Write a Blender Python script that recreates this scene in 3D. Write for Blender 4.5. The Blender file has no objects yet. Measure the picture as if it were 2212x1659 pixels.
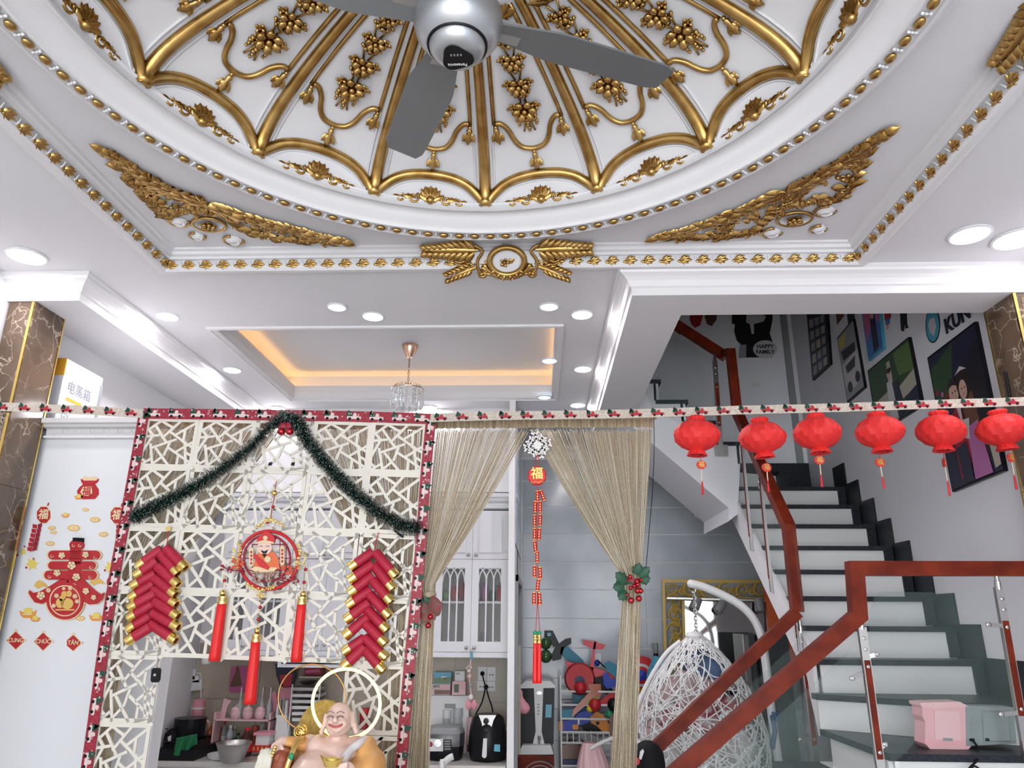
import bpy, bmesh, math, random
from mathutils import Vector, Matrix
random.seed(7)
sc = bpy.context.scene
COL = sc.collection
# ------------------------------------------------------------------ camera
F = 1577.0
TH, YA, RO = [math.radians(a) for a in (17.89, 2.216, 0.419)]
EYE = Vector((0, 0, 1.7))
FW = Vector((-math.sin(YA)*math.cos(TH), math.cos(YA)*math.cos(TH), math.sin(TH)))
_r0 = Vector((math.cos(YA), math.sin(YA), 0)); _u0 = _r0.cross(FW)
RT = _r0*math.cos(RO)+_u0*math.sin(RO); UP = -_r0*math.sin(RO)+_u0*math.cos(RO)
cd = bpy.data.cameras.new('camera'); cam = bpy.data.objects.new('camera', cd); COL.objects.link(cam)
cd.sensor_width = 36; cd.lens = F/2212*36; cd.clip_start = .02
M3 = Matrix((RT, UP, -FW)).transposed()
cam.matrix_world = Matrix.Translation(EYE) @ M3.to_4x4()
sc.camera = cam
sc.cycles.max_bounces = 5; sc.cycles.diffuse_bounces = 2; sc.cycles.glossy_bounces = 2; sc.cycles.transmission_bounces = 4; sc.cycles.caustics_reflective = False; sc.cycles.caustics_refractive = False
# ------------------------------------------------------------------ world, exposure
w = bpy.data.worlds.new('sky'); sc.world = w; w.use_nodes = True
bg = w.node_tree.nodes['Background']; bg.inputs[0].default_value = (.93, .965, 1, 1); bg.inputs[1].default_value = 2.9
sc.view_settings.view_transform = 'Standard'; sc.view_settings.look = 'None'
sc.view_settings.gamma = 1; sc.view_settings.use_curve_mapping = False; sc.view_settings.exposure = 0.98

def ray(u, v): return RT*((u-1106)/F)+UP*((829.5-v)/F)+FW
def PY(u, v, y): q = ray(u, v); return EYE+q*(y/q.y)
def PX(u, v, x): q = ray(u, v); return EYE+q*(x/q.x)
def PZ(u, v, z): q = ray(u, v); return EYE+q*((z-EYE.z)/q.z)
def mpp(u, v, y): q = ray(u, v); return y/q.y/F          # metres per photo pixel at that depth

# ------------------------------------------------------------------ materials
MAT = {}
def mat(name, col, rough=.5, metal=0, noise=None, emit=None, estr=1, trans=0, alpha=1, coat=0, bump=0, spec=.5, sheen=0, ior=1.45):
    if name in MAT: return MAT[name]
    m = bpy.data.materials.new(name); m.use_nodes = True; nt = m.node_tree; b = nt.nodes['Principled BSDF']
    c = (*col, 1)
    b.inputs['Base Color'].default_value = c; b.inputs['Roughness'].default_value = rough; b.inputs['Metallic'].default_value = metal
    b.inputs['Specular IOR Level'].default_value = spec
    if trans: b.inputs['Transmission Weight'].default_value = trans; b.inputs['IOR'].default_value = ior
    if alpha < 1: b.inputs['Alpha'].default_value = alpha
    if coat: b.inputs['Coat Weight'].default_value = coat; b.inputs['Coat Roughness'].default_value = .08
    if sheen: b.inputs['Sheen Weight'].default_value = sheen
    if emit: b.inputs['Emission Color'].default_value = (*emit, 1); b.inputs['Emission Strength'].default_value = estr
    if noise or bump:
        tc = nt.nodes.new('ShaderNodeTexCoord'); n = nt.nodes.new('ShaderNodeTexNoise')
        sc_, col2, lo, hi = noise if noise else (30, col, .4, .6)
        n.inputs['Scale'].default_value = sc_; n.inputs['Detail'].default_value = 2
        nt.links.new(tc.outputs['Object'], n.inputs['Vector'])
        if noise:
            r = nt.nodes.new('ShaderNodeValToRGB'); r.color_ramp.elements[0].position = lo; r.color_ramp.elements[1].position = hi
            r.color_ramp.elements[0].color = c; r.color_ramp.elements[1].color = (*col2, 1)
            nt.links.new(n.outputs['Fac'], r.inputs[0]); nt.links.new(r.outputs[0], b.inputs['Base Color'])
        if bump:
            bp = nt.nodes.new('ShaderNodeBump'); bp.inputs['Strength'].default_value = bump; bp.inputs['Distance'].default_value = .01
            nt.links.new(n.outputs['Fac'], bp.inputs['Height']); nt.links.new(bp.outputs[0], b.inputs['Normal'])
    MAT[name] = m; return m

def marble(name, base, mid, vein, rough=.12):
    m = bpy.data.materials.new(name); m.use_nodes = True; nt = m.node_tree; b = nt.nodes['Principled BSDF']; N = nt.nodes.new; L = nt.links.new
    tc = N('ShaderNodeTexCoord'); n1 = N('ShaderNodeTexNoise'); n1.inputs['Scale'].default_value = 3.2; n1.inputs['Detail'].default_value = 8
    L(tc.outputs['Object'], n1.inputs['Vector'])
    r1 = N('ShaderNodeValToRGB'); r1.color_ramp.elements[0].color = (*base, 1); r1.color_ramp.elements[1].color = (*mid, 1)
    r1.color_ramp.elements[0].position = .38; r1.color_ramp.elements[1].position = .66; L(n1.outputs['Fac'], r1.inputs[0])
    mx = N('ShaderNodeMix'); mx.data_type = 'VECTOR'; mx.inputs[0].default_value = .42
    L(tc.outputs['Object'], mx.inputs[4]); L(n1.outputs['Color'], mx.inputs[5])
    v = N('ShaderNodeTexVoronoi'); v.feature = 'DISTANCE_TO_EDGE'; v.inputs['Scale'].default_value = 9; L(mx.outputs[1], v.inputs['Vector'])
    r2 = N('ShaderNodeValToRGB'); r2.color_ramp.elements[0].color = (1, 1, 1, 1); r2.color_ramp.elements[1].color = (0, 0, 0, 1)
    r2.color_ramp.elements[0].position = .0; r2.color_ramp.elements[1].position = .030; L(v.outputs['Distance'], r2.inputs[0])
    n2 = N('ShaderNodeTexNoise'); n2.inputs['Scale'].default_value = 4; L(tc.outputs['Object'], n2.inputs['Vector'])
    r3 = N('ShaderNodeValToRGB'); r3.color_ramp.elements[0].position = .36; r3.color_ramp.elements[1].position = .60; L(n2.outputs['Fac'], r3.inputs[0])
    mt = N('ShaderNodeMath'); mt.operation = 'MULTIPLY'; L(r2.outputs[0], mt.inputs[0]); L(r3.outputs[0], mt.inputs[1])
    m2 = N('ShaderNodeMix'); m2.data_type = 'RGBA'; L(mt.outputs[0], m2.inputs[0]); L(r1.outputs[0], m2.inputs[6]); m2.inputs[7].default_value = (*vein, 1)
    L(m2.outputs[2], b.inputs['Base Color']); b.inputs['Roughness'].default_value = rough
    MAT[name] = m; return m

# ------------------------------------------------------------------ mesh builder
class MB:
    def __init__(s): s.v = []; s.f = []; s.mi = []; s.m = 0
    def add(s, vs, fs):
        o = len(s.v); s.v += [tuple(v) for v in vs]
        for f in fs: s.f.append([o+i for i in f]); s.mi.append(s.m)
        return s
    def box(s, a, b):
        x0, y0, z0 = a; x1, y1, z1 = b
        return s.add([(x0,y0,z0),(x1,y0,z0),(x1,y1,z0),(x0,y1,z0),(x0,y0,z1),(x1,y0,z1),(x1,y1,z1),(x0,y1,z1)],
                     [(0,3,2,1),(4,5,6,7),(0,1,5,4),(1,2,6,5),(2,3,7,6),(3,0,4,7)])
    def obox(s, c, ax, ay, az):       # oriented box: centre + three half vectors
        c, ax, ay, az = Vector(c), Vector(ax), Vector(ay), Vector(az); vs = []
        for k in (-1, 1):
            for i, j in ((-1,-1),(1,-1),(1,1),(-1,1)): vs.append(c+ax*i+ay*j+az*k)
        return s.add(vs, [(0,3,2,1),(4,5,6,7),(0,1,5,4),(1,2,6,5),(2,3,7,6),(3,0,4,7)])
    def prism(s, pts, off, ins=0):      # polygon extruded by a vector; ins > 0 bevels the front edge
        pts = [Vector(p) for p in pts]; off = Vector(off); n = len(pts)
        if ins:
            c = sum(pts, Vector())/n; fr = [p+(c-p)*ins for p in pts]; mid = [p+off*.35 for p in pts]; bk = [p+off for p in pts]
            return s.add(fr+mid+bk, [list(range(n)), list(range(3*n-1, 2*n-1, -1))]+[(i,(i+1)%n,n+(i+1)%n,n+i) for i in range(n)]+[(n+i,n+(i+1)%n,2*n+(i+1)%n,2*n+i) for i in range(n)])
        return s.add(pts+[p+off for p in pts], [list(range(n)), list(range(2*n-1, n-1, -1))]+[(i,(i+1)%n,n+(i+1)%n,n+i) for i in range(n)])
    def tube(s, path, r, n=8, closed=False, flat=1, up=None):
        P = [Vector(p) for p in path]; k = len(P); rs = r if isinstance(r, (list, tuple)) else [r]*k
        vs = []; pn = None
        for i in range(k):
            a = P[(i-1) % k] if (closed or i > 0) else P[i]; b = P[(i+1) % k] if (closed or i < k-1) else P[i]
            t = (b-a); t = t.normalized() if t.length > 1e-9 else Vector((0,0,1))
            if pn is None:
                ref = Vector(up) if up else (Vector((0,0,1)) if abs(t.z) < .9 else Vector((1,0,0)))
                pn = (ref-t*ref.dot(t)).normalized()
            else:
                q = pn-t*pn.dot(t); pn = q.normalized() if q.length > 1e-6 else pn
            bn = t.cross(pn)
            for j in range(n):
                an = 2*math.pi*j/n; vs.append(P[i]+(pn*math.cos(an)*flat+bn*math.sin(an))*rs[i])
        fs = []
        for i in range(k if closed else k-1):
            i2 = (i+1) % k
            for j in range(n): j2 = (j+1) % n; fs.append((i*n+j, i*n+j2, i2*n+j2, i2*n+j))
        if not closed: fs += [list(range(n-1, -1, -1)), [(k-1)*n+j for j in range(n)]]
        return s.add(vs, fs)
    def lathe(s, prof, n=24, c=(0,0,0), ax=(0,0,1), arc=None, cap=True, wob=None):
        c = Vector(c); az = Vector(ax).normalized(); x = az.orthogonal().normalized() if abs(az.z) < .99 else Vector((1,0,0)); x = (x-az*x.dot(az)).normalized(); y = az.cross(x)
        k = len(prof); vs = []; full = arc is None; a0, a1 = (0, 2*math.pi) if full else arc; m = n if full else n+1
        for i in range(m):
            an = a0+(a1-a0)*i/n
            for j, (r, z) in enumerate(prof):
                rr = r*(wob(an, j/(k-1)) if wob else 1)
                vs.append(c+(x*math.cos(an)+y*math.sin(an))*rr+az*z)
        fs = []
        for i in range(n):
            i2 = (i+1) % m
            for j in range(k-1): fs.append((i*k+j, i2*k+j, i2*k+j+1, i*k+j+1))
        if full and cap:
            if prof[0][0] > 1e-5: fs.append([i*k for i in range(m-1, -1, -1)])
            if prof[-1][0] > 1e-5: fs.append([i*k+k-1 for i in range(m)])
        return s.add(vs, fs)
    def ball(s, c, r, n=10, m=6, ax=None):
        rx, ry, rz = r if isinstance(r, (tuple, list)) else (r, r, r); c = Vector(c); vs = [c+Vector((0,0,-rz))]
        X, Y, Z = ax if ax else (Vector((1,0,0)), Vector((0,1,0)), Vector((0,0,1)))
        if ax: vs = [c-Z*rz]
        for j in range(1, m):
            ph = -math.pi/2+math.pi*j/m
            for i in range(n):
                a = 2*math.pi*i/n; vs.append(c+X*(rx*math.cos(ph)*math.cos(a))+Y*(ry*math.cos(ph)*math.sin(a))+Z*(rz*math.sin(ph)))
        vs.append(c+Z*rz); fs = [(0, 1+(i+1) % n, 1+i) for i in range(n)]
        for j in range(m-2):
            for i in range(n): a = 1+j*n; b = a+n; fs.append((a+i, a+(i+1) % n, b+(i+1) % n, b+i))
        t = len(vs)-1; a = 1+(m-2)*n; fs += [(a+i, a+(i+1) % n, t) for i in range(n)]
        return s.add(vs, fs)
    def grid(s, fn, nu, nv, cu=False):
        vs = [fn(i/nu, j/nv) for i in range(nu+(0 if cu else 1)) for j in range(nv+1)]; m = nu if cu else nu+1
        return s.add(vs, [(i*(nv+1)+j, ((i+1) % m)*(nv+1)+j, ((i+1) % m)*(nv+1)+j+1, i*(nv+1)+j+1) for i in range(nu) for j in range(nv)])
    def mesh(s, name, mats, smooth=False):
        me = bpy.data.meshes.new(name); me.from_pydata(s.v, [], s.f); mats = mats if isinstance(mats, (list, tuple)) else [mats]
        for m in mats: me.materials.append(MAT[m] if isinstance(m, str) else m)
        if len(mats) > 1: me.polygons.foreach_set('material_index', s.mi)
        if smooth:
            me.polygons.foreach_set('use_smooth', [True]*len(me.polygons))
            if smooth != 'all' : me.set_sharp_from_angle(angle=math.radians(40 if smooth is True else smooth))
        me.update(); return me
    def build(s, name, mats, parent=None, smooth=False, fix=False):
        me = s.mesh(name, mats, smooth)
        if fix:
            bm = bmesh.new(); bm.from_mesh(me); bmesh.ops.recalc_face_normals(bm, faces=bm.faces); bm.to_mesh(me); bm.free()
        o = bpy.data.objects.new(name, me); COL.objects.link(o)
        if parent: attach(o, parent)
        return o

def world_of(o):
    m = o.matrix_basis.copy()
    p = o.parent; mm = o.matrix_parent_inverse @ m if p else m
    return world_of(p) @ mm if p else mm
def attach(o, p):
    o.parent = p; o.matrix_parent_inverse = world_of(p).inverted()
def tag(o, label=None, cat=None, group=None, kind=None):
    if label: o['label'] = label
    if cat: o['category'] = cat
    if group: o['group'] = group
    if kind: o['kind'] = kind
    return o
def thing(name, label, cat, loc=(0,0,0), group=None, rz=0):
    o = bpy.data.objects.new(name, None); COL.objects.link(o); o.empty_display_size = .05
    o.location = loc; o.rotation_euler = (0, 0, rz); return tag(o, label, cat, group)
def struct(o): o['kind'] = 'structure'; return o
def inst(name, me, parent, M):     # an object that shares mesh data, placed by world matrix M under parent
    o = bpy.data.objects.new(name, me); COL.objects.link(o); o.matrix_basis = M
    if parent: attach(o, parent)
    return o
KIDS = {}
def dup(root, loc, label=None, group=None, rz=None):
    bpy.context.view_layer.update() if False else None
    r = root.copy(); COL.objects.link(r); r.location = loc
    if rz is not None: r.rotation_euler = (0, 0, rz)
    if label: r['label'] = label
    if group: r['group'] = group
    for ch in [o for o in COL.objects if o.parent == root]:
        c = ch.copy(); COL.objects.link(c); c.parent = r
        for g in [o for o in COL.objects if o.parent == ch]:
            e = g.copy(); COL.objects.link(e); e.parent = c
    return r

# photo-plane helpers: outline points in photo pixels, put on the plane y = Y, with thickness
def fp(pts, y): return [PY(u, v, y) for u, v in pts]
def fprism(mb, pts, y, th=.01, ins=0): return mb.prism(fp(pts, y), (0, th, 0), ins)
def circ_px(u, v, ru, rv=None, n=20, a0=0): rv = rv or ru; return [(u+ru*math.cos(a0+2*math.pi*i/n), v-rv*math.sin(a0+2*math.pi*i/n)) for i in range(n)]
def smooth_path(pts, k=6, closed=False):
    P = [Vector(p) for p in pts]; n = len(P); out = []
    for i in range(n if closed else n-1):
        p0 = P[(i-1) % n] if (closed or i > 0) else P[i]; p1 = P[i]; p2 = P[(i+1) % n]; p3 = P[(i+2) % n] if (closed or i < n-2) else P[i+1]
        for j in range(k):
            t = j/k; out.append(.5*((2*p1)+(p2-p0)*t+(2*p0-5*p1+4*p2-p3)*t*t+(3*p1-p0-3*p2+p3)*t**3))
    if not closed: out.append(P[-1])
    return out
def text_mesh(txt, size, depth=.002, align='CENTER', bold=0):
    cu = bpy.data.curves.new('t', 'FONT'); cu.body = txt; cu.size = size; cu.extrude = depth; cu.align_x = align; cu.align_y = 'CENTER'; cu.offset = bold; cu.resolution_u = 3
    o = bpy.data.objects.new('t', cu); COL.objects.link(o)
    me = bpy.data.meshes.new_from_object(o.evaluated_get(bpy.context.evaluated_depsgraph_get()))
    bpy.data.objects.remove(o); bpy.data.curves.remove(cu); return me
def add_text(txt, name, m, parent, M, size, depth=.001, bold=0):
    me = text_mesh(txt, size, depth, bold=bold); me.name = name; me.materials.clear(); me.materials.append(MAT[m]); return inst(name, me, parent, M)
FRONT = Matrix(((1,0,0,0),(0,0,-1,0),(0,1,0,0),(0,0,0,1)))     # text lying in xy -> standing, read from -y
def front_at(p, rot=0, s=1): return Matrix.Translation(p) @ FRONT @ Matrix.Rotation(rot, 4, 'Z') @ Matrix.Scale(s, 4)
WALLR = Matrix(((0,0,-1,0),(-1,0,0,0),(0,1,0,0),(0,0,0,1)))    # on the right wall, read from -x
# ------------------------------------------------------------------ palette
mat('white_paint', (.86,.85,.87), .55)
mat('ceiling_paint', (.84,.83,.86), .6)
mat('moulding_white', (.86,.845,.86), .5)
mat('gold', (.56,.36,.13), .27, 1, noise=(14,(.40,.235,.07),.42,.62))
mat('gold_bright', (.83,.60,.20), .22, 1)
mat('gold_paper', (.80,.58,.16), .4, .6)
mat('chrome', (.58,.58,.59), .25, 1)
mat('steel', (.46,.45,.44), .34, 1)
mat('fan_silver', (.42,.435,.45), .34, .75)
mat('fan_blade', (.20,.21,.22), .45, .35)
mat('black', (.010,.010,.012), .3, spec=.18)
mat('black_matte', (.012,.012,.014), .7, spec=.15)
mat('dark_tread', (.014,.017,.023), .4, noise=(60,(.028,.033,.042),.4,.7), spec=.25)
mat('grey_tile', (.45,.50,.55), .14, noise=(2.2,(.61,.65,.69),.35,.75))
mat('grout', (.92,.93,.94), .4)
mat('riser_white', (.78,.79,.78), .4)
mat('wall_grey', (.86,.86,.91), .6)
mat('beige_stone', (.42,.35,.27), .3, noise=(3,(.54,.47,.38),.35,.7))
mat('cabinet_white', (.82,.83,.87), .35)
mat('panel_white', (.84,.85,.88), .3)
mat('screen_cream', (.80,.75,.66), .45)
mat('red', (.62,.012,.018), .45)
mat('red_bright', (.85,.02,.02), .5)
mat('lantern_red', (.86,.03,.03), .6)
mat('dark_red', (.26,.008,.022), .5, noise=(90,(.38,.02,.045),.45,.55))
mat('cracker_red', (.42,.010,.035), .55, noise=(40,(.5,.015,.05),.3,.7))
mat('wood_red', (.22,.030,.012), .36, noise=(9,(.13,.016,.008),.35,.65), spec=.14)
mat('green', (.02,.14,.05), .5)
mat('leaf_green', (.015,.08,.04), .5)
mat('pink', (.78,.33,.40), .45)
mat('pale_pink', (.85,.55,.58), .5)
mat('strand', (.44,.335,.21), .45, 0, noise=(300,(.72,.60,.42),.45,.6))
mat('strand_header', (.40,.31,.20), .5, noise=(120,(.5,.4,.28),.4,.7))
mat('plastic_white', (.80,.80,.80), .35)
mat('plastic_grey', (.30,.31,.32), .4)
mat('glass', (.36,.50,.47), .03, alpha=.055)
mat('mirror', (.85,.86,.86), .04, 1)
mat('ribbon_cream', (.50,.42,.34), .6, noise=(160,(.68,.61,.54),.4,.6))
mat('truck_red', (.45,.015,.03), .5)
mat('pine', (.01,.06,.035), .6)
marble('marble', (.085,.052,.032), (.19,.13,.09), (.60,.50,.38))
marble('floor_tile', (.60,.57,.52), (.70,.67,.63), (.78,.76,.73), .15)

# ------------------------------------------------------------------ room shell
ZC, ZS = 3.42, 3.285          # main ceiling, beam soffit
YF = 3.45                      # front of the beam line (columns)
XL, XR = -2.81, 2.45           # side walls
def slab(name, a, b, m, parent=None): return MB().box(a, b).build(name, m, parent)
struct(slab('floor', (-3.1,-3.6,-.1), (2.7,7.7,0), 'floor_tile'))
struct(slab('wall_left', (-3.0,-3.6,0), (XL,7.7,3.8), 'white_paint'))
struct(slab('wall_right', (XR,-3.6,0), (2.65,7.7,9.6), 'wall_grey'))
wb = struct(slab('wall_back', (-.26,7.5,0), (XR+.1,7.7,ZC+.3), 'grout'))
tz = [3.072+.272*i for i in range(2)]+[3.072-.27*i for i in range(1,12)]
for z in sorted(tz):
    for (x0, x1) in ((-.17, 1.03), (1.034, 2.24), (2.244, 2.44)):
        zt = min(z-.012, ZC)
        z0 = max(z-.272, 0.0)
        if zt-z0 > .03: MB().box((x0,7.488,z0), (x1,7.502,zt)).build('tile', 'grey_tile', wb)
wk = struct(slab('wall_kitchen', (XL-.05,6.3,0), (-.19,6.5,ZC), 'white_paint'))
for i in range(5):
    MB().box((-2.8+.53*i,6.288,.70), (-2.8+.53*i+.524,6.302,1.075)).build('tile', 'beige_stone', wk)
    MB().box((-2.8+.53*i,6.288,1.079), (-2.8+.53*i+.524,6.302,1.50)).build('tile', 'beige_stone', wk)
ws = MB(); ws.box((-.24,5.72,2.02), (-.19,7.5,ZC)).box((-.24,5.72,0), (-.19,5.98,2.02)).box((-.24,7.25,0), (-.19,7.5,2.02))
wp = struct(ws.build('wall_partition', 'grout'))
for z in sorted(tz):
    zt = min(z-.008, ZC); z0 = max(z-.272, 0.0)
    if z0 > 2.0 and zt-z0 > .02: MB().box((-.192,5.72,z0), (-.183,7.49,zt)).build('tile', 'grey_tile', wp)
    elif z0 < 2.0: MB().box((-.192,7.25,z0), (-.183,7.49,zt)).build('tile', 'grey_tile', wp)
# dark sliding door in the partition
d1 = thing('door_1', None, None, (-.2,6.6,0)); struct(d1)
MB().box((-.225,5.99,0), (-.205,7.24,2.0)).build('panel', 'black', d1)
f = MB(); f.box((-.245,5.96,0), (-.17,6.01,2.04)).box((-.245,7.21,0), (-.17,7.26,2.04)).box((-.245,5.96,1.99), (-.17,7.26,2.04)); f.build('frame', 'plastic_grey', d1)

# ---- front ceiling: flat border, sunk rectangle, panel with round hole
CX, CY, Z0, RD, HD = -.225, 1.655, 3.48, 1.228, .33       # dome centre, spring height, radius, rise
RX0, RX1, RY0, RY1 = -1.93, 1.60, -.03, 3.345
ZP = 3.50
c = MB()
for a, b in (((XL,-3.6),(RX0,YF)), ((RX1,-3.6),(XR+.02,YF)), ((RX0,-3.6),(RX1,RY0)), ((RX0,RY1),(RX1,YF))):
    ceil = struct(MB().box((a[0],a[1],ZC), (b[0],b[1],ZC+.04)).build('ceiling', 'ceiling_paint'))
c = MB(); n = 96; ro = 1.42
ring = [(CX+ro*math.cos(2*math.pi*i/n), CY+ro*math.sin(2*math.pi*i/n), ZP) for i in range(n)]
def onrect(a):
    dx, dy = math.cos(a), math.sin(a); t = 9
    for lim, q, o in ((RX1,dx,CX),(RX0,dx,CX)):
        if q*(lim-o) > 0: t = min(t, (lim-o)/q)
    for lim, q, o in ((RY1,dy,CY),(RY0,dy,CY)):
        if q*(lim-o) > 0: t = min(t, (lim-o)/q)
    return (CX+dx*t, CY+dy*t, ZP)
out = [onrect(2*math.pi*i/n) for i in range(n)]
c.add(ring+out, [(i,(i+1)%n,n+(i+1)%n,n+i) for i in range(n)])
for (X, Y) in ((RX0,RY0),(RX0,RY1),(RX1,RY0),(RX1,RY1)):      # fill the four corners
    a = math.atan2(Y-CY, X-CX) % (2*math.pi); i = int(a/(2*math.pi)*n)
    c.add([out[i], out[(i+1) % n], (X,Y,ZP)], [(0,1,2)])
ceil = struct(c.build('ceiling', 'ceiling_paint'))
c = MB(); c.box((RX0-.02,RY0,ZC), (RX0,RY1,ZP+.01)).box((RX1,RY0,ZC), (RX1+.02,RY1,ZP+.01)).box((RX0,RY1,ZC), (RX1,RY1+.02,ZP+.01)).box((RX0,RY0-.02,ZC), (RX1,RY0,ZP+.01))
c.build('recess_side', 'ceiling_paint', ceil)
c = MB(); c.box((XL-.1,-3.6,3.92), (XR+.1,3.66,3.96)).build('slab', 'ceiling_paint', ceil)
# sweep a moulding profile round a rectangle or along a line:  profile points (out, down)
def sweep_line(mb, p0, p1, nrm, prof, m0=0, m1=0):
    p0, p1, nrm = Vector(p0), Vector(p1), Vector(nrm); t = (p1-p0).normalized(); k = len(prof)
    vs = [p0+nrm*o+Vector((0,0,-dn))+t*(o*m0) for o, dn in prof]+[p1+nrm*o+Vector((0,0,-dn))-t*(o*m1) for o, dn in prof]
    mb.add(vs, [(j, j+1, k+j+1, k+j) for j in range(k-1)]+[list(range(k-1,-1,-1)), list(range(k,2*k))])
STEP = [(0,-.0),(0,.0),(.018,0),(.03,-.012),(.034,-.03),(.05,-.034),(.052,-.055),(.075,-.06),(.08,-.08),(0,-.08)]
mo = MB()
Ns = {'L':((RX0,RY0,ZC),(RX0,RY1,ZC),(1,0,0)),'R':((RX1,RY1,ZC),(RX1,RY0,ZC),(-1,0,0)),'F':((RX0,RY1,ZC),(RX1,RY1,ZC),(0,-1,0)),'B':((RX1,RY0,ZC),(RX0,RY0,ZC),(0,1,0))}
trim1 = thing('trim_1', None, None, (RX0,RY1,ZC)); struct(trim1)
for k_, (p0, p1, nn) in Ns.items():
    m_ = MB(); sweep_line(m_, p0, p1, nn, [(-.045,0),(-.045,.012),(-.03,.02),(0,.022),(.012,.012),(.016,-.022),(.022,-.03),(.034,-.032),(.036,-.045),(.052,-.05),(.054,-.066),(.07,-.07),(.072,-.08),(-.0,-.08)], 1, 1)
    m_.build('moulding', 'moulding_white', trim1, fix=True)

# ---- beams, soffits, kitchen ceiling with light tray
BX0, BX1 = .49, .775          # soffit strip between kitchen and stairwell
LX = -2.43                     # left soffit edge
TX0, TX1, TY0, TY1, TZ = -2.02, .105, 4.19, 5.69, 3.60
kc = MB()
kc.box((LX-.02,YF,ZC), (TX0,7.6,ZC+.04)).box((TX1,YF,ZC), (BX0+.02,7.6,ZC+.04)).box((TX0,YF,ZC), (TX1,TY0,ZC+.04)).box((TX0,TY1,ZC), (TX1,7.6,ZC+.04))
kcei = struct(kc.build('ceiling', 'ceiling_paint'))
sf = MB(); sf.box((XL,YF,ZS), (LX,7.6,ZC+.04)); struct(sf.build('ceiling', 'ceiling_paint'))
sf = MB(); sf.box((BX0,3.70,ZS), (BX1,7.5,ZC+.34)); struct(sf.build('ceiling', 'ceiling_paint'))
sf = MB(); sf.box((BX0,YF,ZS), (XR+.02,3.70,3.9)); sf.build('beam', 'ceiling_paint', kcei)
MB().box((BX0,6.66,ZC), (XR+.05,7.6,ZC+.04)).build('panel', 'ceiling_paint', kcei)
CROWN = [(0,0),(.085,0),(.085,.012),(.075,.02),(.072,.032),(.05,.045),(.034,.06),(.024,.078),(.022,.09),(.012,.095),(.01,.135),(0,.135)]
def crown(name, segs, m='moulding_white'):
    t = struct(thing(name, None, None, segs[0][0]))
    for p0, p1, nn, a, b in segs:
        m_ = MB(); sweep_line(m_, p0, p1, nn, CROWN, a, b); m_.build('moulding', m, t, fix=True)
crown('trim_2', [((BX0,YF,ZC),(XR,YF,ZC),(0,-1,0),-1,0), ((BX0,YF,ZC),(BX0,7.45,ZC),(-1,0,0),-1,0)])
crown('trim_3', [((XL,YF,ZC),(LX,YF,ZC),(0,-1,0),0,-1), ((LX,YF,ZC),(LX,6.3,ZC),(1,0,0),-1,0)])
crown('trim_4', [((-.19,7.49,ZC),(BX0,7.49,ZC),(0,-1,0),0,0), ((BX0,7.49,ZC),(XR,7.49,ZC),(0,-1,0),0,0)])
# tray
tr = MB(); tr.box((TX0-.12,TY0-.12,TZ+.05), (TX1+.12,TY1+.12,TZ+.08)).build('tray_panel', 'white_paint', kcei)
tr = MB(); tr.box((TX0-.14,TY0-.12,ZC+.04),(TX0-.12,TY1+.12,TZ+.06)).box((TX1+.12,TY0-.12,ZC+.04),(TX1+.14,TY1+.12,TZ+.06)).box((TX0-.12,TY0-.14,ZC+.04),(TX1+.12,TY0-.12,TZ+.06)).box((TX0-.12,TY1+.12,ZC+.04),(TX1+.12,TY1+.14,TZ+.06)); tr.build('tray_side', 'white_paint', kcei)
TRAY = [(0,.012),(.03,.012),(.034,0),(.05,-.004),(.05,-.02),(.028,-.03),(.024,-.045),(.006,-.052),(.002,-.1),(-.02,-.115),(0,-.0)]
t5 = struct(thing('trim_5', None, None, (TX0,TY0,ZC)))
for p0, p1, nn in (((TX0,TY0,ZC),(TX0,TY1,ZC),(1,0,0)),((TX1,TY1,ZC),(TX1,TY0,ZC),(-1,0,0)),((TX0,TY1,ZC),(TX1,TY1,ZC),(0,-1,0)),((TX1,TY0,ZC),(TX0,TY0,ZC),(0,1,0))):
    m_ = MB(); sweep_line(m_, p0, p1, nn, [(-.05,0),(-.05,.014),(-.03,.016),(-.026,.006),(-.01,.004),(-.006,-.008),(.0,-.012),(.004,-.05),(.0,-.11),(-.05,-.11)], 1, 1); m_.build('moulding', 'moulding_white', t5, fix=True)
mat('led_warm', (1,.6,.25), .5, emit=(1,.56,.20), estr=5.5)
for i, (a, b) in enumerate((((TX0-.1,TY0-.1),(TX0-.085,TY1+.1)),((TX1+.085,TY0-.1),(TX1+.1,TY1+.1)),((TX0-.08,TY1+.085),(TX1+.08,TY1+.1)))):
    tag(MB().box((a[0],a[1],ZC+.041), (b[0],b[1],ZC+.053)).build('led_strip', 'led_warm'), 'warm LED strip hidden in the kitchen ceiling tray '+('along its long left side','along its long right side','along the cabinet side')[i], 'light strip')
# kitchen bulkhead above the upper cabinets
struct(slab('wall_bulkhead', (XL,5.99,2.70), (-.24,6.31,ZC), 'white_paint'))
# stairwell shell
struct(MB().box((.6,6.65,3.42), (1.42,6.8,9.6)).box((1.42,6.65,2.6), (XR+.02,6.8,9.6)).build('wall_stairwell', 'wall_grey'))
struct(slab('wall_stairside', (-.3,5.7,ZC+.34), (.62,6.66,9.6), 'wall_grey'))
struct(slab('wall_stairfront', (BX0,3.5,3.9), (XR+.02,3.66,9.6), 'wall_grey'))
struct(slab('wall_upper', (BX0-.1,3.5,ZC+.34), (BX0+.1,5.75,9.6), 'wall_grey'))
struct(slab('ceiling', (-.3,3.4,9.6), (2.7,6.9,9.7), 'wall_grey'))
MB().box((PY(1697,720,6.63).x-.03,6.63,2.9), (PY(1697,720,6.63).x+.03,6.66,9.6)).build('groove', 'plastic_grey', bpy.data.objects['wall_stairwell'])

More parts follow.
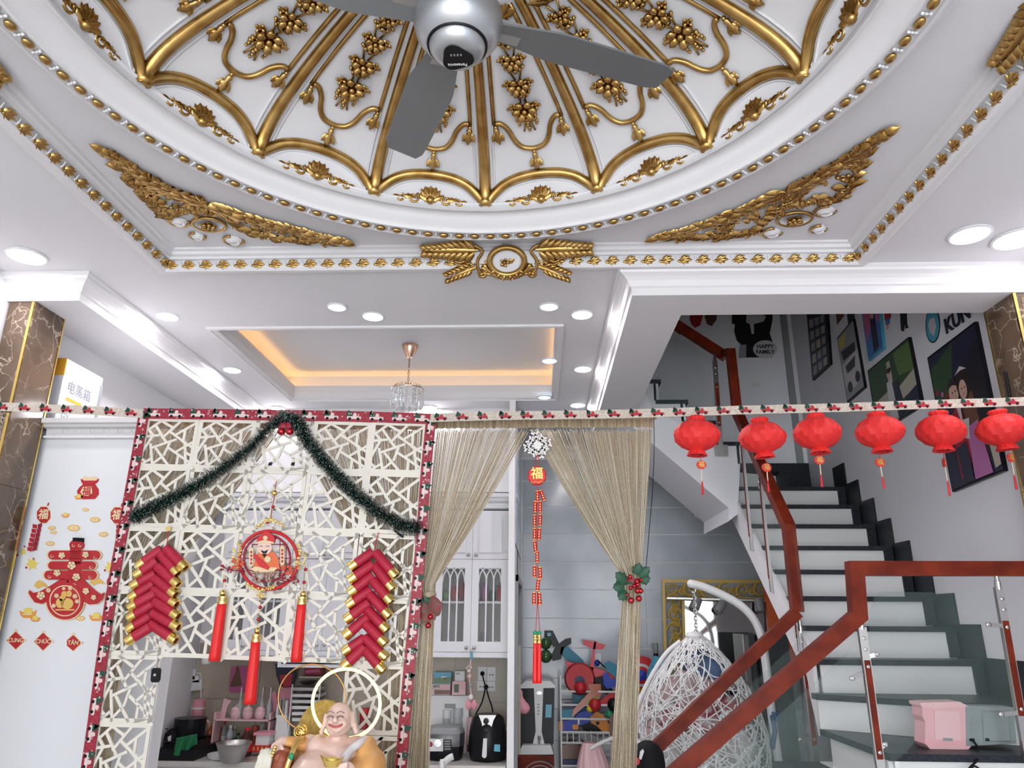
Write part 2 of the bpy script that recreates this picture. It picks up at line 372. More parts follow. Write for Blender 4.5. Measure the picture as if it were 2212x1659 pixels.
# ---- marble columns
def column(lbl, x0, x1, gx, yy0=3.45, yy1=3.69, top=ZS):
    t = thing('marble_column', lbl, 'column', ((x0+x1)/2,(yy0+yy1)/2,0))
    z = 0; k = 0
    while z < top-.01:
        z1 = min(z+1.16, top); MB().box((x0,yy0,z), (x1,yy1,z1-.002)).build('slab', 'marble', t); z = z1; k += 1
    MB().box((gx-.007,yy0-.006,0), (gx+.007,yy0+.004,top)).build('gold_strip', 'gold_bright', t)
    xe = x1 if gx > (x0+x1)/2-.2 and x0 < 0 else x0
    MB().box((xe-.004,yy1-.006,0), (xe+.004,yy1+.003,top)).build('edge_strip', 'gold_bright', t)
column('brown marble clad column beside the white panel with red stickers', XL+.01, -2.655, -2.668)
column('brown marble clad column at the stair wall with family pictures', 2.385, XR+.01, 2.392)
for nm, c_ in (('t_blue',(.02,.05,.42)),('t_teal',(.02,.22,.34)),('t_orange',(.72,.25,.03)),('t_red',(.55,.02,.03)),('t_foam',(.70,.08,.10)),('t_lime',(.28,.60,.05)),('t_yellow',(.75,.55,.05)),('t_navy',(.02,.03,.10))): mat(nm, c_, .45)
# ------------------------------------------------------------------ relief ornament pieces
def leaf(mb, base, d, nrm, L, W, H=.3, lobes=3, curl=.35, bend=0, nt=9, ns=6):
    """ribbed acanthus leaf from base along d, raised along nrm"""
    d = Vector(d).normalized(); nrm = Vector(nrm).normalized(); s_ = nrm.cross(d).normalized(); base = Vector(base)
    def fn(a, b):
        t = a; x = b*2-1
        w = W*(math.sin(math.pi*min(1, .12+t*.88))**.8)*(1+.28*abs(math.sin(lobes*math.pi*t)))*.5
        z = H*W*((1-abs(x)**1.6)*.8+.22*math.cos(x*9))*math.sin(math.pi*min(1,.2+.8*t))+curl*L*t*t*.35
        return base+d*(L*t*(1-.1*abs(x)*t))+s_*(w*x+bend*L*t*t)+nrm*max(z, .0)
    return mb.grid(fn, nt, ns)
def scroll(mb, c, ax, ay, nrm, r0, r, turns=1.4, a0=0, n=6, hand=1):
    c, ax, ay, nrm = Vector(c), Vector(ax), Vector(ay), Vector(nrm); k = int(14*turns); P = []; R = []
    for i in range(k+1):
        t = i/k; a = a0+hand*2*math.pi*turns*t; q = r0*(1-.82*t); P.append(c+ax*(q*math.cos(a))+ay*(q*math.sin(a))+nrm*(r*.6)); R.append(r*(1-.4*t))
    return mb.tube(P, R, n)
def bloom(mb, c, ax, ay, nrm, r, k=5):
    c = Vector(c); ax, ay, nrm = Vector(ax), Vector(ay), Vector(nrm)
    for i in range(k):
        a = 2*math.pi*i/k; e = ax*math.cos(a)+ay*math.sin(a); g = nrm.cross(e)
        mb.ball(c+e*r*.62+nrm*r*.35, (r*.5, r*.36, r*.26), 6, 4, (( e+nrm*.5).normalized(), g, (nrm-e*.5).normalized()))
    mb.ball(c+nrm*r*.4, r*.28, 6, 4)

# ------------------------------------------------------------------ dome
dome = thing('ceiling_dome', 'round white ceiling dome with gilded ribs and flower garlands above the fan', 'dome', (CX,CY,Z0))
def D(az, t, off=0):
    a = math.radians(az); e = math.radians(t); ce, se = math.cos(e), math.sin(e)
    nn = Vector((math.cos(a)*ce/RD, math.sin(a)*ce/RD, se/HD)).normalized()
    return Vector((CX+RD*ce*math.cos(a), CY+RD*ce*math.sin(a), Z0+HD*se))-nn*off
def DX(azc, x, t, off=0): return D(azc+math.degrees(x/(RD*max(.12, math.cos(math.radians(t))))), t, off)
m_ = MB(); m_.grid(lambda a, b: D(360*a, -6+96*b*.999), 96, 26, True); m_.build('shell', 'moulding_white', dome, 'all')
ribs = [21.28, 43.05, 66.75, 90.6, 113.9, 137.6, 160.75]+[160.75+24.5*i for i in range(1, 9)]
ribs = [r % 360 for r in ribs]; ribs.sort(); ribs.append(ribs[0]+360)
# add the rib that closes the circle
for r_ in ribs[:-1]:
    MB().tube([D(r_, t, .004) for t in range(-1, 83, 4)], [.029-.012*max(0,t)/83 for t in range(-1, 83, 4)], 8).build('rib', 'gold', dome, 'all')
    if 0 <= r_ <= 190 or r_ > 340:
        for s_ in (-1, 1):
            MB().tube([DX(r_, s_*.042, t, .0) for t in range(0, 71, 5)], .006, 5).build('fillet', 'moulding_white', dome, 'all')
GI = {}
for i in range(len(ribs)-1):
    a0, a1 = ribs[i], ribs[i+1]; ac, hw = (a0+a1)/2, (a1-a0)/2
    if 210 < ac % 360 < 330: continue
    g = lambda s, t, o=0: D(ac+s*hw, t, o)
    AR = [(1,.2),(.965,2.5),(.90,6),(.80,10),(.66,14),(.45,17),(.22,18.4),(0,18.8)]
    arch = AR+[(-s, t) for s, t in AR[-2::-1]]
    MB().tube(smooth_path([g(s, t, .004) for s, t in arch], 3), .023, 8).build('arch', 'gold', dome, 'all')
    MB().tube(smooth_path([g(s*.84, t*.80, .0) for s, t in arch], 2), .006, 5).build('fillet', 'moulding_white', dome, 'all')
    for s_ in (-1, 1):
        MB().tube([DX(ac+s_*hw, -s_*(.050-.0003*(t-40)), t, .003) for t in range(40, 72, 3)], .0095, 6).build('frame_line', 'gold', dome, 'all')
    SW = [(.70,40.3),(.62,40.4),(.52,39.4),(.43,37.4),(.385,35.4),(.32,33.2),(.22,31.3),(.1,30.5),(0,30.3)]
    sw = SW+[(-s, t) for s, t in SW[-2::-1]]
    MB().tube(smooth_path([g(s, t, .006) for s, t in sw], 3), .0115, 6).build('swag', 'gold', dome, 'all')
    if 'drop' not in GI:
        A0 = ac
        def fr(x, t, o=0): return DX(ac, x, t, o)
        def frame(x, t):
            p = fr(x, t); e = (fr(x, t+.5)-p).normalized(); l = (fr(x+.005, t)-p).normalized(); return p, l, e, l.cross(e)*(1 if (fr(x,t,.01)-p).dot(l.cross(e)) > 0 else -1)
        def bell(mb, x, t0, t1, flip=1):
            p, l, e, nn = frame(x, t0); q = fr(x, t1); dn = (q-p); Ld = dn.length; dn.normalize()
            mb.ball(p+nn*.008, .010, 6, 4)
            mb.lathe([(.004,0),(.013,Ld*.15),(.010,Ld*.35),(.016,Ld*.55),(.012,Ld*.75),(.004,Ld)], 7, p+nn*.009, dn)
            for s_ in (-1, 1): leaf(mb, p+dn*Ld*.42+nn*.006, (dn*.9+l*s_*.9), nn, Ld*.5, .026, .4, 2, .8)
            leaf(mb, p+dn*Ld*.35+nn*.012, dn, nn, Ld*.55, .03, .4, 2, .7)
        me = {}
        b_ = MB(); bell(b_, 0, 29.2, 21); GI['drop'] = b_.mesh('drop_flower', 'gold', 'all')
        for s_, k_ in ((.70,'dl'), (-.70,'dr')):
            b_ = MB(); bell(b_, math.radians(s_*11.9)*RD*math.cos(math.radians(38)), 39.3, 33.2); GI[k_] = b_.mesh('drop_flower', 'gold', 'all')
        b_ = MB()
        for t, r_ in ((64,.030),(58,.037),(51.5,.043),(44.5,.050)):
            p, l, e, nn = frame(0, t)
            bloom(b_, p+nn*.012, l, e, nn, r_, 6)
            for s_ in (-1, 1):
                bloom(b_, p+l*s_*r_*1.0+e*.014+nn*.010, l, e, nn, .022, 4)
                bloom(b_, p+l*s_*r_*.55-e*r_*.8+nn*.012, l, e, nn, .017, 4)
                b_.ball(p+l*s_*.02-e*.045+nn*.01, .011, 6, 4); b_.ball(p+l*s_*.034-e*.034+nn*.008, .009, 6, 4)
                leaf(b_, p+l*s_*.02+nn*.006, l*s_+e*.5, nn, r_*1.2, .028, .5, 2, 1)
            b_.ball(p-e*.05+nn*.01, .012, 6, 4)
        for s_ in (-1, 1):
            b_.tube([fr(s_*(.016+.008*math.sin(t*1.05)), t, .006) for t in range(37, 68, 2)], .0045, 5)
        for x in (-.036, .0, .038):
            p, l, e, nn = frame(x, 42 if x else 40)
            b_.tube([p+e*.03+nn*.006, p-e*.045+nn*.006], .003, 4)
            for k_ in range(4): b_.ball(p-e*.013*k_+nn*.008+l*.003*math.sin(k_*2), .0115-.0015*k_, 6, 4)
        p, l, e, nn = frame(0, 67.5)
        for an in (-1, -.5, 0, .5, 1): leaf(b_, p+nn*.004, e*math.cos(an)+l*math.sin(an), nn, .085, .035, .5, 3, .6)
        GI['garl'] = b_.mesh('garland', 'gold', 'all')
        b_ = MB()
        p, l, e, nn = frame(0, 1.2)
        for an in (-1.15,-.75,-.38,0,.38,.75,1.15): leaf(b_, p+nn*.006, e*math.cos(an)+l*math.sin(an), nn, .085-.02*abs(an), .03, .5, 2, .5)
        b_.ball(p+nn*.012, .02, 8, 5)
        for s_ in (-1, 1):
            q, l2, e2, n2 = frame(s_*.075, 2.6); scroll(b_, q, l2*s_, e2, n2, .026, .008, 1.3, 2.2, 6, 1)
            leaf(b_, q+n2*.004, l2*s_*1+e2*.05, n2, .05, .026, .5, 3, .2)
            q, l2, e2, n2 = frame(s_*.12, 2.2); bloom(b_, q, l2, e2, n2, .016, 5)
            q, l2, e2, n2 = frame(s_*.135, 1.2); scroll(b_, q, l2*s_, e2, n2, .018, .006, 1.2, 2.2, 6, 1); leaf(b_, q, l2*s_*1.0+e2*.25, n2, .035, .02, .5, 2, .2)
        GI['lun'] = b_.mesh('lunette_ornament', 'gold', 'all')
    Mr = Matrix.Translation((CX,CY,0)) @ Matrix.Rotation(math.radians(ac-A0), 4, 'Z') @ Matrix.Translation((-CX,-CY,0))
    for k_, nm in (('drop','drop_flower'),('dl','drop_flower'),('dr','drop_flower'),('garl','garland'),('lun','lunette_ornament')): inst(nm, GI[k_], dome, Mr)

# ------------------------------------------------------------------ ring moulding with gilded beads
ring_t = struct(thing('trim_6', None, None, (CX,CY,3.4)))
prof = [(1.50,3.502),(1.497,3.485),(1.47,3.478),(1.452,3.455),(1.44,3.425),(1.415,3.405),(1.40,3.40),(1.397,3.408),(1.345,3.408),(1.341,3.398),(1.330,3.398),(1.326,3.41),(1.318,3.418),(1.300,3.428),(1.285,3.445),(1.272,3.462),(1.262,3.467),(1.258,3.462),(1.248,3.463),(1.240,3.474),(1.222,3.478),(1.218,3.486),(1.26,3.50)]
MB().lathe(prof, 128, (CX,CY,0), cap=False).build('moulding', 'moulding_white', ring_t, True)
bead = MB().ball((0,0,0), (.0225,.0155,.012), 12, 8).mesh('bead', 'gold', 'all')
b_ = MB()
for s_ in (-1, 1): b_.ball((0, s_*.012, 0), (.006,.008,.006), 6, 4)
b_.ball((0,0,0), (.005,.006,.007), 6, 4); tie = b_.mesh('bead_tie', 'moulding_white', 'all')
seat = MB().lathe([(.0245,0),(.0245,-.006),(.021,-.008)], 12).mesh('bead_seat', 'moulding_white', 'all')
for i in range(-6, 67):
    for me, da, nm in ((bead, 0, 'bead'), (tie, 1.5, 'bead_tie')):
        a = math.radians(2.4+3.02*i+da)
        inst(nm, me, ring_t, Matrix.Translation((CX+1.371*math.cos(a), CY+1.371*math.sin(a), 3.402)) @ Matrix.Rotation(a+math.pi/2, 4, 'Z'))

# ------------------------------------------------------------------ leaf row along the sunk rectangle
b_ = MB(); U = Vector((0,0,1))
for an, L in ((-.75,.026),(-.3,.034),(.15,.040),(.6,.036),(1.0,.028)): leaf(b_, (-.018,.0,.002), (math.cos(an), math.sin(an), 0), U, L, .015, .5, 2, .3, 0, 5, 4)
leaf(b_, (-.016,-.004,.002), (-.8,.2,0), U, .018, .014, .5, 2, .3, 0, 5, 4); b_.ball((-.016,-.002,.004), .006, 6, 4)
b_.v = [(x*1.5+.004, y*1.45-.004, z*1.5) for x, y, z in b_.v]; leafm = b_.mesh('leaf', 'gold', 'all')
b_ = MB(); b_.tube([(-.002,-.022,.002),(.003,0,.005),(-.002,.022,.002)], .004, 5); ropem = b_.mesh('rope_tie', 'moulding_white', 'all')
def tilt(px, py, ux, uy):     # local x along the edge, y away from the room centre, z out of the sloping face
    ex = Vector((ux,uy,0)); out = Vector((px,py,0)); nz = (Vector((0,0,-1))*.72-out*.69).normalized(); ey = nz.cross(ex)
    return Matrix((ex, ey, nz)).transposed().to_4x4()
for k_, (p0, p1, nn) in Ns.items():
    if k_ == 'B': continue
    p0, p1, nn = Vector(p0), Vector(p1), Vector(nn); ex = (p1-p0).normalized(); Lh = (p1-p0).length; nlf = int(Lh/.0885)
    R_ = tilt(-nn.x, -nn.y, ex.x, ex.y)
    for i in range(nlf):
        p = p0+ex*((i+.5)*Lh/nlf)
        if p.y < .9: continue
        q = p+nn*.014+Vector((0,0,.008))
        inst('leaf', leafm, trim1, Matrix.Translation(q) @ R_); inst('rope_tie', ropem, trim1, Matrix.Translation(q+ex*Lh/nlf*.5) @ R_)

# ------------------------------------------------------------------ cartouches at the middle of each side
def cartouche_meshes():
    gld = MB(); wht = MB(); X, Y_, Zz = Vector((1,0,0)), Vector((0,1,0)), Vector((0,0,1)); k = .00225
    wht.lathe([(0,.014),(.06,.011),(.082,.004),(.085,-.03)], 28, (0,-.005,0), (0,0,1))
    wht.box((-.2,-.02,-.02), (.2,.045,.004))
    gld.tube([(.088*math.cos(a), -.005+.072*math.sin(a), .012) for a in [2*math.pi*i/28 for i in range(28)]], .016, 7, True)
    gld.tube([(.118*math.cos(a), -.005+.088*math.sin(a), .006) for a in [math.radians(190+160*i/16) for i in range(17)]], .014, 6)
    for an in (-2.5,-2.1,-1.75,-1.4,-1.0,-.65): leaf(gld, (.075*math.cos(an), -.012+.06*math.sin(an), .014), (math.cos(an), math.sin(an), 0), Zz, .04, .026, .7, 2, .4, 0, 6, 4)
    bloom(gld, (-.012,-.008,.014), X, Y_, Zz, .024, 5); leaf(gld, (.0,-.015,.014), (1,.6,0), Zz, .05, .022); leaf(gld, (.0,-.015,.014), (-1,-.3,0), Zz, .04, .022)
    for s_ in (-1, 1):
        def V(u, v, z=.004): return Vector((s_*u*k, v*k, z))
        gld.tube(smooth_path([V(30,-34,.01), V(62,-26,.012), V(66,0,.012), V(54,22,.012), V(72,36,.012)], 4), [.009]*16+[.007], 6)
        scroll(gld, V(58,-30), X*s_, Y_, Zz, .03, .011, 1.2, 1.5)
        gld.ball(V(58,-31,.014), .014, 8, 5)
        leaf(gld, V(64,24,.016), (s_*1.0,.02,0), Zz, .31, .026, .5, 7, .03, 0, 22, 6)
        for i in range(9):           # feather barbs fanning off both sides of the wing
            for q_ in (-1, 1): leaf(gld, V(74+i*13, 23+q_*5, .008), (s_*(.9+.05*i), q_*(.75-.05*i), 0), Zz, .075-.004*i, .034, .7, 3, .3, q_*s_*.15, 7, 5)
        leaf(gld, V(70,-16,.012), (s_*.9,-.38,0), Zz, .17, .02, .5, 5, .05, 0, 14, 6)
        for i in range(6):
            for q_ in (-1, 1): leaf(gld, V(82+i*10, -19-4*i+q_*4, .006), (s_*1.0, -.38+q_*.7, 0), Zz, .055-.003*i, .028, .7, 3, .35, 0, 6, 4)
        for i in range(3):
            gld.tube(smooth_path([V(72+8*i,-8+4*i,.006), V(92+9*i,-20+8*i,.014), V(112+8*i,-16+12*i,.006)], 3), .005, 5)
        gld.tube(smooth_path([V(70,30,.008), V(100,10,.010), V(84,-14,.008)], 4), .006, 6)
    return gld.mesh('gilded_carving', 'gold', 'all'), wht.mesh('white_plaque', 'moulding_white', True)
cgm, cwm = cartouche_meshes()
for lbl, px, py, ux, uy, loc in (
    ('gilded cartouche with leaf wings on the ceiling edge nearest the kitchen', 0, 1, 1, 0, (-.158, 3.315, 3.432)),
    ('gilded cartouche on the ceiling edge above the white sticker panel', -1, 0, 0, 1, (-1.90, 1.60, 3.432)),
    ('gilded cartouche on the ceiling edge towards the stair wall', 1, 0, 0, -1, (1.57, 1.62, 3.432))):
    t = thing('ceiling_cartouche', lbl, 'ornament', loc, 'gilded cartouches round the ceiling')
    Mc = Matrix.Translation(loc) @ tilt(px, py, ux, uy)
    inst('gilded_carving', cgm, t, Mc); inst('white_plaque', cwm, t, Mc)

# ------------------------------------------------------------------ triangular corner ornaments on the sunk panel
def corner(lbl, hyp, plaq, discs, inner, mir):
    t = thing('corner_ornament', lbl, 'ornament', PZ(*plaq, ZP), 'gilded corner ornaments')
    g = MB(); wmb = MB(); dn = Vector((0,0,-1)); zz = ZP-.002
    H = [PZ(u, v, zz) for u, v in hyp]; path = smooth_path(H, 8); n = len(path); rnd = random.Random(3)
    def wp(fn):
        q = MB(); fn(q); q.build('white_plaque', 'moulding_white', t, 'all')
    c0 = PZ(*plaq, zz); I = [PZ(u, v, zz) for u, v in inner]; ip = smooth_path(I, 8)
    wp(lambda q: q.prism([c0+Vector((.07*math.cos(a), .05*math.sin(a), .0)) for a in [2*math.pi*i/16 for i in range(16)]], (0,0,-.012)))
    for i in range(n):               # outer edge: leaves that lie along the hypotenuse and point to the tips
        f_ = i/(n-1); d_ = (path[min(i+1,n-1)]-path[max(i-1,0)]).normalized(); s_ = -1 if f_ < .5 else 1
        w_ = .028+.05*(1-abs(f_-.5)*2)
        sd_ = Vector((-d_.y, d_.x, 0)); big = .6+.9*(1-abs(f_-.5)*2)
        for q_ in (-1, 1): leaf(g, path[i]+dn*.006, d_*s_+sd_*q_*rnd.uniform(.35,1.0), dn, (.038+.025*rnd.random())*big+.012, .022+.012*rnd.random()*big, .75, 3, .5, rnd.uniform(-.3,.3), 7, 5)
        if i % 4 == 0: leaf(g, path[i]+dn*.012, d_*s_, dn, .085, .028+.02*rnd.random(), .8, 4, .25, 0, 9, 5)
        if i % 7 == 3: scroll(g, path[i]+dn*.012, Vector((1,0,0)), Vector((0,1,0)), dn, .022*big, .009, 1.3, rnd.uniform(0,6))
    for i in range(len(ip)):         # inner edge
        f_ = i/(len(ip)-1); p = ip[i]; d_ = (p-c0); d_.z = 0
        leaf(g, p+dn*.004, d_.normalized()+Vector((rnd.uniform(-.8,.8), rnd.uniform(-.8,.8), 0)), dn, .045+.03*rnd.random(), .04, .55, 3, .4, rnd.uniform(-.4,.4), 6, 4)
    for k_ in range(120):             # filling between both edges: berries, leaflets and small scrolls
        f_ = rnd.random(); a = path[int(f_*(n-1))]; b = ip[int(f_*(len(ip)-1))]; q = a.lerp(b, rnd.random())
        if (q-c0).length < .075: continue
        r_ = rnd.random(); an = rnd.uniform(0, 6.28)
        if r_ < .35: g.ball(q+dn*.012, .006+.007*rnd.random(), 6, 4)
        elif r_ < .8: leaf(g, q+dn*.006, (math.cos(an), math.sin(an), 0), dn, .05, .032, .55, 2, .6, 0, 6, 4)
        else: scroll(g, q+dn*.006, Vector((1,0,0)), Vector((0,1,0)), dn, .022, .008, 1.2, an)
    bloom(g, c0+dn*.012, Vector((1,0,0)), Vector((0,1,0)), dn, .035, 6)
    for an in (.3, 2.2, 3.6, 5.2): leaf(g, c0+dn*.014, (math.cos(an), math.sin(an), 0), dn, .05, .025)
    g.tube([c0+Vector((.078*math.cos(a), .06*math.sin(a), -.008)) for a in [2*math.pi*i/22 for i in range(22)]], .009, 6, True)
    for u, v, r_ in discs:
        q = PZ(u, v, zz); wp(lambda w_: (w_.ball(q+dn*.004, (r_, r_*.85, .018), 14, 6), scroll(w_, q+dn*.014, Vector((1,0,0)), Vector((0,1,0)), dn, r_*.6, .007, 1.3)))
        g.tube([q+Vector((r_*1.06*math.cos(a), r_*.95*math.sin(a), -.008)) for a in [2*math.pi*i/20 for i in range(16)]], .007, 6)
    g.build('gilded_carving', 'gold', t, 'all')
corner('gilded triangular leaf carving on the ceiling above the white cabinet side',
       [(233,325),(262,343),(305,372),(350,398),(400,420),(450,437),(500,455),(560,473),(620,488),(680,503),(735,515)], (452,482),
       [(386,476,.045),(505,517,.045),(427,508,.035)], [(262,355),(300,400),(340,440),(372,462),(420,455),(470,462),(520,492),(580,508),(650,516),(715,518)], 1)
corner('gilded triangular leaf carving on the ceiling above the stair beam',
       [(1425,507),(1480,494),(1540,474),(1600,452),(1650,430),(1700,408),(1745,388),(1790,362),(1835,335),(1872,308),(1903,288)], (1716,470),
       [(1783,453,.045),(1667,500,.045),(1768,492,.035)], [(1450,510),(1510,508),(1580,504),(1640,490),(1690,452),(1740,440),(1800,430),(1835,395),(1858,345),(1890,305)], -1)

# ------------------------------------------------------------------ downlights
mat('led_white', (1,1,1), .5, emit=(1,.95,.98), estr=120)
mat('led_front', (1,1,1), .5, emit=(1,.95,.98), estr=28)
mat('led_blue', (.8,.9,1), .4, emit=(.62,.80,1), estr=.85)
mat('lamp_rim', (.85,.86,.9), .4)
def downlight(u, v, r, on, lbl, grp=None):
    p = PZ(u, v, ZC); t = thing('downlight', lbl, 'ceiling light', (p.x,p.y,ZC), grp)
    MB().lathe([(r,.001),(r*1.12,-.001),(r*1.12,-.006),(r,-.010),(r*.97,-.006)], 32, (p.x,p.y,ZC), cap=False).build('rim', 'lamp_rim', t, True)
    MB().lathe([(0,-.007),(r*.98,-.006),(r*.98,.0)], 32, (p.x,p.y,ZC)).build('diffuser', ('led_front' if r > .08 else 'led_white') if on else 'led_blue', t)
downlight(58,552,.085,1,'large lit round downlight beside the marble column above the stickers')
downlight(2095,506,.085,0,'large pale blue round downlight by the stair column')
downlight(2195,515,.095,1,'large lit round downlight by the stair column')
G1, G2 = 'lit downlights of the kitchen ceiling', 'pale blue downlights of the kitchen ceiling'
for i, (u, v) in enumerate(((363,682),(502,798),(600,881))): downlight(u, v, .058, 1, 'lit white downlight between the left beam and the light tray, '+('first from the leaf trim','second from the leaf trim','next to the red ribbon')[i], G1)
for i, (u, v) in enumerate(((272,661),(416,780),(518,861))): downlight(u, v, .052, 0, 'pale blue downlight along the left beam crown, '+('first from the leaf trim','second from the leaf trim','third from the leaf trim')[i], G2)
downlight(806,682,.058,1,'lit white downlight between the gilded cartouche and the light tray', G1); downlight(728,662,.052,0,'pale blue downlight between the gilded cartouche and the light tray', G2)
for i, (u, v) in enumerate(((1257,678),(1259,796),(1248,874))): downlight(u, v, .058, 1, 'lit white downlight between the light tray and the stair beam, '+('first from the leaf trim','second from the leaf trim','third from the leaf trim')[i], G1)
for i, (u, v) in enumerate(((1186,661),(1187,778),(1176,857))): downlight(u, v, .052, 0, 'pale blue downlight at the stair side of the light tray, '+('first from the leaf trim','second from the leaf trim','third from the leaf trim')[i], G2)
downlight(928,879,.058,1,'lit white downlight just behind the crystal chandelier', G1); downlight(862,862,.052,0,'pale blue downlight seen through the crystal chandelier', G2)

# ------------------------------------------------------------------ ceiling fan
fan = thing('ceiling_fan', 'silver grey ceiling fan hanging from the gilded dome', 'ceiling fan', (CX,CY,3.8))
B_ = (CX,CY,0)
MB().lathe([(.06,3.815),(.055,3.77),(.018,3.76),(.018,3.42)], 20, B_).build('rod', 'fan_silver', fan, True)
MB().lathe([(.02,3.43),(.07,3.42),(.105,3.39),(.125,3.345),(.127,3.31),(.117,3.272),(.10,3.247),(.086,3.236)], 40, B_, cap=False).build('motor_housing', 'fan_silver', fan, True)
MB().lathe([(.087,3.238),(.084,3.231),(.079,3.232)], 40, B_, cap=False).build('groove', 'black', fan, True)
MB().lathe([(.080,3.236),(.077,3.222),(.062,3.203),(.045,3.195),(0,3.192)], 40, B_).build('bottom_cap', 'fan_silver', fan, True)
tri = []
for i in range(36):
    a = 2*math.pi*i/36; r_ = .043*(1+.13*math.cos(3*(a-math.radians(250)))); tri.append((CX+r_*math.cos(a)+.0, CY+r_*math.sin(a), 3.194+.0))
badge = MB().prism(tri, (0,0,-.004)).build('receiver_badge', 'black', fan)
Mt = Matrix.Translation((CX,CY+.022,3.1895)) @ Matrix.Rotation(math.pi, 4, 'X') @ Matrix.Rotation(math.pi, 4, 'Z')
add_text('Panasonic', 'lettering', 'plastic_white', badge, Mt, .014)
b_ = MB()
for i in range(4): b_.box((CX-.014+.009*i-.002, CY-.018, 3.188), (CX-.014+.009*i+.002, CY-.012, 3.191))
b_.build('indicator', 'plastic_grey', badge)
for k_, az in enumerate((21.5, 112, 203, 293)):
    a = math.radians(az); e = Vector((math.cos(a), math.sin(a), 0)); s_ = Vector((-math.sin(a), math.cos(a), 0)); m_ = MB()
    def fb(x, y, side):
        r_ = .11+.575*x; wdt = (.038+.040*min(1, x*3))*(1-.12*x)*(1-.25*max(0, x-.93)/.07); yy = (y*2-1)*wdt
        return Vector((CX,CY,3.325))+e*r_+s_*(yy+.02*x)+Vector((0,0,.012*x+yy*.22+side*.004))
    N1, N2 = 16, 6
    top = [fb(i/N1, j/N2, 1) for i in range(N1+1) for j in range(N2+1)]; bot = [fb(i/N1, j/N2, -1) for i in range(N1+1) for j in range(N2+1)]; o = len(top); fs = []
    for i in range(N1):
        for j in range(N2): q = i*(N2+1)+j; fs += [(q, q+1, q+N2+2, q+N2+1), (o+q, o+q+N2+1, o+q+N2+2, o+q+1)]
    for i in range(N1): q = i*(N2+1); fs += [(q, q+N2+1, o+q+N2+1, o+q), (q+N2, o+q+N2, o+q+2*N2+1, q+2*N2+1)]
    fs += [[N1*(N2+1)+j for j in range(N2+1)]+[o+N1*(N2+1)+j for j in range(N2, -1, -1)]]
    m_.add(top+bot, fs); m_.build('blade', 'fan_blade', fan, True)
    q0 = Vector((CX,CY,3.33)); MB().obox(q0+e*.14+s_*.0, e*.05, s_*.035, Vector((0,0,.008))).build('blade_bracket', 'fan_silver', fan)
# ------------------------------------------------------------------ lattice screen
YS = 3.50
ROWS = [([318,434,557,682,806,926],[903,905,907,909,911,914]),
        ([297,414,539,666,794,914],[1008,1011,1014,1017,1020,1023]),
        ([275,392,519,648,780,905],[1138,1141,1144,1147,1151,1155]),
        ([251,369,499,631,762,891],[1274,1277,1280,1285,1290,1296]),
        ([232,347,478,615,745,876],[1414,1419,1424,1429,1434,1440]),
        ([209,326,460,600,735,866],[1560,1565,1572,1580,1586,1592]),
        ([186,305,440,585,722,857],[1706,1712,1720,1730,1738,1746])]
def node(i, j, y=YS): return PY(ROWS[j][0][i], ROWS[j][1][i], y)
SEG = '370,235,520,352;625,235,412,503;800,262,556,452;483,400,632,545;270,388,392,275;345,332,452,562;650,382,632,545;212,492,382,465;243,345,322,482;312,480,175,742;310,640,556,520;290,590,310,895;345,650,482,895;490,570,430,742;480,640,738,852;325,852,405,770;555,692,765,530;580,742,558,905;650,548,655,852;650,690,735,755;560,895,735,850;178,775,232,842;160,908,292,800;625,545,770,640'
b_ = MB()
for s_ in SEG.split(';'):
    x0, y0, x1, y1 = map(float, s_.split(','))
    def un(px, py): y = (py-225)/685; return Vector(((px-(250-100*y))/(552+18*y), 0, 1-y))
    a, b = un(x0, y0), un(x1, y1)
    for q in (a, b): q.x = min(.985, max(.015, q.x)); q.z = min(.985, max(.015, q.z))
    d_ = (b-a); L = d_.length; d_.normalize(); s2 = Vector((-d_.z, 0, d_.x))
    b_.obox((a+b)/2, d_*(L/2+.012), Vector((0,1,0)), s2*.024)
for a, b in (((0,0),(1,.065)),((0,.935),(1,1)),((0,0),(.065,1)),((.935,0),(1,1))): b_.box((a[0],-1,a[1]), (b[0],1,b[1]))
panelm = b_.mesh('lattice_panel', 'screen_cream')
screen = thing('lattice_screen', 'cream cracked-ice lattice screen with red ribbon edging between column and doorway', 'screen', node(2,6))
for j in range(6):
    for i in range(5):
        if j >= 4 and i in (1,2,3): continue
        a, bx, bz = node(i,j+1), node(i+1,j+1)-node(i,j+1), node(i,j)-node(i,j+1)
        M = Matrix(((bx.x,0,bz.x,a.x),(bx.y,.0035,bz.y,a.y),(bx.z,0,bz.z,a.z),(0,0,0,1)))
        inst('lattice_panel', panelm, screen, M)
for j in range(1, 6):
    for i in range(6):
        if j >= 5 and i in (2,3): continue
        p = node(i, j, YS-.004); MB().obox(p, (.006,0,.006), (0,.002,0), (-.006,0,.006)).build('clip', 'screen_cream', screen)
for i, jj in ((0,7),(5,7)): pass
# the two feet that carry the side columns down to the floor
for i in (0, 1, 4, 5):
    a = node(i, 6); MB().box((a.x-.012,YS-.004,0), (a.x+.012,YS+.004,a.z+.02)).build('foot_post', 'screen_cream', screen)

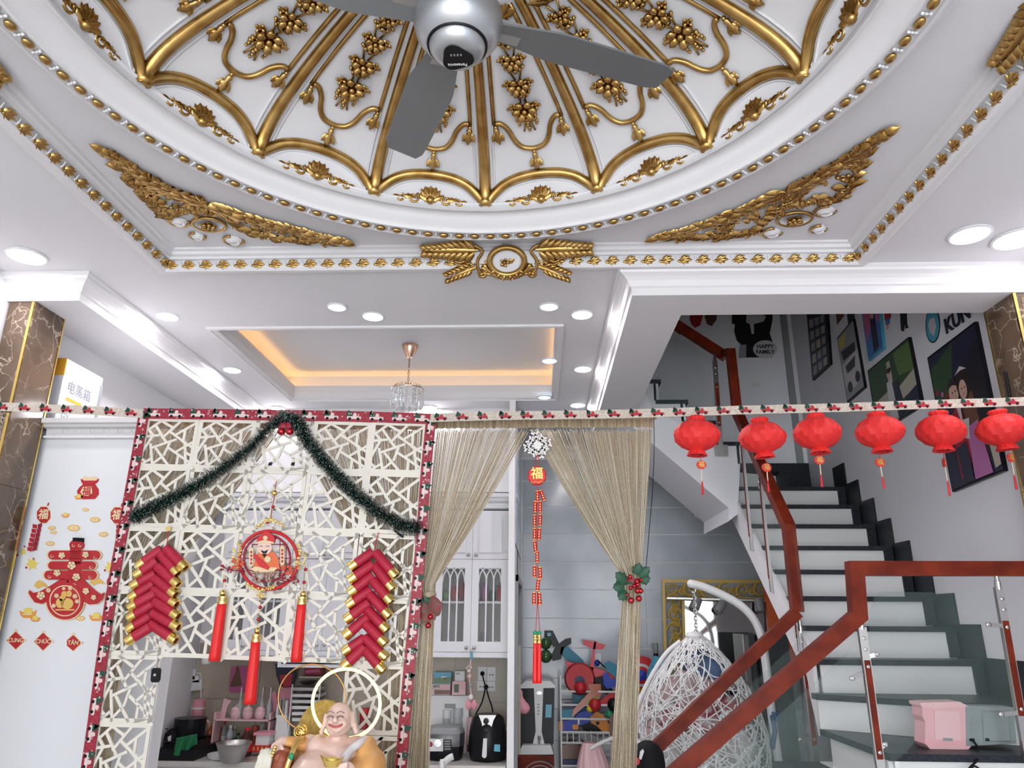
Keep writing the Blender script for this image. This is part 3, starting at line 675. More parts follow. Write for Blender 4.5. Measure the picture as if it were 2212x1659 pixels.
# printed truck: body, cab, wheels, tree (unit length along x)
def truck_mesh(name, body, cab, tree, wheel):
    t = MB()
    t.m = 0; t.prism([(-.5,0,.02),(.5,0,.02),(.5,0,.2),(.14,0,.24),(.04,0,.26),(-.5,0,.24)], (0,.02,0))
    t.m = 1; t.prism([(-.1,0,.26),(-.04,0,.46),(.12,0,.46),(.2,0,.26)], (0,.02,0))
    t.m = 2
    for k in range(3): t.prism([(-.62+.05*k,0,.22+.14*k),(-.08+.0*k,0,.22+.1*k),(-.45+.0*k,0,.56+.06*k)], (0,.03,0))
    t.m = 3
    for x in (-.3,.3): t.prism([(x+.11*math.cos(a),-.004,.03+.11*math.sin(a)) for a in [2*math.pi*i/10 for i in range(10)]], (0,.02,0))
    return t.mesh(name, [body, cab, tree, wheel])
mat('print_pink', (.78,.62,.60), .6)
truckA = truck_mesh('truck_print', 'truck_red', 'truck_red', 'pine', 'black'); truckB = truck_mesh('truck_print', 'print_pink', 'print_pink', 'pine', 'black')
def strip(mb, P, w, up, th=.002):      # a ribbon of width w along the path P
    n = len(P); up = Vector(up); vs = []
    for p in P:
        for q in (p+up*w/2, p-up*w/2): vs += [q+Vector((0,-th,0)), q+Vector((0,th,0))]
    fs = []
    for i in range(n-1):
        a, b = i*4, i*4+4; fs += [(a,a+2,b+2,b),(a+1,b+1,b+3,a+3),(a,b,b+1,a+1),(a+2,a+3,b+3,b+2)]
    fs += [(0,1,3,2),(4*n-4,4*n-2,4*n-1,4*n-3)]
    return mb.add(vs, fs)
mat('print_white', (.80,.66,.66), .6)
flake = MB()
for k in range(3):
    a = math.pi*k/3; flake.obox((0,0,0), (.5*math.cos(a),0,.5*math.sin(a)), (0,.1,0), (-.06*math.sin(a),0,.06*math.cos(a)))
flake = flake.mesh('print_dot', 'print_white')
def ribbon(name, px, y, wpx, m, parent, n_tr, me, ts, up=(0,0,1), wob=0, dots=0):
    P = smooth_path([PY(u, v, y) for u, v in px], 8); wd = wpx*mpp(px[0][0], px[0][1], y)
    for i, p in enumerate(P): p.y += wob*math.sin(i*1.7)
    o = strip(MB(), P, wd, up).build(name, m, parent)
    up = Vector(up); L = [0]
    for i in range(1, len(P)): L.append(L[-1]+(P[i]-P[i-1]).length)
    rn = random.Random(5)
    for k in range(n_tr):
        s_ = L[-1]*(k+.5)/n_tr; i = max(j for j in range(len(L)-1) if L[j] <= s_); f_ = (s_-L[i])/(L[i+1]-L[i]); p = P[i].lerp(P[i+1], f_); ex = (P[i+1]-P[i]).normalized(); ez = ex.cross(Vector((0,1,0)))*-1
        if ez.dot(up) < 0: ez = -ez
        R_ = Matrix((ex*ts, Vector((0,.03,0)), ez*ts)).transposed().to_4x4()
        inst('truck_print', me, o, Matrix.Translation(p+Vector((0,-.0035,0))-ez*wd*.28) @ R_)
        for q in range(dots):
            pp = p+ex*(rn.uniform(-.5,.5)*L[-1]/n_tr)+ez*rn.uniform(-.42,.42)*wd; sz = rn.uniform(.006,.011)
            inst('print_dot', flake, o, Matrix.Translation(pp+Vector((0,-.0028,0))) @ Matrix.Diagonal((sz,.008,sz,1)))
    return o
ribbon('ribbon_border', [(309,893),(460,895),(620,897),(780,900),(936,905)], YS-.010, 23, 'dark_red', screen, 13, truckB, .070, dots=5)
ribbon('ribbon_border', [(312,885),(292,1000),(268,1130),(243,1270),(222,1410),(203,1550),(185,1675)], YS-.011, 22, 'dark_red', screen, 15, truckB, .070, (1,0,0), dots=5)
ribbon('ribbon_border', [(932,900),(920,1020),(911,1150),(899,1290),(885,1430),(874,1560),(864,1675)], YS-.011, 22, 'dark_red', screen, 15, truckB, .070, (1,0,0), dots=5)
r1 = ribbon('ribbon', [(-60,876),(60,881),(180,886),(308,893)], 3.432, 19, 'ribbon_cream', None, 8, truckA, .058, wob=.002)
tag(r1, 'cream ribbon printed with red trucks between the marble column and the lattice screen', 'ribbon')
r2 = ribbon('ribbon', [(930,903),(1010,900),(1100,898),(1300,895),(1420,892),(1600,886),(1800,881),(2000,874),(2260,866)], 3.432, 19, 'ribbon_cream', None, 28, truckA, .058, wob=.002)
tag(r2, 'long cream ribbon printed with red trucks stretched over curtain and lanterns', 'ribbon')

# ------------------------------------------------------------------ string curtains
mat('strand_light', (.74,.66,.54), .4)
def bez(a, b, c, n): return [a*(1-t)**2+b*2*t*(1-t)+c*t*t for t in [i/n for i in range(n+1)]]
def curtain(lbl, y, halves, hdr):
    t = thing('string_curtain', lbl, 'curtain', PY(hdr[0], 1659, y))
    p0, p1 = PY(hdr[0], hdr[2], y), PY(hdr[1], hdr[3], y); n = 150; vs = []
    h = MB(); hh = hdr[4]*mpp(hdr[0], hdr[2], y)
    def hd(a, b): p = p0.lerp(p1, a); return p+Vector((.004*math.sin(a*170)*b, .009*math.sin(a*210)+.004*math.sin(a*97)-.004*b, .012-hh*b))
    h.grid(hd, 260, 4); h.build('heading', 'strand_header', t, 'all')
    MB().tube([p0+Vector((-.02,.0,-.004)), p1+Vector((.02,.0,-.004))], .006, 6).build('rail', 'strand_header', t)
    rn = random.Random(int(hdr[0]))
    for nm, (u0, u1, v0, gu, gv, gw, bu, bv, bw, cnt) in halves:
        sm = MB()
        for k in range(cnt):
            f_ = (k+rn.random())/cnt; u = u0+(u1-u0)*f_; a = PY(u, v0+rn.uniform(-4,4), y+rn.uniform(-.006,.006)); g_ = (f_-.5)
            g1 = PY(gu+gw*g_+rn.uniform(-2,2), gv, y+rn.uniform(-.012,.012)); mid = a.lerp(g1, .5); mid.z -= .05*abs((a-g1).x); mid.x += .18*(a.x-g1.x)*.2
            e = PY(bu+bw*g_+rn.uniform(-4,4), bv+rn.uniform(-6,6), y+rn.uniform(-.015,.015))
            path = bez(a, mid, g1, 7)+[g1.lerp(e, .33)+Vector((rn.uniform(-.004,.004),0,0)), g1.lerp(e, .66)+Vector((rn.uniform(-.005,.005),0,0)), e]
            sm.m = 1 if rn.random() < .3 else 0
            sm.tube(path, .0019, 3)
        tag(sm.build(nm, ['strand','strand_light'], t, 'all'), kind='stuff')
    return t
curtain('beige string curtain tied back on both sides of the kitchen doorway', 3.56,
  [('strands', (942,1142,930,926,1262,26,900,1700,46,135)), ('strands', (1145,1372,930,1362,1250,28,1340,1700,46,150)), ('strands', (1372,1408,928,1378,1250,16,1362,1700,20,30))], (938,1409,905,902,27))
curtain('beige string curtain hanging tied back behind the lattice screen', 3.585,
  [('strands', (318,606,928,256,1345,34,205,1700,50,230)), ('strands', (640,936,928,866,1345,30,838,1700,60,230))], (312,938,902,908,27))

# ------------------------------------------------------------------ tinsel garland
gp = [PY(u, v, 3.462) for u, v in ((286,1118),(330,1097),(385,1070),(440,1040),(490,1005),(540,965),(580,925),(612,905),(640,912),(660,945),(690,985),(720,1020),(750,1050),(790,1085),(830,1115),(870,1135),(905,1142))]
G = smooth_path(gp, 14); gt = thing('tinsel_garland', 'dark green tinsel garland with frosted white tips draped over the lattice screen', 'garland', gp[7])
MB().tube(G, .007, 6).build('core', 'pine', gt)
mat('tinsel_green', (.008,.045,.035), .35, .3); mat('frost', (.72,.80,.80), .5)
nd = MB(); rn = random.Random(2)
for i in range(len(G)-1):
    ax = (G[i+1]-G[i]).normalized(); o1 = ax.orthogonal().normalized(); o2 = ax.cross(o1)
    for k in range(46):
        a = rn.uniform(0, 2*math.pi); e = (o1*math.cos(a)+o2*math.sin(a)+ax*rn.uniform(-.5,.5)).normalized(); p = G[i].lerp(G[i+1], rn.random()); L = rn.uniform(.030,.052); s_ = ax.cross(e).normalized()*.0017
        q = p+e*L*.87; nd.m = 0; nd.add([p+s_, p-s_, q-s_, q+s_], [(0,1,2,3)]); nd.m = 1; nd.add([q+s_, q-s_, p+e*L], [(0,1,2)])
tag(nd.build('needles', ['tinsel_green','frost'], gt), kind='stuff')
# pair of shiny red balls under its peak
mat('ornament_red', (.45,.005,.012), .12, .6, coat=.6)
bt = thing('ornament_balls', 'two shiny dark red balls with pink bow under the garland peak', 'ornament', PY(616,935,3.45))
for u in (608, 626): MB().ball(PY(u, 932, 3.445), .020, 14, 10).build('ball', 'ornament_red', bt, 'all')
bm_ = MB(); leaf(bm_, PY(617,918,3.44), (-1,0,-.3), (0,-1,0), .035, .03); leaf(bm_, PY(617,918,3.44), (1,0,-.3), (0,-1,0), .035, .03); bm_.tube([PY(617,905,3.45), PY(617,925,3.445)], .003, 5); bm_.build('bow', 'dark_red', bt, 'all')

# ------------------------------------------------------------------ large firecracker hangings
def cracker_set(lbl, pairs, y, cord, r):
    t = thing('firecracker_hanging', lbl, 'decoration', PY(*cord[-1], y), 'large paper firecracker hangings on the screen')
    MB().tube(fp(cord, y), .002, 5).build('cord', 'red', t)
    for k, (x0, y0, x1, y1) in enumerate(pairs):
        yy = y-.014-.004*(k % 3); a, b = PY(x0, y0, yy), PY(x1, y1, yy+.012); d_ = (b-a); L = d_.length; d_.normalize()
        c_ = MB().lathe([(r*.92,.006),(r,.012),(r,L-.006),(r*.85,L)], 14, a, d_).build('cracker', 'cracker_red', t, True)
        MB().lathe([(r*.55,.02),(r*.6,-.006),(r*1.02,-.008),(r*1.06,-.004),(r*1.06,.028),(r*.9,.029)], 14, a, d_, cap=False).build('gold_cap', 'gold_bright', c_, True)
z1 = lambda *l: [(x*.3616, 860+y*.3616) if i % 2 == 0 else 0 for i, (x, y) in enumerate(l)]
S1 = .3616
lp = [(830,1000,965,900),(1105,1010,990,895),(815,1055,940,972),(1060,1045,958,930),(795,1120,930,1045),(1060,1110,938,1005),(785,1190,918,1105),(1045,1170,918,1070),(780,1248,930,1165),(1050,1228,915,1140),(775,1310,915,1228),(1060,1300,920,1212),(770,1378,898,1300),(1060,1365,908,1280),(765,1448,900,1365),(1045,1445,900,1345)]
cracker_set('maroon paper firecracker hanging of sixteen tubes on the screen beside the white panel', [(a*S1, 860+b*S1, c_*S1, 860+d_*S1) for a,b,c_,d_ in lp], YS-.016, [(364,1142),(362,1165),(358,1188)], .0235)
S2 = .3255
rp = [(1040,1120,1185,1020),(1330,1178,1200,1020),(1035,1205,1185,1100),(1312,1262,1190,1105),(1035,1290,1185,1175),(1300,1348,1180,1205),(1025,1372,1172,1270),(1288,1442,1160,1300),(1010,1468,1160,1355),(1272,1535,1140,1395),(1005,1575,1150,1450),(1262,1625,1135,1495)]
rp = [(420+a*S2, 860+b*S2, 420+c_*S2, 860+d_*S2) for a,b,c_,d_ in rp]+[(745,1408,788,1378),(832,1420,786,1376),(743,1440,788,1396),(826,1448,786,1400)]
cracker_set('maroon paper firecracker hanging of sixteen tubes on the screen beside the string curtain', rp, YS-.016, [(818,1150),(812,1170),(808,1194)], .0235)
coin = tag(MB().lathe([(.003,-.002),(.012,-.002),(.012,.002),(.003,.002)], 16, PY(364,1142,YS-.02), (0,1,0)).build('hanging_coin', 'gold_bright'), 'small gold coin above the firecracker hanging beside the white panel', 'coin')
fob = thing('key_fob', 'black key fob hanging on a metal ring from the lattice screen', 'key fob', PY(336,1465,YS-.015))
MB().prism(fp([(327,1446),(331,1443),(344,1443),(346,1447),(344,1468),(341,1474),(328,1474),(325,1470)], YS-.02), (0,.012,0)).build('case', 'black', fob)
MB().lathe([(0,0),(.006,0),(.006,.003),(0,.003)], 12, PY(334,1458,YS-.023), (0,1,0)).build('button', 'steel', fob)
MB().tube(fp([(338,1443),(341,1430),(343,1424)], YS-.016), .002, 5).build('chain', 'steel', fob)
bk = tag(MB().prism(fp([(850,1147),(853,1145),(872,1157),(869,1162)], YS-.02), (0,.01,0)).build('black_clip', 'black_matte'), 'small black clip where the garland ends on the screen', 'clip')

# ------------------------------------------------------------------ wealth medallion with tassels
YM = YS-.03
md = thing('hanging_medallion', 'red and gold ring medallion with a smiling figure and three red tassels', 'decoration', PY(580,1520,YM))
MB().tube([PY(u, v, YM) for u, v in circ_px(580, 1210, 63, 63, 40)], .0075, 8, True).build('outer_ring', 'red', md, 'all')
MB().tube([PY(u, v, YM+.006) for u, v in circ_px(577, 1206, 50, 50, 36)], .0055, 8, True).build('inner_ring', 'dark_red', md, 'all')
l_ = MB()
for a in ((545,1176,545,1238),(605,1165,605,1245),(618,1180,618,1232),(530,1206,625,1206),(545,1176,618,1176),(538,1232,618,1232)): l_.tube([PY(a[0],a[1],YM+.008), PY(a[2],a[3],YM+.008)], .0022, 4)
l_.build('window_bars', 'dark_red', md)
MB().tube(fp([(597,1040),(594,1060),(591,1085),(587,1100),(585,1118)], YM), .002, 5).build('cord', 'dark_red', md)
def filigree(pts, sz, seed):
    f_ = MB(); rn = random.Random(seed); D_ = Vector((0,-1,0))
    for u, v in pts:
        p = PY(u, v, YM-.006); an = rn.uniform(0, 6.28)
        scroll(f_, p, Vector((1,0,0)), Vector((0,0,1)), D_, sz, sz*.28, 1.2, an, 5)
        leaf(f_, p+D_*.002, (math.cos(an),0,math.sin(an)), D_, sz*2, sz*1.1, .4, 2, .5, 0, 5, 4)
    return f_.build('gold_filigree', 'gold_bright', md, 'all')
filigree([(u, 1133-10*math.cos((u-585)/14)) for u in range(556, 616, 6)]+[(585,1118),(580,1124),(591,1124)], .008, 1)
filigree([(515+3*math.sin(k), 1175+8*k) for k in range(7)]+[(506,1190),(504,1202),(508,1212)], .008, 2)
filigree([(646+3*math.sin(k), 1180+8*k) for k in range(7)]+[(657,1195),(660,1207),(655,1218)], .008, 3)
filigree([(563+7*k, 1277-3*abs(k)) for k in range(-4, 5)]+[(556,1287),(563,1283),(570,1287),(563,1293)], .008, 4)
def beadset(pts, r, m, nm='bead'):
    for u, v in pts: MB().ball(PY(u, v, YM), r, 10, 7).build(nm, m, md, 'all')
beadset(((590,1095),(485,1254),(660,1230),(657,1258),(562,1312),(558,1338),(578,1128)), .0085, 'ornament_red')
beadset(((593,1065),(481,1281),(655,1283),(556,1362)), .015, 'gold_bright', 'gold_knot')
mat('coral', (.75,.12,.06), .4)
br = MB(); rn = random.Random(4)
for u0, v0, u1, v1 in ((475,1222,528,1232),(600,1252,645,1250)):
    br.tube(fp([(u0,v0),((u0+u1)/2,(v0+v1)/2+6),(u1,v1)], YM-.01), .002, 4)
    for k in range(16): t_ = rn.random(); br.ball(PY(u0+(u1-u0)*t_+rn.uniform(-4,4), v0+(v1-v0)*t_+rn.uniform(-4,9), YM-.012), rn.uniform(.004,.007), 6, 4)
br.build('berry_sprig', 'dark_red', md, 'all')
br = MB()
for u0, v0 in ((514,1217),(622,1233)):
    br = MB(); br.tube(fp([(u0-8,v0),(u0+8,v0)], YM-.012), .002, 4)
    for k in range(14): br.ball(PY(u0+rn.uniform(-13,13), v0+rn.uniform(-9,9), YM-.014), rn.uniform(.005,.008), 6, 4)
    br.build('berry_sprig', 'coral', md, 'all')
# smiling figure: cut-out of layered pieces
mat('skin_print', (.86,.60,.50), .5); mat('robe_orange', (.80,.16,.05), .5); mat('cream_print', (.80,.62,.36), .5)
fg = MB()
fg.m = 0; fprism(fg, [(548,1225),(552,1200),(560,1192),(590,1192),(600,1205),(604,1228),(590,1232),(560,1232)], YM-.002, .008)       # robe
fg.m = 1; fprism(fg, circ_px(571, 1183, 16, 15, 18), YM-.010, .014)           # face
fg.m = 2; fprism(fg, [(553,1172),(557,1160),(563,1156),(568,1150),(574,1148),(582,1150),(590,1157),(594,1165),(591,1174),(572,1170)], YM-.012, .014)   # hat
fg.m = 3; fprism(fg, circ_px(573, 1162, 5, 5, 10), YM-.016, .006); fprism(fg, [(553,1175),(572,1171),(591,1175),(591,1171),(572,1166),(553,1171)], YM-.014, .006)
fg.m = 3; fprism(fg, circ_px(578, 1208, 7, 7, 10), YM-.010, .006); fprism(fg, [(540,1230),(550,1224),(600,1226),(590,1236),(555,1236)], YM-.006, .006)
fg.m = 2; fprism(fg, [(546,1199),(550,1196),(582,1226),(578,1231),(560,1224)], YM-.012, .008)
fg.m = 4; fprism(fg, [(563,1188),(571,1191),(579,1187),(575,1195),(567,1195)], YM-.0125, .004)
for e in (563,578): fg.tube(fp([(e-4,1181),(e,1178.5),(e+4,1181)], YM-.011), .0012, 4)
fprism(fg, [(566,1196),(575,1196),(571,1205)], YM-.014, .004)
fg.build('figure', ['robe_orange','skin_print','red','cream_print','black'], md)
for (u0, u1, v0, v1) in ((538,547,1182,1225),(605,614,1178,1222)):
    f_ = MB(); f_.m = 0; fprism(f_, [(u0,v0+4),((u0+u1)/2,v0),(u1,v0+4),(u1,v1-4),((u0+u1)/2,v1),(u0,v1-4)], YM-.004, .006)
    f_.m = 1
    for k in range(4): fprism(f_, [(u0+2.5,v0+8+8*k),(u1-2.5,v0+8+8*k),(u1-2.5,v0+13+8*k),(u0+2.5,v0+13+8*k)], YM-.006, .003)
    f_.build('scroll_plate', ['cream_print','truck_red'], md)
cr_ = MB(); rn = random.Random(9)
for k in range(40): cr_.ball(PY(rn.uniform(545,600), rn.uniform(1236,1258), YM+rn.uniform(-.01,.004)), rn.uniform(.004,.009), 5, 4)
mat('rose_crystal', (.55,.36,.30), .15, .4); cr_.build('crystal_cluster', 'rose_crystal', md)
def tassel(parent, top, bot, w0, w1, y, m='red_bright', collar=None, nm='tassel'):
    a, b = PY(*top, y), PY(*bot, y); d_ = b-a; L = d_.length; d_.normalize(); k0 = mpp(*top, y); r0, r1 = w0*k0/2, w1*k0/2
    MB().lathe([(r0*.5,0),(r0,.006),(r0,L*.2),(r1,L*.9),(r1*1.02,L)], 20, a, d_, wob=lambda an, t: 1+.10*math.sin(an*7)*min(1, t*2)).build(nm, m, parent, 'all')
    if collar: MB().lathe([(r0*.8,-.030),(r0*1.05,-.028),(r0*1.05,-.018),(r0*.9,-.016),(r0*.9,-.010),(r0*1.08,-.008),(r0*1.08,.006)], 16, a, d_, cap=False).build('gold_collar', 'gold_bright', parent, True)
for q in (((480,1302),(463,1428),19,22), ((652,1303),(640,1430),19,22), ((553,1384),(540,1521),19,24)): tassel(md, q[0], q[1], q[2], q[3], YM, collar=1)
for q in (((484,1240),(481,1270)), ((660,1222),(655,1274)), ((564,1292),(556,1352))): MB().tube(fp(q, YM), .0018, 4).build('cord', 'gold_bright', md)

# ------------------------------------------------------------------ doorway hanging with small crackers
YD = 3.47
dh = thing('cracker_string', 'red plaque and string of small gold printed crackers hanging in the doorway', 'decoration', PY(1160,1480,YD))
MB().tube(fp([(1162,982),(1155,1000),(1160,1012),(1165,1000),(1162,982)], YD-.004), .0018, 5).build('loop', 'red', dh)
MB().tube([PY(1162,984,YD-.002), Vector((PY(1162,930,3.53).x,3.53,PY(1162,925,3.53).z)), Vector((PY(1162,930,3.56).x,3.562,PY(1162,906,3.56).z))], .001, 4).build('thread', 'plastic_white', dh)
pl = fprism(MB(), circ_px(1160, 1027, 21, 22, 8, math.pi/8), YD-.008, .014, .08).build('plaque', 'red', dh)
fprism(MB(), circ_px(1160, 1027, 18, 19, 8, math.pi/8), YD-.0095, .004).build('plaque_face', 'red_bright', pl)
add_text('福', 'lettering', 'gold_paper', pl, front_at(PY(1160,1024,YD-.012)), .060, .001, .001)
for k in range(7): MB().ball(PY(1148+4*k, 1041+1.5*math.sin(k*2), YD-.011), .004, 6, 4).build('gilt_blossom', 'gold_paper', pl)
cl = [(902,735,0),(940,728,.35),(885,812,0),(922,812,0),(880,915,0),(922,910,-.03),(880,1015,0),(915,1015,-.05),(885,1110,.12),(900,1185,0),(880,1295,0),(922,1305,.05),(905,1395,-.1),(876,1495,0),(918,1497,.05)]
for i, (x, y, an) in enumerate(cl):
    u, v = 900+x*.2893, 860+y*.2893; p = PY(u, v, YD+.003*(i % 2)); ax = Vector((math.sin(an),0,-math.cos(an)))
    c_ = MB().lathe([(.0075,-.028),(.0085,-.026),(.0085,.026),(.0075,.028)], 12, p, ax).build('cracker', 'red', dh, True)
    q = MB(); q.m = 0
    for s_ in (-1, 1): q.lathe([(.0088,s_*.025-.0015),(.0088,s_*.025+.0015)], 12, p, ax, cap=False)
    for k in range(3): q.obox(p+ax*(-.012+.012*k)+Vector((0,-.0086,0)), (.0025,0,0), (0,.0004,0), ax*.0022)
    q.build('gilt_print', 'gold_paper', c_)
MB().tube(fp([(1160,1049),(1160,1150),(1161,1300),(1157,1365)], YD), .0014, 4).build('cord', 'red', dh); MB().tube(fp([(1161,1290),(1166,1365)], YD), .0014, 4).build('cord', 'red', dh)
mat('jade', (.02,.30,.14), .3)
for u in (1156, 1165): MB().ball(PY(u, 1367, YD), .010, 10, 7).build('bead', 'jade', dh, 'all'); tassel(dh, (u, 1386), (u-.5, 1476), 8.5, 10, YD, 'red_bright', 1)
sn = MB(); p = PY(1161,962,YD+.004)
for k in range(8):
    a = math.pi*k/4+.2; e = Vector((math.cos(a),0,math.sin(a))); s_ = Vector((-e.z,0,e.x)); L = .066 if k % 2 == 0 else .052
    sn.obox(p+e*L*.5, e*L*.5, (0,.002,0), s_*.005)
    for f_ in (.45,.75):
        for q in (-1, 1): sn.obox(p+e*L*f_+(e+s_*q)*.009, (e+s_*q)*.009, (0,.002,0), (s_-e*q)*.003)
sn.lathe([(0,-.004),(.02,-.003),(.02,.003),(0,.004)], 10, p, (0,1,0)); mat('snow', (.86,.82,.80), .5)
tag(sn.build('snowflake', 'snow'), 'white snowflake ornament at the top of the doorway', 'snowflake')

# ------------------------------------------------------------------ curtain ties
ht = thing('holly_tie', 'holly sprig with red berries tied round the curtain at the stair side', 'decoration', PY(1366,1262,3.54))
g = MB(); rn = random.Random(8)
for u, v, an, L in ((1352,1258,2.4,.07),(1348,1266,3.3,.06),(1352,1276,4.0,.06),(1380,1246,.7,.07),(1375,1242,1.3,.06),(1383,1252,.1,.05)): leaf(g, PY(u, v, 3.52), (math.cos(an),-.15,math.sin(an)), (0,-1,.1), L, .045, .3, 3, .4)
g.tube([PY(u, v, 3.53) for u, v in ((1345,1262),(1365,1258),(1388,1256))], .006, 5); g.build('leaves', 'leaf_green', ht, 'all')
for u, v, r in ((1361,1246,.011),(1376,1256,.012),(1378,1263,.011),(1385,1253,.009),(1377,1276,.014),(1384,1276,.013),(1380,1293,.015),(1363,1297,.015),(1355,1285,.009),(1370,1266,.010),(1362,1270,.010)): MB().ball(PY(u, v, 3.515), r, 12, 8).build('berry', 'ornament_red', ht, 'all')
MB().lathe([(.034,-.012),(.037,0),(.034,.012)], 16, PY(1366,1256,3.56), cap=False).build('band', 'dark_red', ht, True)
lt = thing('bow_tie_back', 'red plaid bow with two shiny balls tied round the curtain at the screen side', 'decoration', PY(928,1325,3.54))
mat('plaid', (.30,.03,.04), .6, noise=(120,(.10,.10,.07),.45,.55))
g = MB(); leaf(g, PY(926,1314,3.52), (1,-.1,.35), (0,-1,0), .075, .075, .25, 1, .3); leaf(g, PY(926,1314,3.52), (-1,-.1,-.15), (0,-1,0), .05, .06, .25, 1, .3); leaf(g, PY(924,1316,3.52), (-.3,-.1,-1), (0,-1,0), .07, .04, .2, 1, .2); leaf(g, PY(928,1316,3.52), (.6,-.1,-1), (0,-1,0), .06, .04, .2, 1, .2); g.build('bow', 'plaid', lt, 'all')
g = MB(); leaf(g, PY(922,1305,3.52), (-.4,-.1,1), (0,-1,0), .04, .03); leaf(g, PY(924,1305,3.52), (.5,-.1,1), (0,-1,0), .03, .03); g.build('leaves', 'leaf_green', lt, 'all')
for u, v in ((930,1332),(925,1351)): MB().ball(PY(u, v, 3.515), .014, 12, 8).build('ball', 'ornament_red', lt, 'all')
MB().tube(fp([(928,1312),(930,1330),(925,1350)], 3.525), .002, 4).build('cord', 'red', lt)
MB().lathe([(.034,-.012),(.037,0),(.034,.012)], 16, PY(926,1285,3.56), cap=False).build('band', 'strand_header', lt, True)

# ------------------------------------------------------------------ honeycomb lanterns
def lantern_mesh():
    b = MB(); pr = [(.02,.088),(.034,.095),(.042,.086),(.034,.072),(.06,.064),(.085,.046),(.103,.018),(.106,-.004),(.098,-.03),(.075,-.054),(.05,-.066),(.034,-.074),(.044,-.09),(.047,-.098),(.030,-.094)]
    b.lathe(pr, 72, (0,0,0), cap=False, wob=lambda an, t: 1+.10*(abs(math.sin(an*6+math.sin(t*17)*1.1))-.5)+.03*math.sin(an*3+t*7)); return b.mesh('paper_body', 'lantern_red', 25)
lm = lantern_mesh()
mat('tag_red', (.70,.05,.03), .5); mat('cream_cord', (.75,.66,.50), .6)
for i, (u, v, tu, tv, eu, ev, rz) in enumerate(((1505,941,1515,1004,1518,1068,.1),(1646,945,1656,1010,1661,1062,.2),(1766,936,1770,994,1776,1052,0),(1899,933,1901,999,1910,1055,.1),(2032,931,2040,1000,2052,1070,1.35),(2164,928,2184,989,2196,1057,.4))):
    c_ = PY(u, v, 3.44); t = thing('paper_lantern', ('red honeycomb paper lantern hanging from the ribbon, '+('first','second','third','fourth','fifth','sixth')[i]+' counted from the string curtain'), 'lantern', c_, 'red paper lanterns on the ribbon')
    inst('paper_body', lm, t, Matrix.Translation(c_) @ Matrix.Rotation(i*.7, 4, 'Z') @ Matrix.Rotation((0.05,-.08,.04,0.02,-.03,.10)[i], 4, 'Y'))
    q = PY(tu, tv, 3.44); ex = Vector((math.cos(rz), math.sin(rz), 0))
    tg = MB().prism([q+ex*(.024*math.cos(a))+Vector((0,0,.021*math.sin(a)))-Vector((0,.003,0)) for a in [2*math.pi*k/14 for k in range(14)]], ex.cross(Vector((0,0,1)))*-.006).build('tag_plate', 'tag_red', t)
    M = Matrix.Translation(q+ex.cross(Vector((0,0,1)))*.002-Vector((0,.003,0))) @ Matrix.Rotation(rz, 4, 'Z') @ FRONT
    add_text('福', 'lettering', 'gold_paper', tg, M, .030, .0008)
    MB().tube([c_+Vector((0,0,-.08)), q+Vector((0,0,.02))], .0014, 4).build('cord', 'red', t)
    e = PY(eu, ev, 3.44); m1 = q.lerp(e, .55)
    MB().tube([q+Vector((0,0,-.02)), m1], .0028, 5).build('cord', 'cream_cord', t); MB().lathe([(.002,0),(.004,.01),(.006,(e-m1).length)], 8, m1, e-m1).build('tassel', 'red', t, True)
    MB().tube([c_+Vector((0,0,.085)), Vector((c_.x, 3.436, PY(u, 893-(u-1400)*.031, 3.436).z))], .0014, 4).build('hanger', 'red', t)
# ------------------------------------------------------------------ staircase
XS = 1.56                       # open edge of the upper flight
st = thing('staircase', 'staircase with black treads and white risers turning up along the picture wall', 'stairs', (1.9,4.6,0))
zt = lambda n: 1.678+.175*n
yt = lambda n: 4.6+.215*n
def tread(poly, z, th=.03): MB().prism([(p[0],p[1],z) for p in poly], (0,0,-th)).build('tread', 'dark_tread', st)
def riser(a, b, z, h=.175): 
    a, b = Vector((a[0],a[1],0)), Vector((b[0],b[1],0)); n = (b-a).normalized().cross(Vector((0,0,1)))
    MB().prism([a-n*.02+Vector((0,0,z-h)), b-n*.02+Vector((0,0,z-h)), b-n*.02+Vector((0,0,z-.028)), a-n*.02+Vector((0,0,z-.028))], -n*.02).build('riser', 'riser_white', st)
for n in range(-1, 7):
    y1 = yt(n+1)+.03 if n < 6 else 6.65
    tread([(XS-.01,yt(n)),(XR,yt(n)),(XR,y1),(XS-.01,y1)], zt(n))
    riser((XS,yt(n)), (XR-.07,yt(n)), zt(n))
z2, z3 = zt(-2), zt(-3)
A2 = PZ(1762,1499,z2); B2 = PZ(2120,1528,z2); B2 = A2+(B2-A2)*((XR-A2.x)/(B2.x-A2.x)); B2.y = max(B2.y, 3.72)
A3 = PZ(1783,1578,z3); M3_ = PZ(1920,1628,z3); B3 = Vector((XR,M3_.y,z3))
tread([A2, B2, (XR,yt(-1)+.03), (A2.x,yt(-1)+.03)], z2); riser(A2, B2.lerp(A2, .1), z2)
tread([A3, M3_, (2.38,M3_.y), (2.38,3.70), (XR,3.70), B2, A2], z3); riser(A3, M3_, z3); riser(M3_, (2.37,M3_.y), z3, .3)
riser((XS-.02,4.44), (XS+.2,4.42), z2)
for k in range(1, 6):
    x1 = A3.x-.02-.225*(k-1); z = z3-.175*k
    tread([(x1-.225,3.62),(x1+.1,3.62),(x1+.1,4.46),(x1-.225,4.46)], z); riser((x1-.225,4.46), (x1-.225,3.62), z)
MB().box((A3.x,3.64,0), (XR-.01,4.44,z3-.17)).build('landing_block', 'riser_white', st)
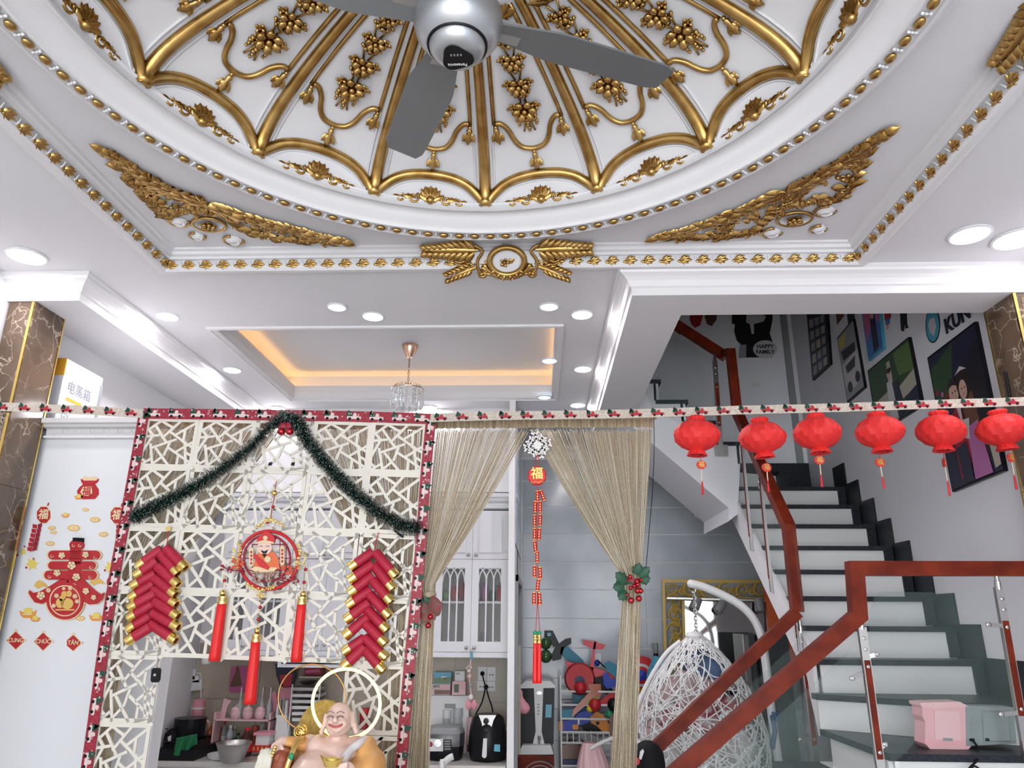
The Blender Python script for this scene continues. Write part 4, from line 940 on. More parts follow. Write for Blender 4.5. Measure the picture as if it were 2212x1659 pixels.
# black stepped skirting along the wall, one piece per step
for n in range(-3, 7):
    y0 = yt(n)-.02 if n > -2 else (3.72, 3.98)[n+3]; y1 = yt(n+1)-.02 if n > -3 else 3.98
    if n == -2: y1 = yt(-1)-.02
    MB().box((XR-.012,y0,zt(n)-.18), (XR,y1+.012,zt(n)+.19)).build('skirting', 'dark_tread', st)
    if n > -2: MB().box((XR-.07,yt(n)+.004,zt(n)-.17), (XR-.01,yt(n)+.018,zt(n)-.03)).build('skirting', 'dark_tread', st)
nl = lambda y: zt(0)+(y-yt(0))*.175/.215
MB().prism([(XS-.02,4.50,nl(4.50)-.21),(XS-.02,5.98,nl(5.98)-.21),(XS-.02,5.98,nl(5.98)-.30),(XS-.02,4.62,nl(4.62)-.29),(XS-.02,4.50,1.10)], (XR-XS+.015,0,0)).build('flight_slab', 'white_paint', st)
MB().prism([(XS-.025,4.46,nl(4.46)-.03),(XS-.025,5.98,nl(5.98)-.03),(XS-.025,5.98,nl(5.98)-.22),(XS-.025,4.62,nl(4.62)-.21),(XS-.025,4.46,1.12)], (.02,0,0)).build('side_string', 'white_paint', st)
# upper winder and second flight
tread([(XS,5.98),(2.05,6.2),(2.0,6.65),(XS,6.65)], zt(7)); riser((XS,5.98), (2.05,6.2), zt(7))
MB().box((1.62,6.61,zt(6)), (2.44,6.65,zt(6)+.34)).build('skirting', 'dark_tread', st); MB().box((2.0,6.1,zt(6)), (2.06,6.64,zt(6)+.17)).build('skirting', 'dark_tread', st)
for k in range(0, 6):
    x0 = 1.40-.21*k; z = 3.06+.175*k
    tread([(x0-.03,5.73),(x0+.23,5.73),(x0+.23,6.65),(x0-.03,6.65)], z); riser((x0+.21,5.75), (x0+.21,6.65), z)
    MB().box((x0-.02,6.62,z), (x0+.21,6.65,z+.2)).build('skirting', 'dark_tread', st)
def F2(u, v, y=5.75): return PY(u, v, y)
pl = [F2(1593,1111), F2(1574,1126), F2(1574,1097), F2(1454,996)]
e = (pl[3]-pl[2]).normalized(); q = pl[3]+e*.75; pl.append(q); pl.append(q+Vector((0,0,.42)))
for k in range(4, -1, -1): x0 = 1.40-.21*k; pl += [Vector((x0,5.75,3.03+.175*k)), Vector((x0+.21,5.75,3.03+.175*k))]
MB().prism(pl, (0,.9,0)).build('flight_slab', 'wall_grey', st)

# ------------------------------------------------------------------ railings
def rail(P, parent, w=.066, h=.060, upv=(0,0,1), nrm=None):
    """square handrail with mitred corners: nrm is the direction across the rail"""
    P = [Vector(p) for p in P]; n = len(P)
    for i in range(n-1):
        m = MB(); d_ = (P[i+1]-P[i]).normalized(); s_ = Vector(nrm[i]) if isinstance(nrm[0], (tuple, list, Vector)) else Vector(nrm); s_ = (s_-d_*s_.dot(d_)).normalized(); u_ = s_.cross(d_).normalized(); vs = []
        for q, dd in ((P[i], (P[i]-P[i-1]).normalized() if i else d_), (P[i+1], (P[i+2]-P[i+1]).normalized() if i < n-2 else d_)):
            bis = (d_+dd).normalized()
            for a, b in ((-1,-1),(1,-1),(1,1),(-1,1)):
                o = s_*(a*h/2)+u_*(b*w/2); t = -o.dot(bis)/max(.2, d_.dot(bis)); vs.append(q+o+d_*t)
        m.add(vs, [(0,3,2,1),(4,5,6,7),(0,1,5,4),(1,2,6,5),(2,3,7,6),(3,0,4,7)]); m.build('handrail', 'wood_red', parent)
def post(parent, top, bot, nrm, w=.036, d=.022, wood=(.26,.78)):
    top, bot = Vector(top), Vector(bot); d_ = (bot-top); L = d_.length; d_.normalize(); nrm = Vector(nrm).normalized(); s_ = nrm.cross(d_).normalized()
    p = MB().obox(top.lerp(bot, .5)+d_*.03, s_*w/2, nrm*d/2, d_*(L/2-.03)).build('post', 'steel', parent)
    MB().lathe([(.010,0),(.010,.03),(.014,.032),(.014,.07)], 12, top, d_).build('pin', 'steel', p)
    c = top.lerp(bot, (wood[0]+wood[1])/2); MB().obox(c-nrm*(d/2), s_*w*.36, nrm*.004, d_*(L*(wood[1]-wood[0])/2)).build('wood_inlay', 'wood_red', p)
    for f_ in (.14, .20, wood[0]+.035, wood[1]-.035):
        MB().lathe([(.008,0),(.008,.006),(.004,.008),(0,.008)], 10, top.lerp(bot, f_)-nrm*(d/2+.002), -nrm).build('bolt', 'chrome', p)
    return p
def clamp(parent, a, b, y):
    a, b = PY(*a, y), PY(*b, y-.006); d_ = (b-a); MB().obox((a+b)/2, d_*.55, (0,.003,0), d_.cross(Vector((0,1,0))).normalized()*.009).build('clamp', 'steel', parent)
    MB().lathe([(0,0),(.011,0),(.011,.008),(.006,.011),(0,.011)], 14, b+Vector((0,.0,0)), (0,-1,0)).build('bolt', 'chrome', parent)
YR = 3.585
fr_ = thing('stair_railing', 'red wood and glass stair railing in front of the landing with the pink case', 'railing', PY(1900,1659,YR))
rail([PY(1395,1725,YR), PY(1853,1330,YR), PY(1846,1228,YR), PY(2290,1229,YR)], fr_, nrm=(0,1,0), w=.066, h=.066)
post(fr_, PY(1857,1325,YR), PY(1912,1735,YR), (0,1,0)); post(fr_, PY(2151,1240,YR), PY(2222,1650,YR), (0,1,0), wood=(.26,.76))
MB().prism(fp([(1876,1330),(1890,1290),(1897,1279),(2155,1279),(2205,1560),(2205,1600),(1986,1594),(1922,1660),(1905,1680)], YR+.002), (0,.008,0)).build('glass_panel', 'glass', fr_)
MB().prism(fp([(1852,1390),(1660,1566),(1520,1692),(1540,1750),(1905,1750)], YR+.002), (0,.008,0)).build('glass_panel', 'glass', fr_)
for a, b in (((1872,1420),(1893,1413)), ((1862,1455),(1840,1465)), ((1895,1620),(1912,1608)), ((2170,1352),(2134,1349)), ((2195,1540),(2162,1543))): clamp(fr_, a, b, YR-.006)

YB = 4.44
rb = thing('stair_railing', 'red wood and glass stair railing along the open side of the flight', 'railing', (1.52,4.5,1.2))
D0 = PX(1722,1322,1.52); D1 = PX(1703,1138,1.52); D2 = PX(1592,890,1.52); D3 = D2+Vector((0,.03,.52)); D4 = PY(1440,688,5.72)
Aq = PY(1380,1650,D0.y); rail([Aq, D0], rb, nrm=(0,1,0), w=.066, h=.06); rail([D0, D1, D2, D3], rb, nrm=(1,0,0), w=.07, h=.064); rail([D3+Vector((0,0,-.02)), Vector((D3.x,5.70,D3.z+.03)), D4], rb, nrm=(0,1,0), w=.07, h=.064)
post(rb, PY(1727,1340,D0.y+.02), PY(1768,1690,D0.y+.02), (0,1,0)); 
for y in (4.62, 5.05, 5.42):
    zr = D1.z+(D2.z-D1.z)*(y-D1.y)/(D2.y-D1.y)-.03; post(rb, (1.525,y,zr), (1.525,y,nl(y)-.16), (1,0,0), w=.022, d=.018, wood=(.12,.9))
MB().prism([(1.53,4.52,nl(4.52)-.05),(1.53,5.62,nl(5.62)-.05),(1.53,5.62,nl(5.62)+.66),(1.53,4.52,nl(4.52)+.60)], (.008,0,0)).build('glass_panel', 'glass', rb)
MB().prism(fp([(1720,1390),(1500,1590),(1430,1660),(1480,1730),(1750,1730)], D0.y+.02), (0,.008,0)).build('glass_panel', 'glass', rb)
for a, b in (((1745,1585),(1728,1598)),): clamp(rb, a, b, D0.y+.005)
rc = thing('stair_railing', 'dark red handrail with glass climbing the upper flight behind the beam', 'railing', PY(1560,975,5.71))
rail([D4+Vector((-.25,0,.16)), D4, D4.lerp(Vector((D3.x,5.70,D3.z)), .3)], rc, nrm=(0,1,0), w=.07, h=.064)
post(rc, PY(1543,765,5.71), PY(1558,985,5.71), (0,1,0), wood=(.30,.72)); MB().box((PY(1546,985,5.72).x,5.70,PY(1546,985,5.72).z), (PY(1572,985,5.72).x,5.73,PY(1560,962,5.72).z)).build('foot_plate', 'steel', rc)
MB().prism(fp([(1540,775),(1430,705),(1395,850),(1410,880),(1540,960)], 5.715), (0,.008,0)).build('glass_panel', 'glass', rc)

# pink case and grey case on the landing, cable
zl = z3
pk = thing('pink_case', 'pink plastic case standing on the stair landing', 'case', PZ(2045,1615,zl))
mat('case_pink', (.86,.47,.49), .45); mat('case_pink_light', (.90,.56,.57), .4)
yk = 3.742
MB().prism(fp([(1992,1519),(2020,1520),(2085,1525),(2087,1618),(2010,1616),(1998,1607),(1999,1560),(1993,1548)], yk), (0,.10,0)).build('body', 'case_pink', pk)
MB().prism(fp([(1988,1518),(2074,1516),(2092,1526),(2020,1530),(1990,1526)], yk-.006), (0,.112,0)).build('lid', 'case_pink_light', pk)
MB().prism(fp([(2018,1535),(2072,1536),(2076,1600),(2020,1598)], yk-.004), (0,.006,0)).build('door_panel', 'case_pink_light', pk)
MB().prism(fp([(2038,1594),(2058,1595),(2058,1601),(2038,1600)], yk-.006), (0,.006,0)).build('label_plate', 'plastic_grey', pk)
MB().prism(fp([(2003,1612),(2098,1612),(2092,1619),(2010,1619)], yk-.004), (0,.108,0)).build('base', 'case_pink_light', pk)
mat('case_grey', (.30,.34,.34), .5)
gk = thing('grey_case', 'grey moulded case with recessed panel beside the pink case', 'case', PZ(2130,1610,zl))
MB().prism(fp([(2080,1524),(2190,1528),(2196,1606),(2086,1612)], yk+.02), (0,.09,0)).build('body', 'case_grey', gk)
MB().tube(fp([(2122,1536),(2180,1536),(2184,1600),(2126,1602)], yk+.019), .006, 6, True).build('recess_rim', 'case_grey', gk)
for a, b in ((2100,1598),(2132,1598)): MB().prism(fp(circ_px(a, b, 6, 4, 10), yk+.016), (0,.008,0)).build('socket', 'black', gk)
for k in range(7): MB().prism(fp([(2098,1548+6*k),(2112,1548+6*k),(2112,1551+6*k),(2098,1551+6*k)], yk+.017), (0,.006,0)).build('vent_slot', 'plastic_grey', gk)
cb = smooth_path([PY(2100,1598,yk), PY(2112,1615,yk-.02), PY(2112,1640,3.60), PY(2098,1655,3.57), PY(2085,1672,3.56), PY(2105,1655,3.55), PY(2122,1675,3.55), PY(2120,1720,3.55)], 6)
tag(MB().tube(cb, .0045, 6).build('power_cable', 'black_matte'), 'black power cable looping down from the grey case', 'cable')

# ------------------------------------------------------------------ pictures on the stair wall
def wpx(pts, x=XR-.02): return [PX(u, v, x) for u, v in pts]
def quadmap(q):
    def f_(a, b): (x0,y0),(x1,y1),(x2,y2),(x3,y3) = q; return ((x0*(1-a)+x1*a)*(1-b)+(x3*(1-a)+x2*a)*b, (y0*(1-a)+y1*a)*(1-b)+(y3*(1-a)+y2*a)*b)
    return f_
def picture(lbl, quad, frame_m, base_m, shapes, fw=.03):
    t = thing('framed_picture', lbl, 'picture', PX(*quad[3], XR-.02)); f_ = quadmap(quad)
    MB().prism(wpx(quad, XR-.022), (.022,0,0)).build('frame', frame_m, t)
    c_ = [(fw,fw),(1-fw,fw),(1-fw,1-fw),(fw,1-fw)]
    MB().prism(wpx([f_(*p) for p in c_], XR-.024), (.004,0,0)).build('print', base_m, t)
    for k, (m, pts) in enumerate(shapes):
        MB().prism(wpx([f_(*p) for p in pts], XR-.0245-.0002*k), (.001,0,0)).build('printed_shape', m, t)
    return t
def el(cx, cy, rx, ry, n=14): return [(cx+rx*math.cos(2*math.pi*i/n), cy+ry*math.sin(2*math.pi*i/n)) for i in range(n)]
for nm, c_ in (('p_navy',(.02,.022,.05)),('p_darkgreen',(.03,.07,.03)),('p_green',(.12,.2,.06)),('p_sand',(.48,.43,.36)),('p_skin',(.62,.40,.30)),('p_white',(.62,.6,.62)),('p_grey',(.32,.33,.36)),('p_blue',(.06,.18,.5)),('p_pink',(.55,.12,.28)),('p_red',(.4,.02,.03)),('p_yellow',(.6,.5,.12)),('p_purple',(.5,.16,.4)),('p_cyan',(.08,.4,.55)),('p_black',(.012,.012,.016)),('p_hair',(.02,.014,.014)),('p_brown',(.16,.07,.04))): mat(nm, c_, .3)
picture('dark framed collage of small photos at the far end of the stair wall', [(1740,650),(1783,640),(1793,787),(1755,822)], 'black', 'p_navy',
        [('p_grey' if (i+j) % 3 else 'p_sand', [(.1+.28*i,.25+.15*j),(.3+.28*i,.25+.15*j),(.28+.28*i,.36+.15*j),(.08+.28*i,.35+.15*j)]) for i in range(3) for j in range(5)])
picture('black framed picture of a pale car on the stair wall', [(1808,730),(1842,689),(1867,837),(1830,869)], 'black', 'p_grey',
        [('p_yellow',[(.05,.05),(.5,.05),(.35,.22),(.05,.2)]),('p_black',[(.1,.25),(.9,.3),(.85,.42),(.15,.4)]),('p_white',[(.05,.45),(.95,.42),(.95,.75),(.6,.9),(.05,.8)]),('p_black',[(.2,.5),(.8,.48),(.7,.62),(.25,.62)]),('p_black',el(.28,.83,.13,.08)),('p_black',el(.75,.78,.13,.08))], .02)
picture('pink and blue picture high on the stair wall', [(1857,650),(1896,640),(1908,753),(1876,780)], 'p_cyan', 'p_blue',
        [('p_pink',[(.05,.1),(.6,.05),(.4,.5),(.1,.7)]),('p_navy',[(.4,.35),(.7,.3),(.75,.9),(.4,.95)]),('p_skin',el(.55,.3,.1,.07)),('p_purple',[(.7,.1),(.95,.1),(.95,.5),(.75,.4)])])
picture('framed wedding photo among green trees on the stair wall', [(1874,801),(1962,728),(1991,876),(1895,937)], 'black', 'p_darkgreen',
        [('p_green',[(.6,.05),(.98,.05),(.98,.45),(.65,.4)]),('p_sand',[(.05,.55),(.4,.5),(.42,.1),(.5,.1),(.5,.98),(.05,.98)]),('p_sand',[(.62,.55),(.98,.45),(.98,.7),(.62,.75)]),('p_white',[(.36,.38),(.47,.38),(.5,.95),(.34,.95)]),('p_navy',[(.48,.42),(.60,.45),(.68,.95),(.5,.98)]),('p_skin',el(.44,.28,.05,.06)),('p_hair',el(.45,.23,.05,.04)),('p_navy',[(.7,.75),(.98,.68),(.98,.98),(.7,.98)])], .02)
picture('large framed wedding portrait of a couple low on the stair wall', [(2003,773),(2105,695),(2169,1017),(2057,1063)], 'black', 'p_navy',
        [('p_darkgreen',[(.02,.1),(.5,.02),(.3,.4),(.02,.5)])]+[(('p_red','p_purple','p_red','p_yellow')[i % 4], el(.06+.09*(i % 4)+.03*(i//4), .28+.11*(i//4)+.03*(i % 3), .03, .02, 8)) for i in range(16)]+
        [('p_black',[(.62,.22),(.98,.1),(.98,.95),(.75,.9)]),('p_red',[(.2,.50),(.42,.42),(.5,.7),(.42,.9),(.22,.95)]),('p_white',[(.36,.44),(.44,.44),(.42,.62)]),('p_brown',[(.46,.40),(.70,.40),(.74,.62),(.5,.64)]),('p_skin',el(.36,.35,.09,.075)),('p_hair',[(.27,.30),(.32,.24),(.42,.25),(.45,.31),(.36,.29)]),('p_hair',el(.57,.32,.135,.115)),('p_skin',el(.545,.36,.075,.068)),('p_white',[(.44,.24),(.56,.20),(.68,.24),(.56,.23)]),('p_black',el(.34,.34,.012,.006,6)),('p_black',el(.40,.34,.012,.006,6)),('p_black',el(.52,.35,.012,.006,6)),('p_black',el(.58,.35,.012,.006,6)),('p_pink',[(.53,.385),(.57,.385),(.55,.395)]),
         ('p_navy',[(.22,.72),(.42,.7),(.44,.98),(.26,.98)]),('p_purple',[(.48,.62),(.7,.60),(.80,.98),(.46,.98)]),('p_white',[(.40,.55),(.55,.56),(.50,.70),(.42,.68)]),('p_sand',[(.82,.72),(.97,.68),(.97,.95),(.86,.96)])], .015)
ov = thing('oval_sticker', 'oval blue and white wall sticker above the large portrait', 'sticker', PX(2014,740,XR))
MB().prism(wpx(circ_px(2014, 702, 15, 39, 24), XR-.006), (.006,0,0)).build('border', 'p_black', ov); MB().prism(wpx(circ_px(2014, 702, 13.5, 36, 24), XR-.008), (.004,0,0)).build('field', 'p_cyan', ov)
MB().prism(wpx([(2008,690),(2018,686),(2022,705),(2017,726),(2009,718),(2005,702)], XR-.009), (.002,0,0)).build('shape', 'p_white', ov); MB().prism(wpx(circ_px(2016, 668, 6, 6, 10), XR-.009), (.002,0,0)).build('shape', 'p_grey', ov)
kn = thing('name_letters', 'dark letters reading KUN on the wall above the large portrait', 'letters', PX(2066,700,XR))
pk0 = PX(2067,690,XR-.006); add_text('KUN', 'letter', 'p_navy', kn, Matrix.Translation(pk0) @ Matrix(((0,0,-1,0),(-1,0,0,0),(0,1,0,0),(0,0,0,1))), .125, .002, .004)
def wall_fig(lbl, shapes, nm='wall_sticker'):
    t = thing(nm, lbl, 'sticker', PX(*shapes[0][1][0], XR))
    for k, (m, pts) in enumerate(shapes): MB().prism(wpx(pts, XR-.006-.0005*k), (.006,0,0)).build('cut_shape', m, t)
wall_fig('small red and blue figure cut-out high on the stair wall', [('p_red',[(1909,655),(1923,655),(1923,686),(1911,692)]),('p_blue',[(1912,692),(1922,687),(1920,700),(1913,702)]),('p_skin',[(1914,702),(1920,700),(1918,712),(1915,712)])])
wall_fig('small black suited figure cut-out high on the stair wall', [('p_black',[(1943,655),(1956,655),(1958,700),(1961,708),(1955,710),(1953,690),(1951,716),(1946,714)])])
wall_fig('small dark portrait hung between the collage and the pink picture', [('p_brown',[(1803,655),(1821,645),(1822,682),(1808,701)])], 'small_portrait')
wall_fig('small dark blue picture hung just above the car picture', [('p_navy',[(1826,650),(1844,640),(1845,690),(1833,708)])], 'small_portrait')
# cut-outs on the far stairwell wall
YW = 6.64
hf = thing('couple_cutout', 'black and white couple cut-out with round HAPPY FAMILY disc on the stairwell wall', 'wall decor', PY(1630,775,YW))
def wall_px(m, pts, k=0, nm='cut_shape'): MB().prism(fp(pts, YW-.004*k), (0,.008,0)).build(nm, m, hf)
wall_px('p_black', [(1582,640),(1668,640),(1669,690),(1663,720),(1670,742),(1668,771),(1600,772),(1602,745),(1592,735),(1586,715),(1588,700),(1581,698)], 1)
wall_px('p_white', [(1613,660),(1640,660),(1640,676),(1655,683),(1650,694),(1628,700),(1629,720),(1624,722),(1620,700),(1612,696)], 2); wall_px('p_grey', [(1599,745),(1612,744),(1612,772),(1596,773)], 2)
dsc = MB().prism(fp(circ_px(1653, 754, 26, 19, 28), YW-.012), (0,.008,0)).build('disc', 'p_white', hf)
for i, tx in enumerate(('HAPPY','FAMILY')): add_text(tx, 'lettering', 'p_black', dsc, front_at(PY(1653,748.5+12*i,YW-.015)), .054, .001, .0012)
h2 = thing('shoe_cutout', 'dark red cut-out pair on the stairwell wall over the upper handrail', 'wall decor', PY(1520,705,YW))
for pts in ([(1493,650),(1517,650),(1519,680),(1513,702),(1502,708),(1494,700),(1490,690)], [(1519,650),(1549,650),(1548,690),(1538,704),(1528,700),(1523,685)]): MB().prism(fp(pts, YW-.004), (0,.008,0)).build('cut_shape', 'p_red' if pts[0][0] < 1500 else 'p_brown', h2)
sw = tag(MB().prism(fp([(1624,827),(1643,827),(1643,834),(1624,834)], YW), (0,.01,0)).build('wall_switch', 'plastic_white'), 'white wall switch on the stairwell wall under the couple cut-out', 'switch')
# ------------------------------------------------------------------ kitchen cabinets
YC = 5.95
zb, zd1, zd0, zt0, ztop = PY(1010,1420,YC).z, PY(1010,1408,YC).z, PY(1010,1209,YC).z, PY(1010,1103,YC).z, PY(1010,1068,YC).z
mat('cab_inside', (.62,.58,.54), .6); mat('pane', (.70,.74,.75), .03, alpha=.08)
def knob(x, z, par): MB().lathe([(.005,0),(.005,.012),(.013,.016),(.014,.022),(.008,.028),(0,.029)], 12, (x,YC-.018,z), (0,-1,0)).build('knob', 'steel', par, True)
def arch_door(t, x0, x1, kx):
    fr = MB(); w = .055
    fr.box((x0,YC-.02,zd1), (x0+w,YC,zd0)).box((x1-w,YC-.02,zd1), (x1,YC,zd0)).box((x0+w,YC-.02,zd1), (x1-w,YC,zd1+.075)).box((x0+w,YC-.02,zd0-.065), (x1-w,YC,zd0))
    d_ = fr.build('door', 'cabinet_white', t)
    MB().box((x0+w,YC-.008,zd1+.07), (x1-w,YC-.005,zd0-.06)).build('pane', 'pane', d_)
    a, b, z0_, z1_ = x0+w, x1-w, zd1+.075, zd0-.065; s_ = (b-a)/3; m = MB()
    for k in (1, 2): m.box((a+k*s_-.006,YC-.016,z0_), (a+k*s_+.006,YC-.006,z1_-.09))
    for k in range(4):
        for sg in (-1, 1):
            P = [(a+k*s_+sg*s_*2*(1-math.cos(q))*.5, YC-.011, z1_-.11+.11*math.sin(q)) for q in [math.pi/2*i/8*1.0 for i in range(9)]]
            P = [p for p in P if a-.004 <= p[0] <= b+.004]
            if len(P) > 1: m.tube(P, .006, 5)
    m.build('mullions', 'cabinet_white', d_); knob(kx, zd1+.03, d_)
def plain_door(t, x0, x1, z0_, z1_, kx, kz):
    d_ = MB().box((x0,YC-.02,z0_), (x1,YC,z1_)).build('door', 'cabinet_white', t)
    MB().prism([(x0+.05,YC-.021,z0_+.05),(x1-.05,YC-.021,z0_+.05),(x1-.05,YC-.021,z1_-.05),(x0+.05,YC-.021,z1_-.05)], (0,-.008,0)).build('raised_panel', 'cabinet_white', d_); knob(kx, kz, d_)
def unit(lbl, x0, x1, arch=True):
    t = thing('wall_cabinet', lbl, 'cabinet', ((x0+x1)/2,YC+.17,zb), 'white wall cabinets over the kitchen counter'); xm = (x0+x1)/2
    b = MB(); b.box((x0,YC,zb), (x0+.016,6.285,zt0)).box((x1-.016,YC,zb), (x1,6.285,zt0)).box((x0,YC,zb), (x1,6.285,zb+.02)).box((x0,YC,zd0-.005), (x1,6.285,zd0+.012)).box((x0,YC,zt0-.016), (x1,6.285,zt0)).box((x0,YC-.018,zb), (x1,YC+.01,zd1-.003)); b.build('body', 'cabinet_white', t)
    MB().box((x0+.01,6.27,zb), (x1-.01,6.284,zt0)).build('back_panel', 'cab_inside', t)
    zs = (zd1+zd0)/2+.02; MB().box((x0+.016,YC+.02,zs-.008), (x1-.016,6.27,zs+.008)).build('shelf', 'cabinet_white', t)
    if arch:
        arch_door(t, x0+.002, xm-.001, xm-.03); arch_door(t, xm+.001, x1-.002, xm+.03)
    else:
        plain_door(t, x0+.002, xm-.001, zd1, zd0-.003, xm-.03, zd1+.04); plain_door(t, xm+.001, x1-.002, zd1, zd0-.003, xm+.03, zd1+.04)
    plain_door(t, x0+.002, xm-.001, zd0+.003, zt0-.004, xm-.03, zd0+.035); plain_door(t, xm+.001, x1-.002, zd0+.003, zt0-.004, xm+.03, zd0+.035)
    return zs
xr = PY(1097,1400,YC).x; W_ = .575
zsh = unit('white wall cabinet with gothic arch glass doors beside the grey tiled wall', xr-W_, xr)
unit('white wall cabinet with gothic arch glass doors behind the firecracker hanging of the curtain side', xr-2*W_-.003, xr-W_-.003)
unit('white wall cabinet with plain doors behind the round medallion', xr-3*W_-.006, xr-2*W_-.006, False)
unit('white wall cabinet with gothic arch glass doors behind the firecracker hanging of the panel side', xr-4*W_-.009, xr-3*W_-.009)
cor = MB(); xl = xr-4*W_-.02
sweep_line(cor, (xl,YC,ztop), (xr+.0,YC,ztop), (0,-1,0), [(-.3,0),(.07,0),(.07,.03),(.055,.04),(.045,.06),(.02,.075),(.018,.095),(.03,.10),(.03,.115),(.0,.125),(-.3,.125)], 0, 0)
cor.build('tmp', 'cabinet_white'); o = bpy.data.objects['tmp']; o.name = 'cabinet_cornice'; o.data.name = 'cabinet_cornice'; tag(o, 'white moulded cornice running along the top of the wall cabinets', 'cornice')
o2 = MB(); sweep_line(o2, (xr,6.28,ztop), (xr,YC,ztop), (1,0,0), [(0,0),(.07,0),(.07,.03),(.055,.04),(.045,.06),(.02,.075),(.018,.095),(.03,.10),(.03,.115),(.0,.125)], 0, -1); o2.build('return', 'cabinet_white', o)
# packets and cups behind the glass
pm = ['p_green','red','p_yellow','plastic_white','dark_red','p_blue','green','p_pink']
for nm, c_ in (('pk_a',(.15,.35,.08)),('pk_b',(.5,.03,.05)),('pk_c',(.6,.35,.2))): mat(nm, c_, .35)
rn = random.Random(12); 
PKT = [('crumpled green snack packet','pk_a'),('crumpled red snack packet','pk_b'),('maroon sweets packet','dark_red'),('black tea packet','p_black'),('white sugar packet','plastic_white'),('purple biscuit packet','p_purple'),('dark green noodle packet','green'),('red spice packet','red')]
for k, (nm, m) in enumerate(PKT):
    x = xr-W_+.07+.062*k; b = MB(); w2 = .028; h2 = .09+.03*(k % 3)
    b.grid(lambda a, c: Vector((x+w2*math.cos(2*math.pi*a)*(1-.5*(abs(c-.5)*2)**3), 6.10+.03*math.sin(2*math.pi*a)*(1-.9*(abs(c-.5)*2)**2)+.008*math.sin(a*30+c*9), zsh+.009+h2*c)), 12, 6, True)
    tag(b.build('food_packet', m, None, 'all'), nm+' on the upper shelf of the cabinet by the tiled wall', 'packet', 'packets in the arch door cabinet')
for k, (x, m, lb, r, h) in enumerate(((xr-.47,'coral','orange lidded cup',.03,.07),(xr-.40,'plastic_white','white mug',.033,.085),(xr-.33,'plastic_white','tall pale jar',.03,.11),(xr-.20,'plastic_grey','tall clear grey bottle',.025,.16),(xr-.10,'plastic_white','white lidded tub',.05,.10))):
    tag(MB().lathe([(r*.85,0),(r,.01),(r,h*.8),(r*.9,h*.85),(r*.95,h*.88),(r*.6,h)], 16, (x,6.1,zb+.021)).build('kitchen_cup', m, None, True), lb+' on the lower shelf of the cabinet by the tiled wall', 'cup')
# range hood under the plain cabinet
hd = thing('range_hood', 'slim white range hood under the plain wall cabinet', 'range hood', (xr-2.5*W_,5.9,zb-.1))
MB().box((xr-3*W_,5.80,zb-.075), (xr-2*W_-.01,6.28,zb-.002)).build('body', 'cabinet_white', hd); MB().box((xr-3*W_+.03,5.795,zb-.05), (xr-2*W_-.04,5.80,zb-.04)).build('groove', 'black', hd)
tag(MB().lathe([(.02,0),(.032,-.015),(.036,-.04),(.03,-.065),(0,-.075)], 16, (PY(446,1426,5.98).x,5.98,zb)).build('lamp_bulb', 'plastic_white', None, True), 'white bulb lamp under the cabinet beside the range hood', 'lamp')

# ------------------------------------------------------------------ counter and what stands on it
ZK = .72
ct = thing('kitchen_counter', 'kitchen base cabinet run with pale stone worktop', 'counter', (-1.4,6.0,0))
mat('stone_top', (.62,.59,.55), .2, noise=(6,(.72,.70,.66),.35,.65))
MB().box((-2.80,5.70,ZK-.035), (-.245,6.285,ZK)).build('worktop', 'stone_top', ct)
for k in range(4): MB().box((-2.80+.638*k+.003,5.73,.1), (-2.80+.638*(k+1)-.003,6.28,ZK-.036)).build('base_unit', 'cabinet_white', ct)
MB().box((-2.5,5.78,0), (-.3,6.25,.1)).build('plinth', 'plastic_grey', ct)
def at(u, vb, z=ZK, ymax=6.2): p = PZ(u, vb, z); return p if p.y < ymax else Vector((PY(u, vb, ymax).x, ymax, z))
def hgt(u, vt, p): return PY(u, vt, p.y).z-p.z
# rice cooker
p = at(957,1645); p.y += .13; rc_ = thing('rice_cooker', 'dark grey rice cooker with control panel on the worktop', 'rice cooker', p); r = 42*mpp(957,1600,p.y); H = hgt(957,1566,p)
mat('cooker_grey', (.15,.15,.155), .35, .6)
sq = lambda an, t: 1/max(abs(math.cos(an)), abs(math.sin(an)))**.45
MB().lathe([(r*.80,0),(r*.88,.01),(r*.92,H*.2),(r*.95,H*.62)], 32, p, wob=sq).build('body', 'black', rc_, True)
MB().lathe([(r*.955,H*.42),(r*.965,H*.45),(r*.965,H*.78),(r*.95,H*.80)], 32, p, wob=sq, cap=False).build('steel_band', 'cooker_grey', rc_, True)
MB().lathe([(r*.95,H*.79),(r*.94,H*.86),(r*.8,H*.97),(r*.4,H),(0,H)], 32, p, wob=sq).build('lid', 'plastic_grey', rc_, True)
fy = p.y-r*.97
for nm, m, (u0,v0,u1,v1) in (('label_panel','plastic_white',(921,1596,957,1623)),('button_panel','black',(958,1598,975,1623))): MB().prism(fp([(u0,v0),(u1,v0),(u1,v1),(u0,v1)], fy-.008), (0,.012,0)).build(nm, m, rc_)
MB().prism(fp(circ_px(929,1608,6,6,12), fy-.010), (0,.004,0)).build('red_mark', 'dark_red', rc_); MB().lathe([(0,0),(.028,0),(.026,.008),(0,.009)], 20, PY(946,1605,fy-.010), (0,-1,0)).build('dial', 'chrome', rc_)
for k in range(4): MB().prism(fp([(960,1600+5.5*k),(973,1600+5.5*k),(973,1603+5.5*k),(960,1603+5.5*k)], fy-.010), (0,.004,0)).build('button', 'plastic_grey', rc_)
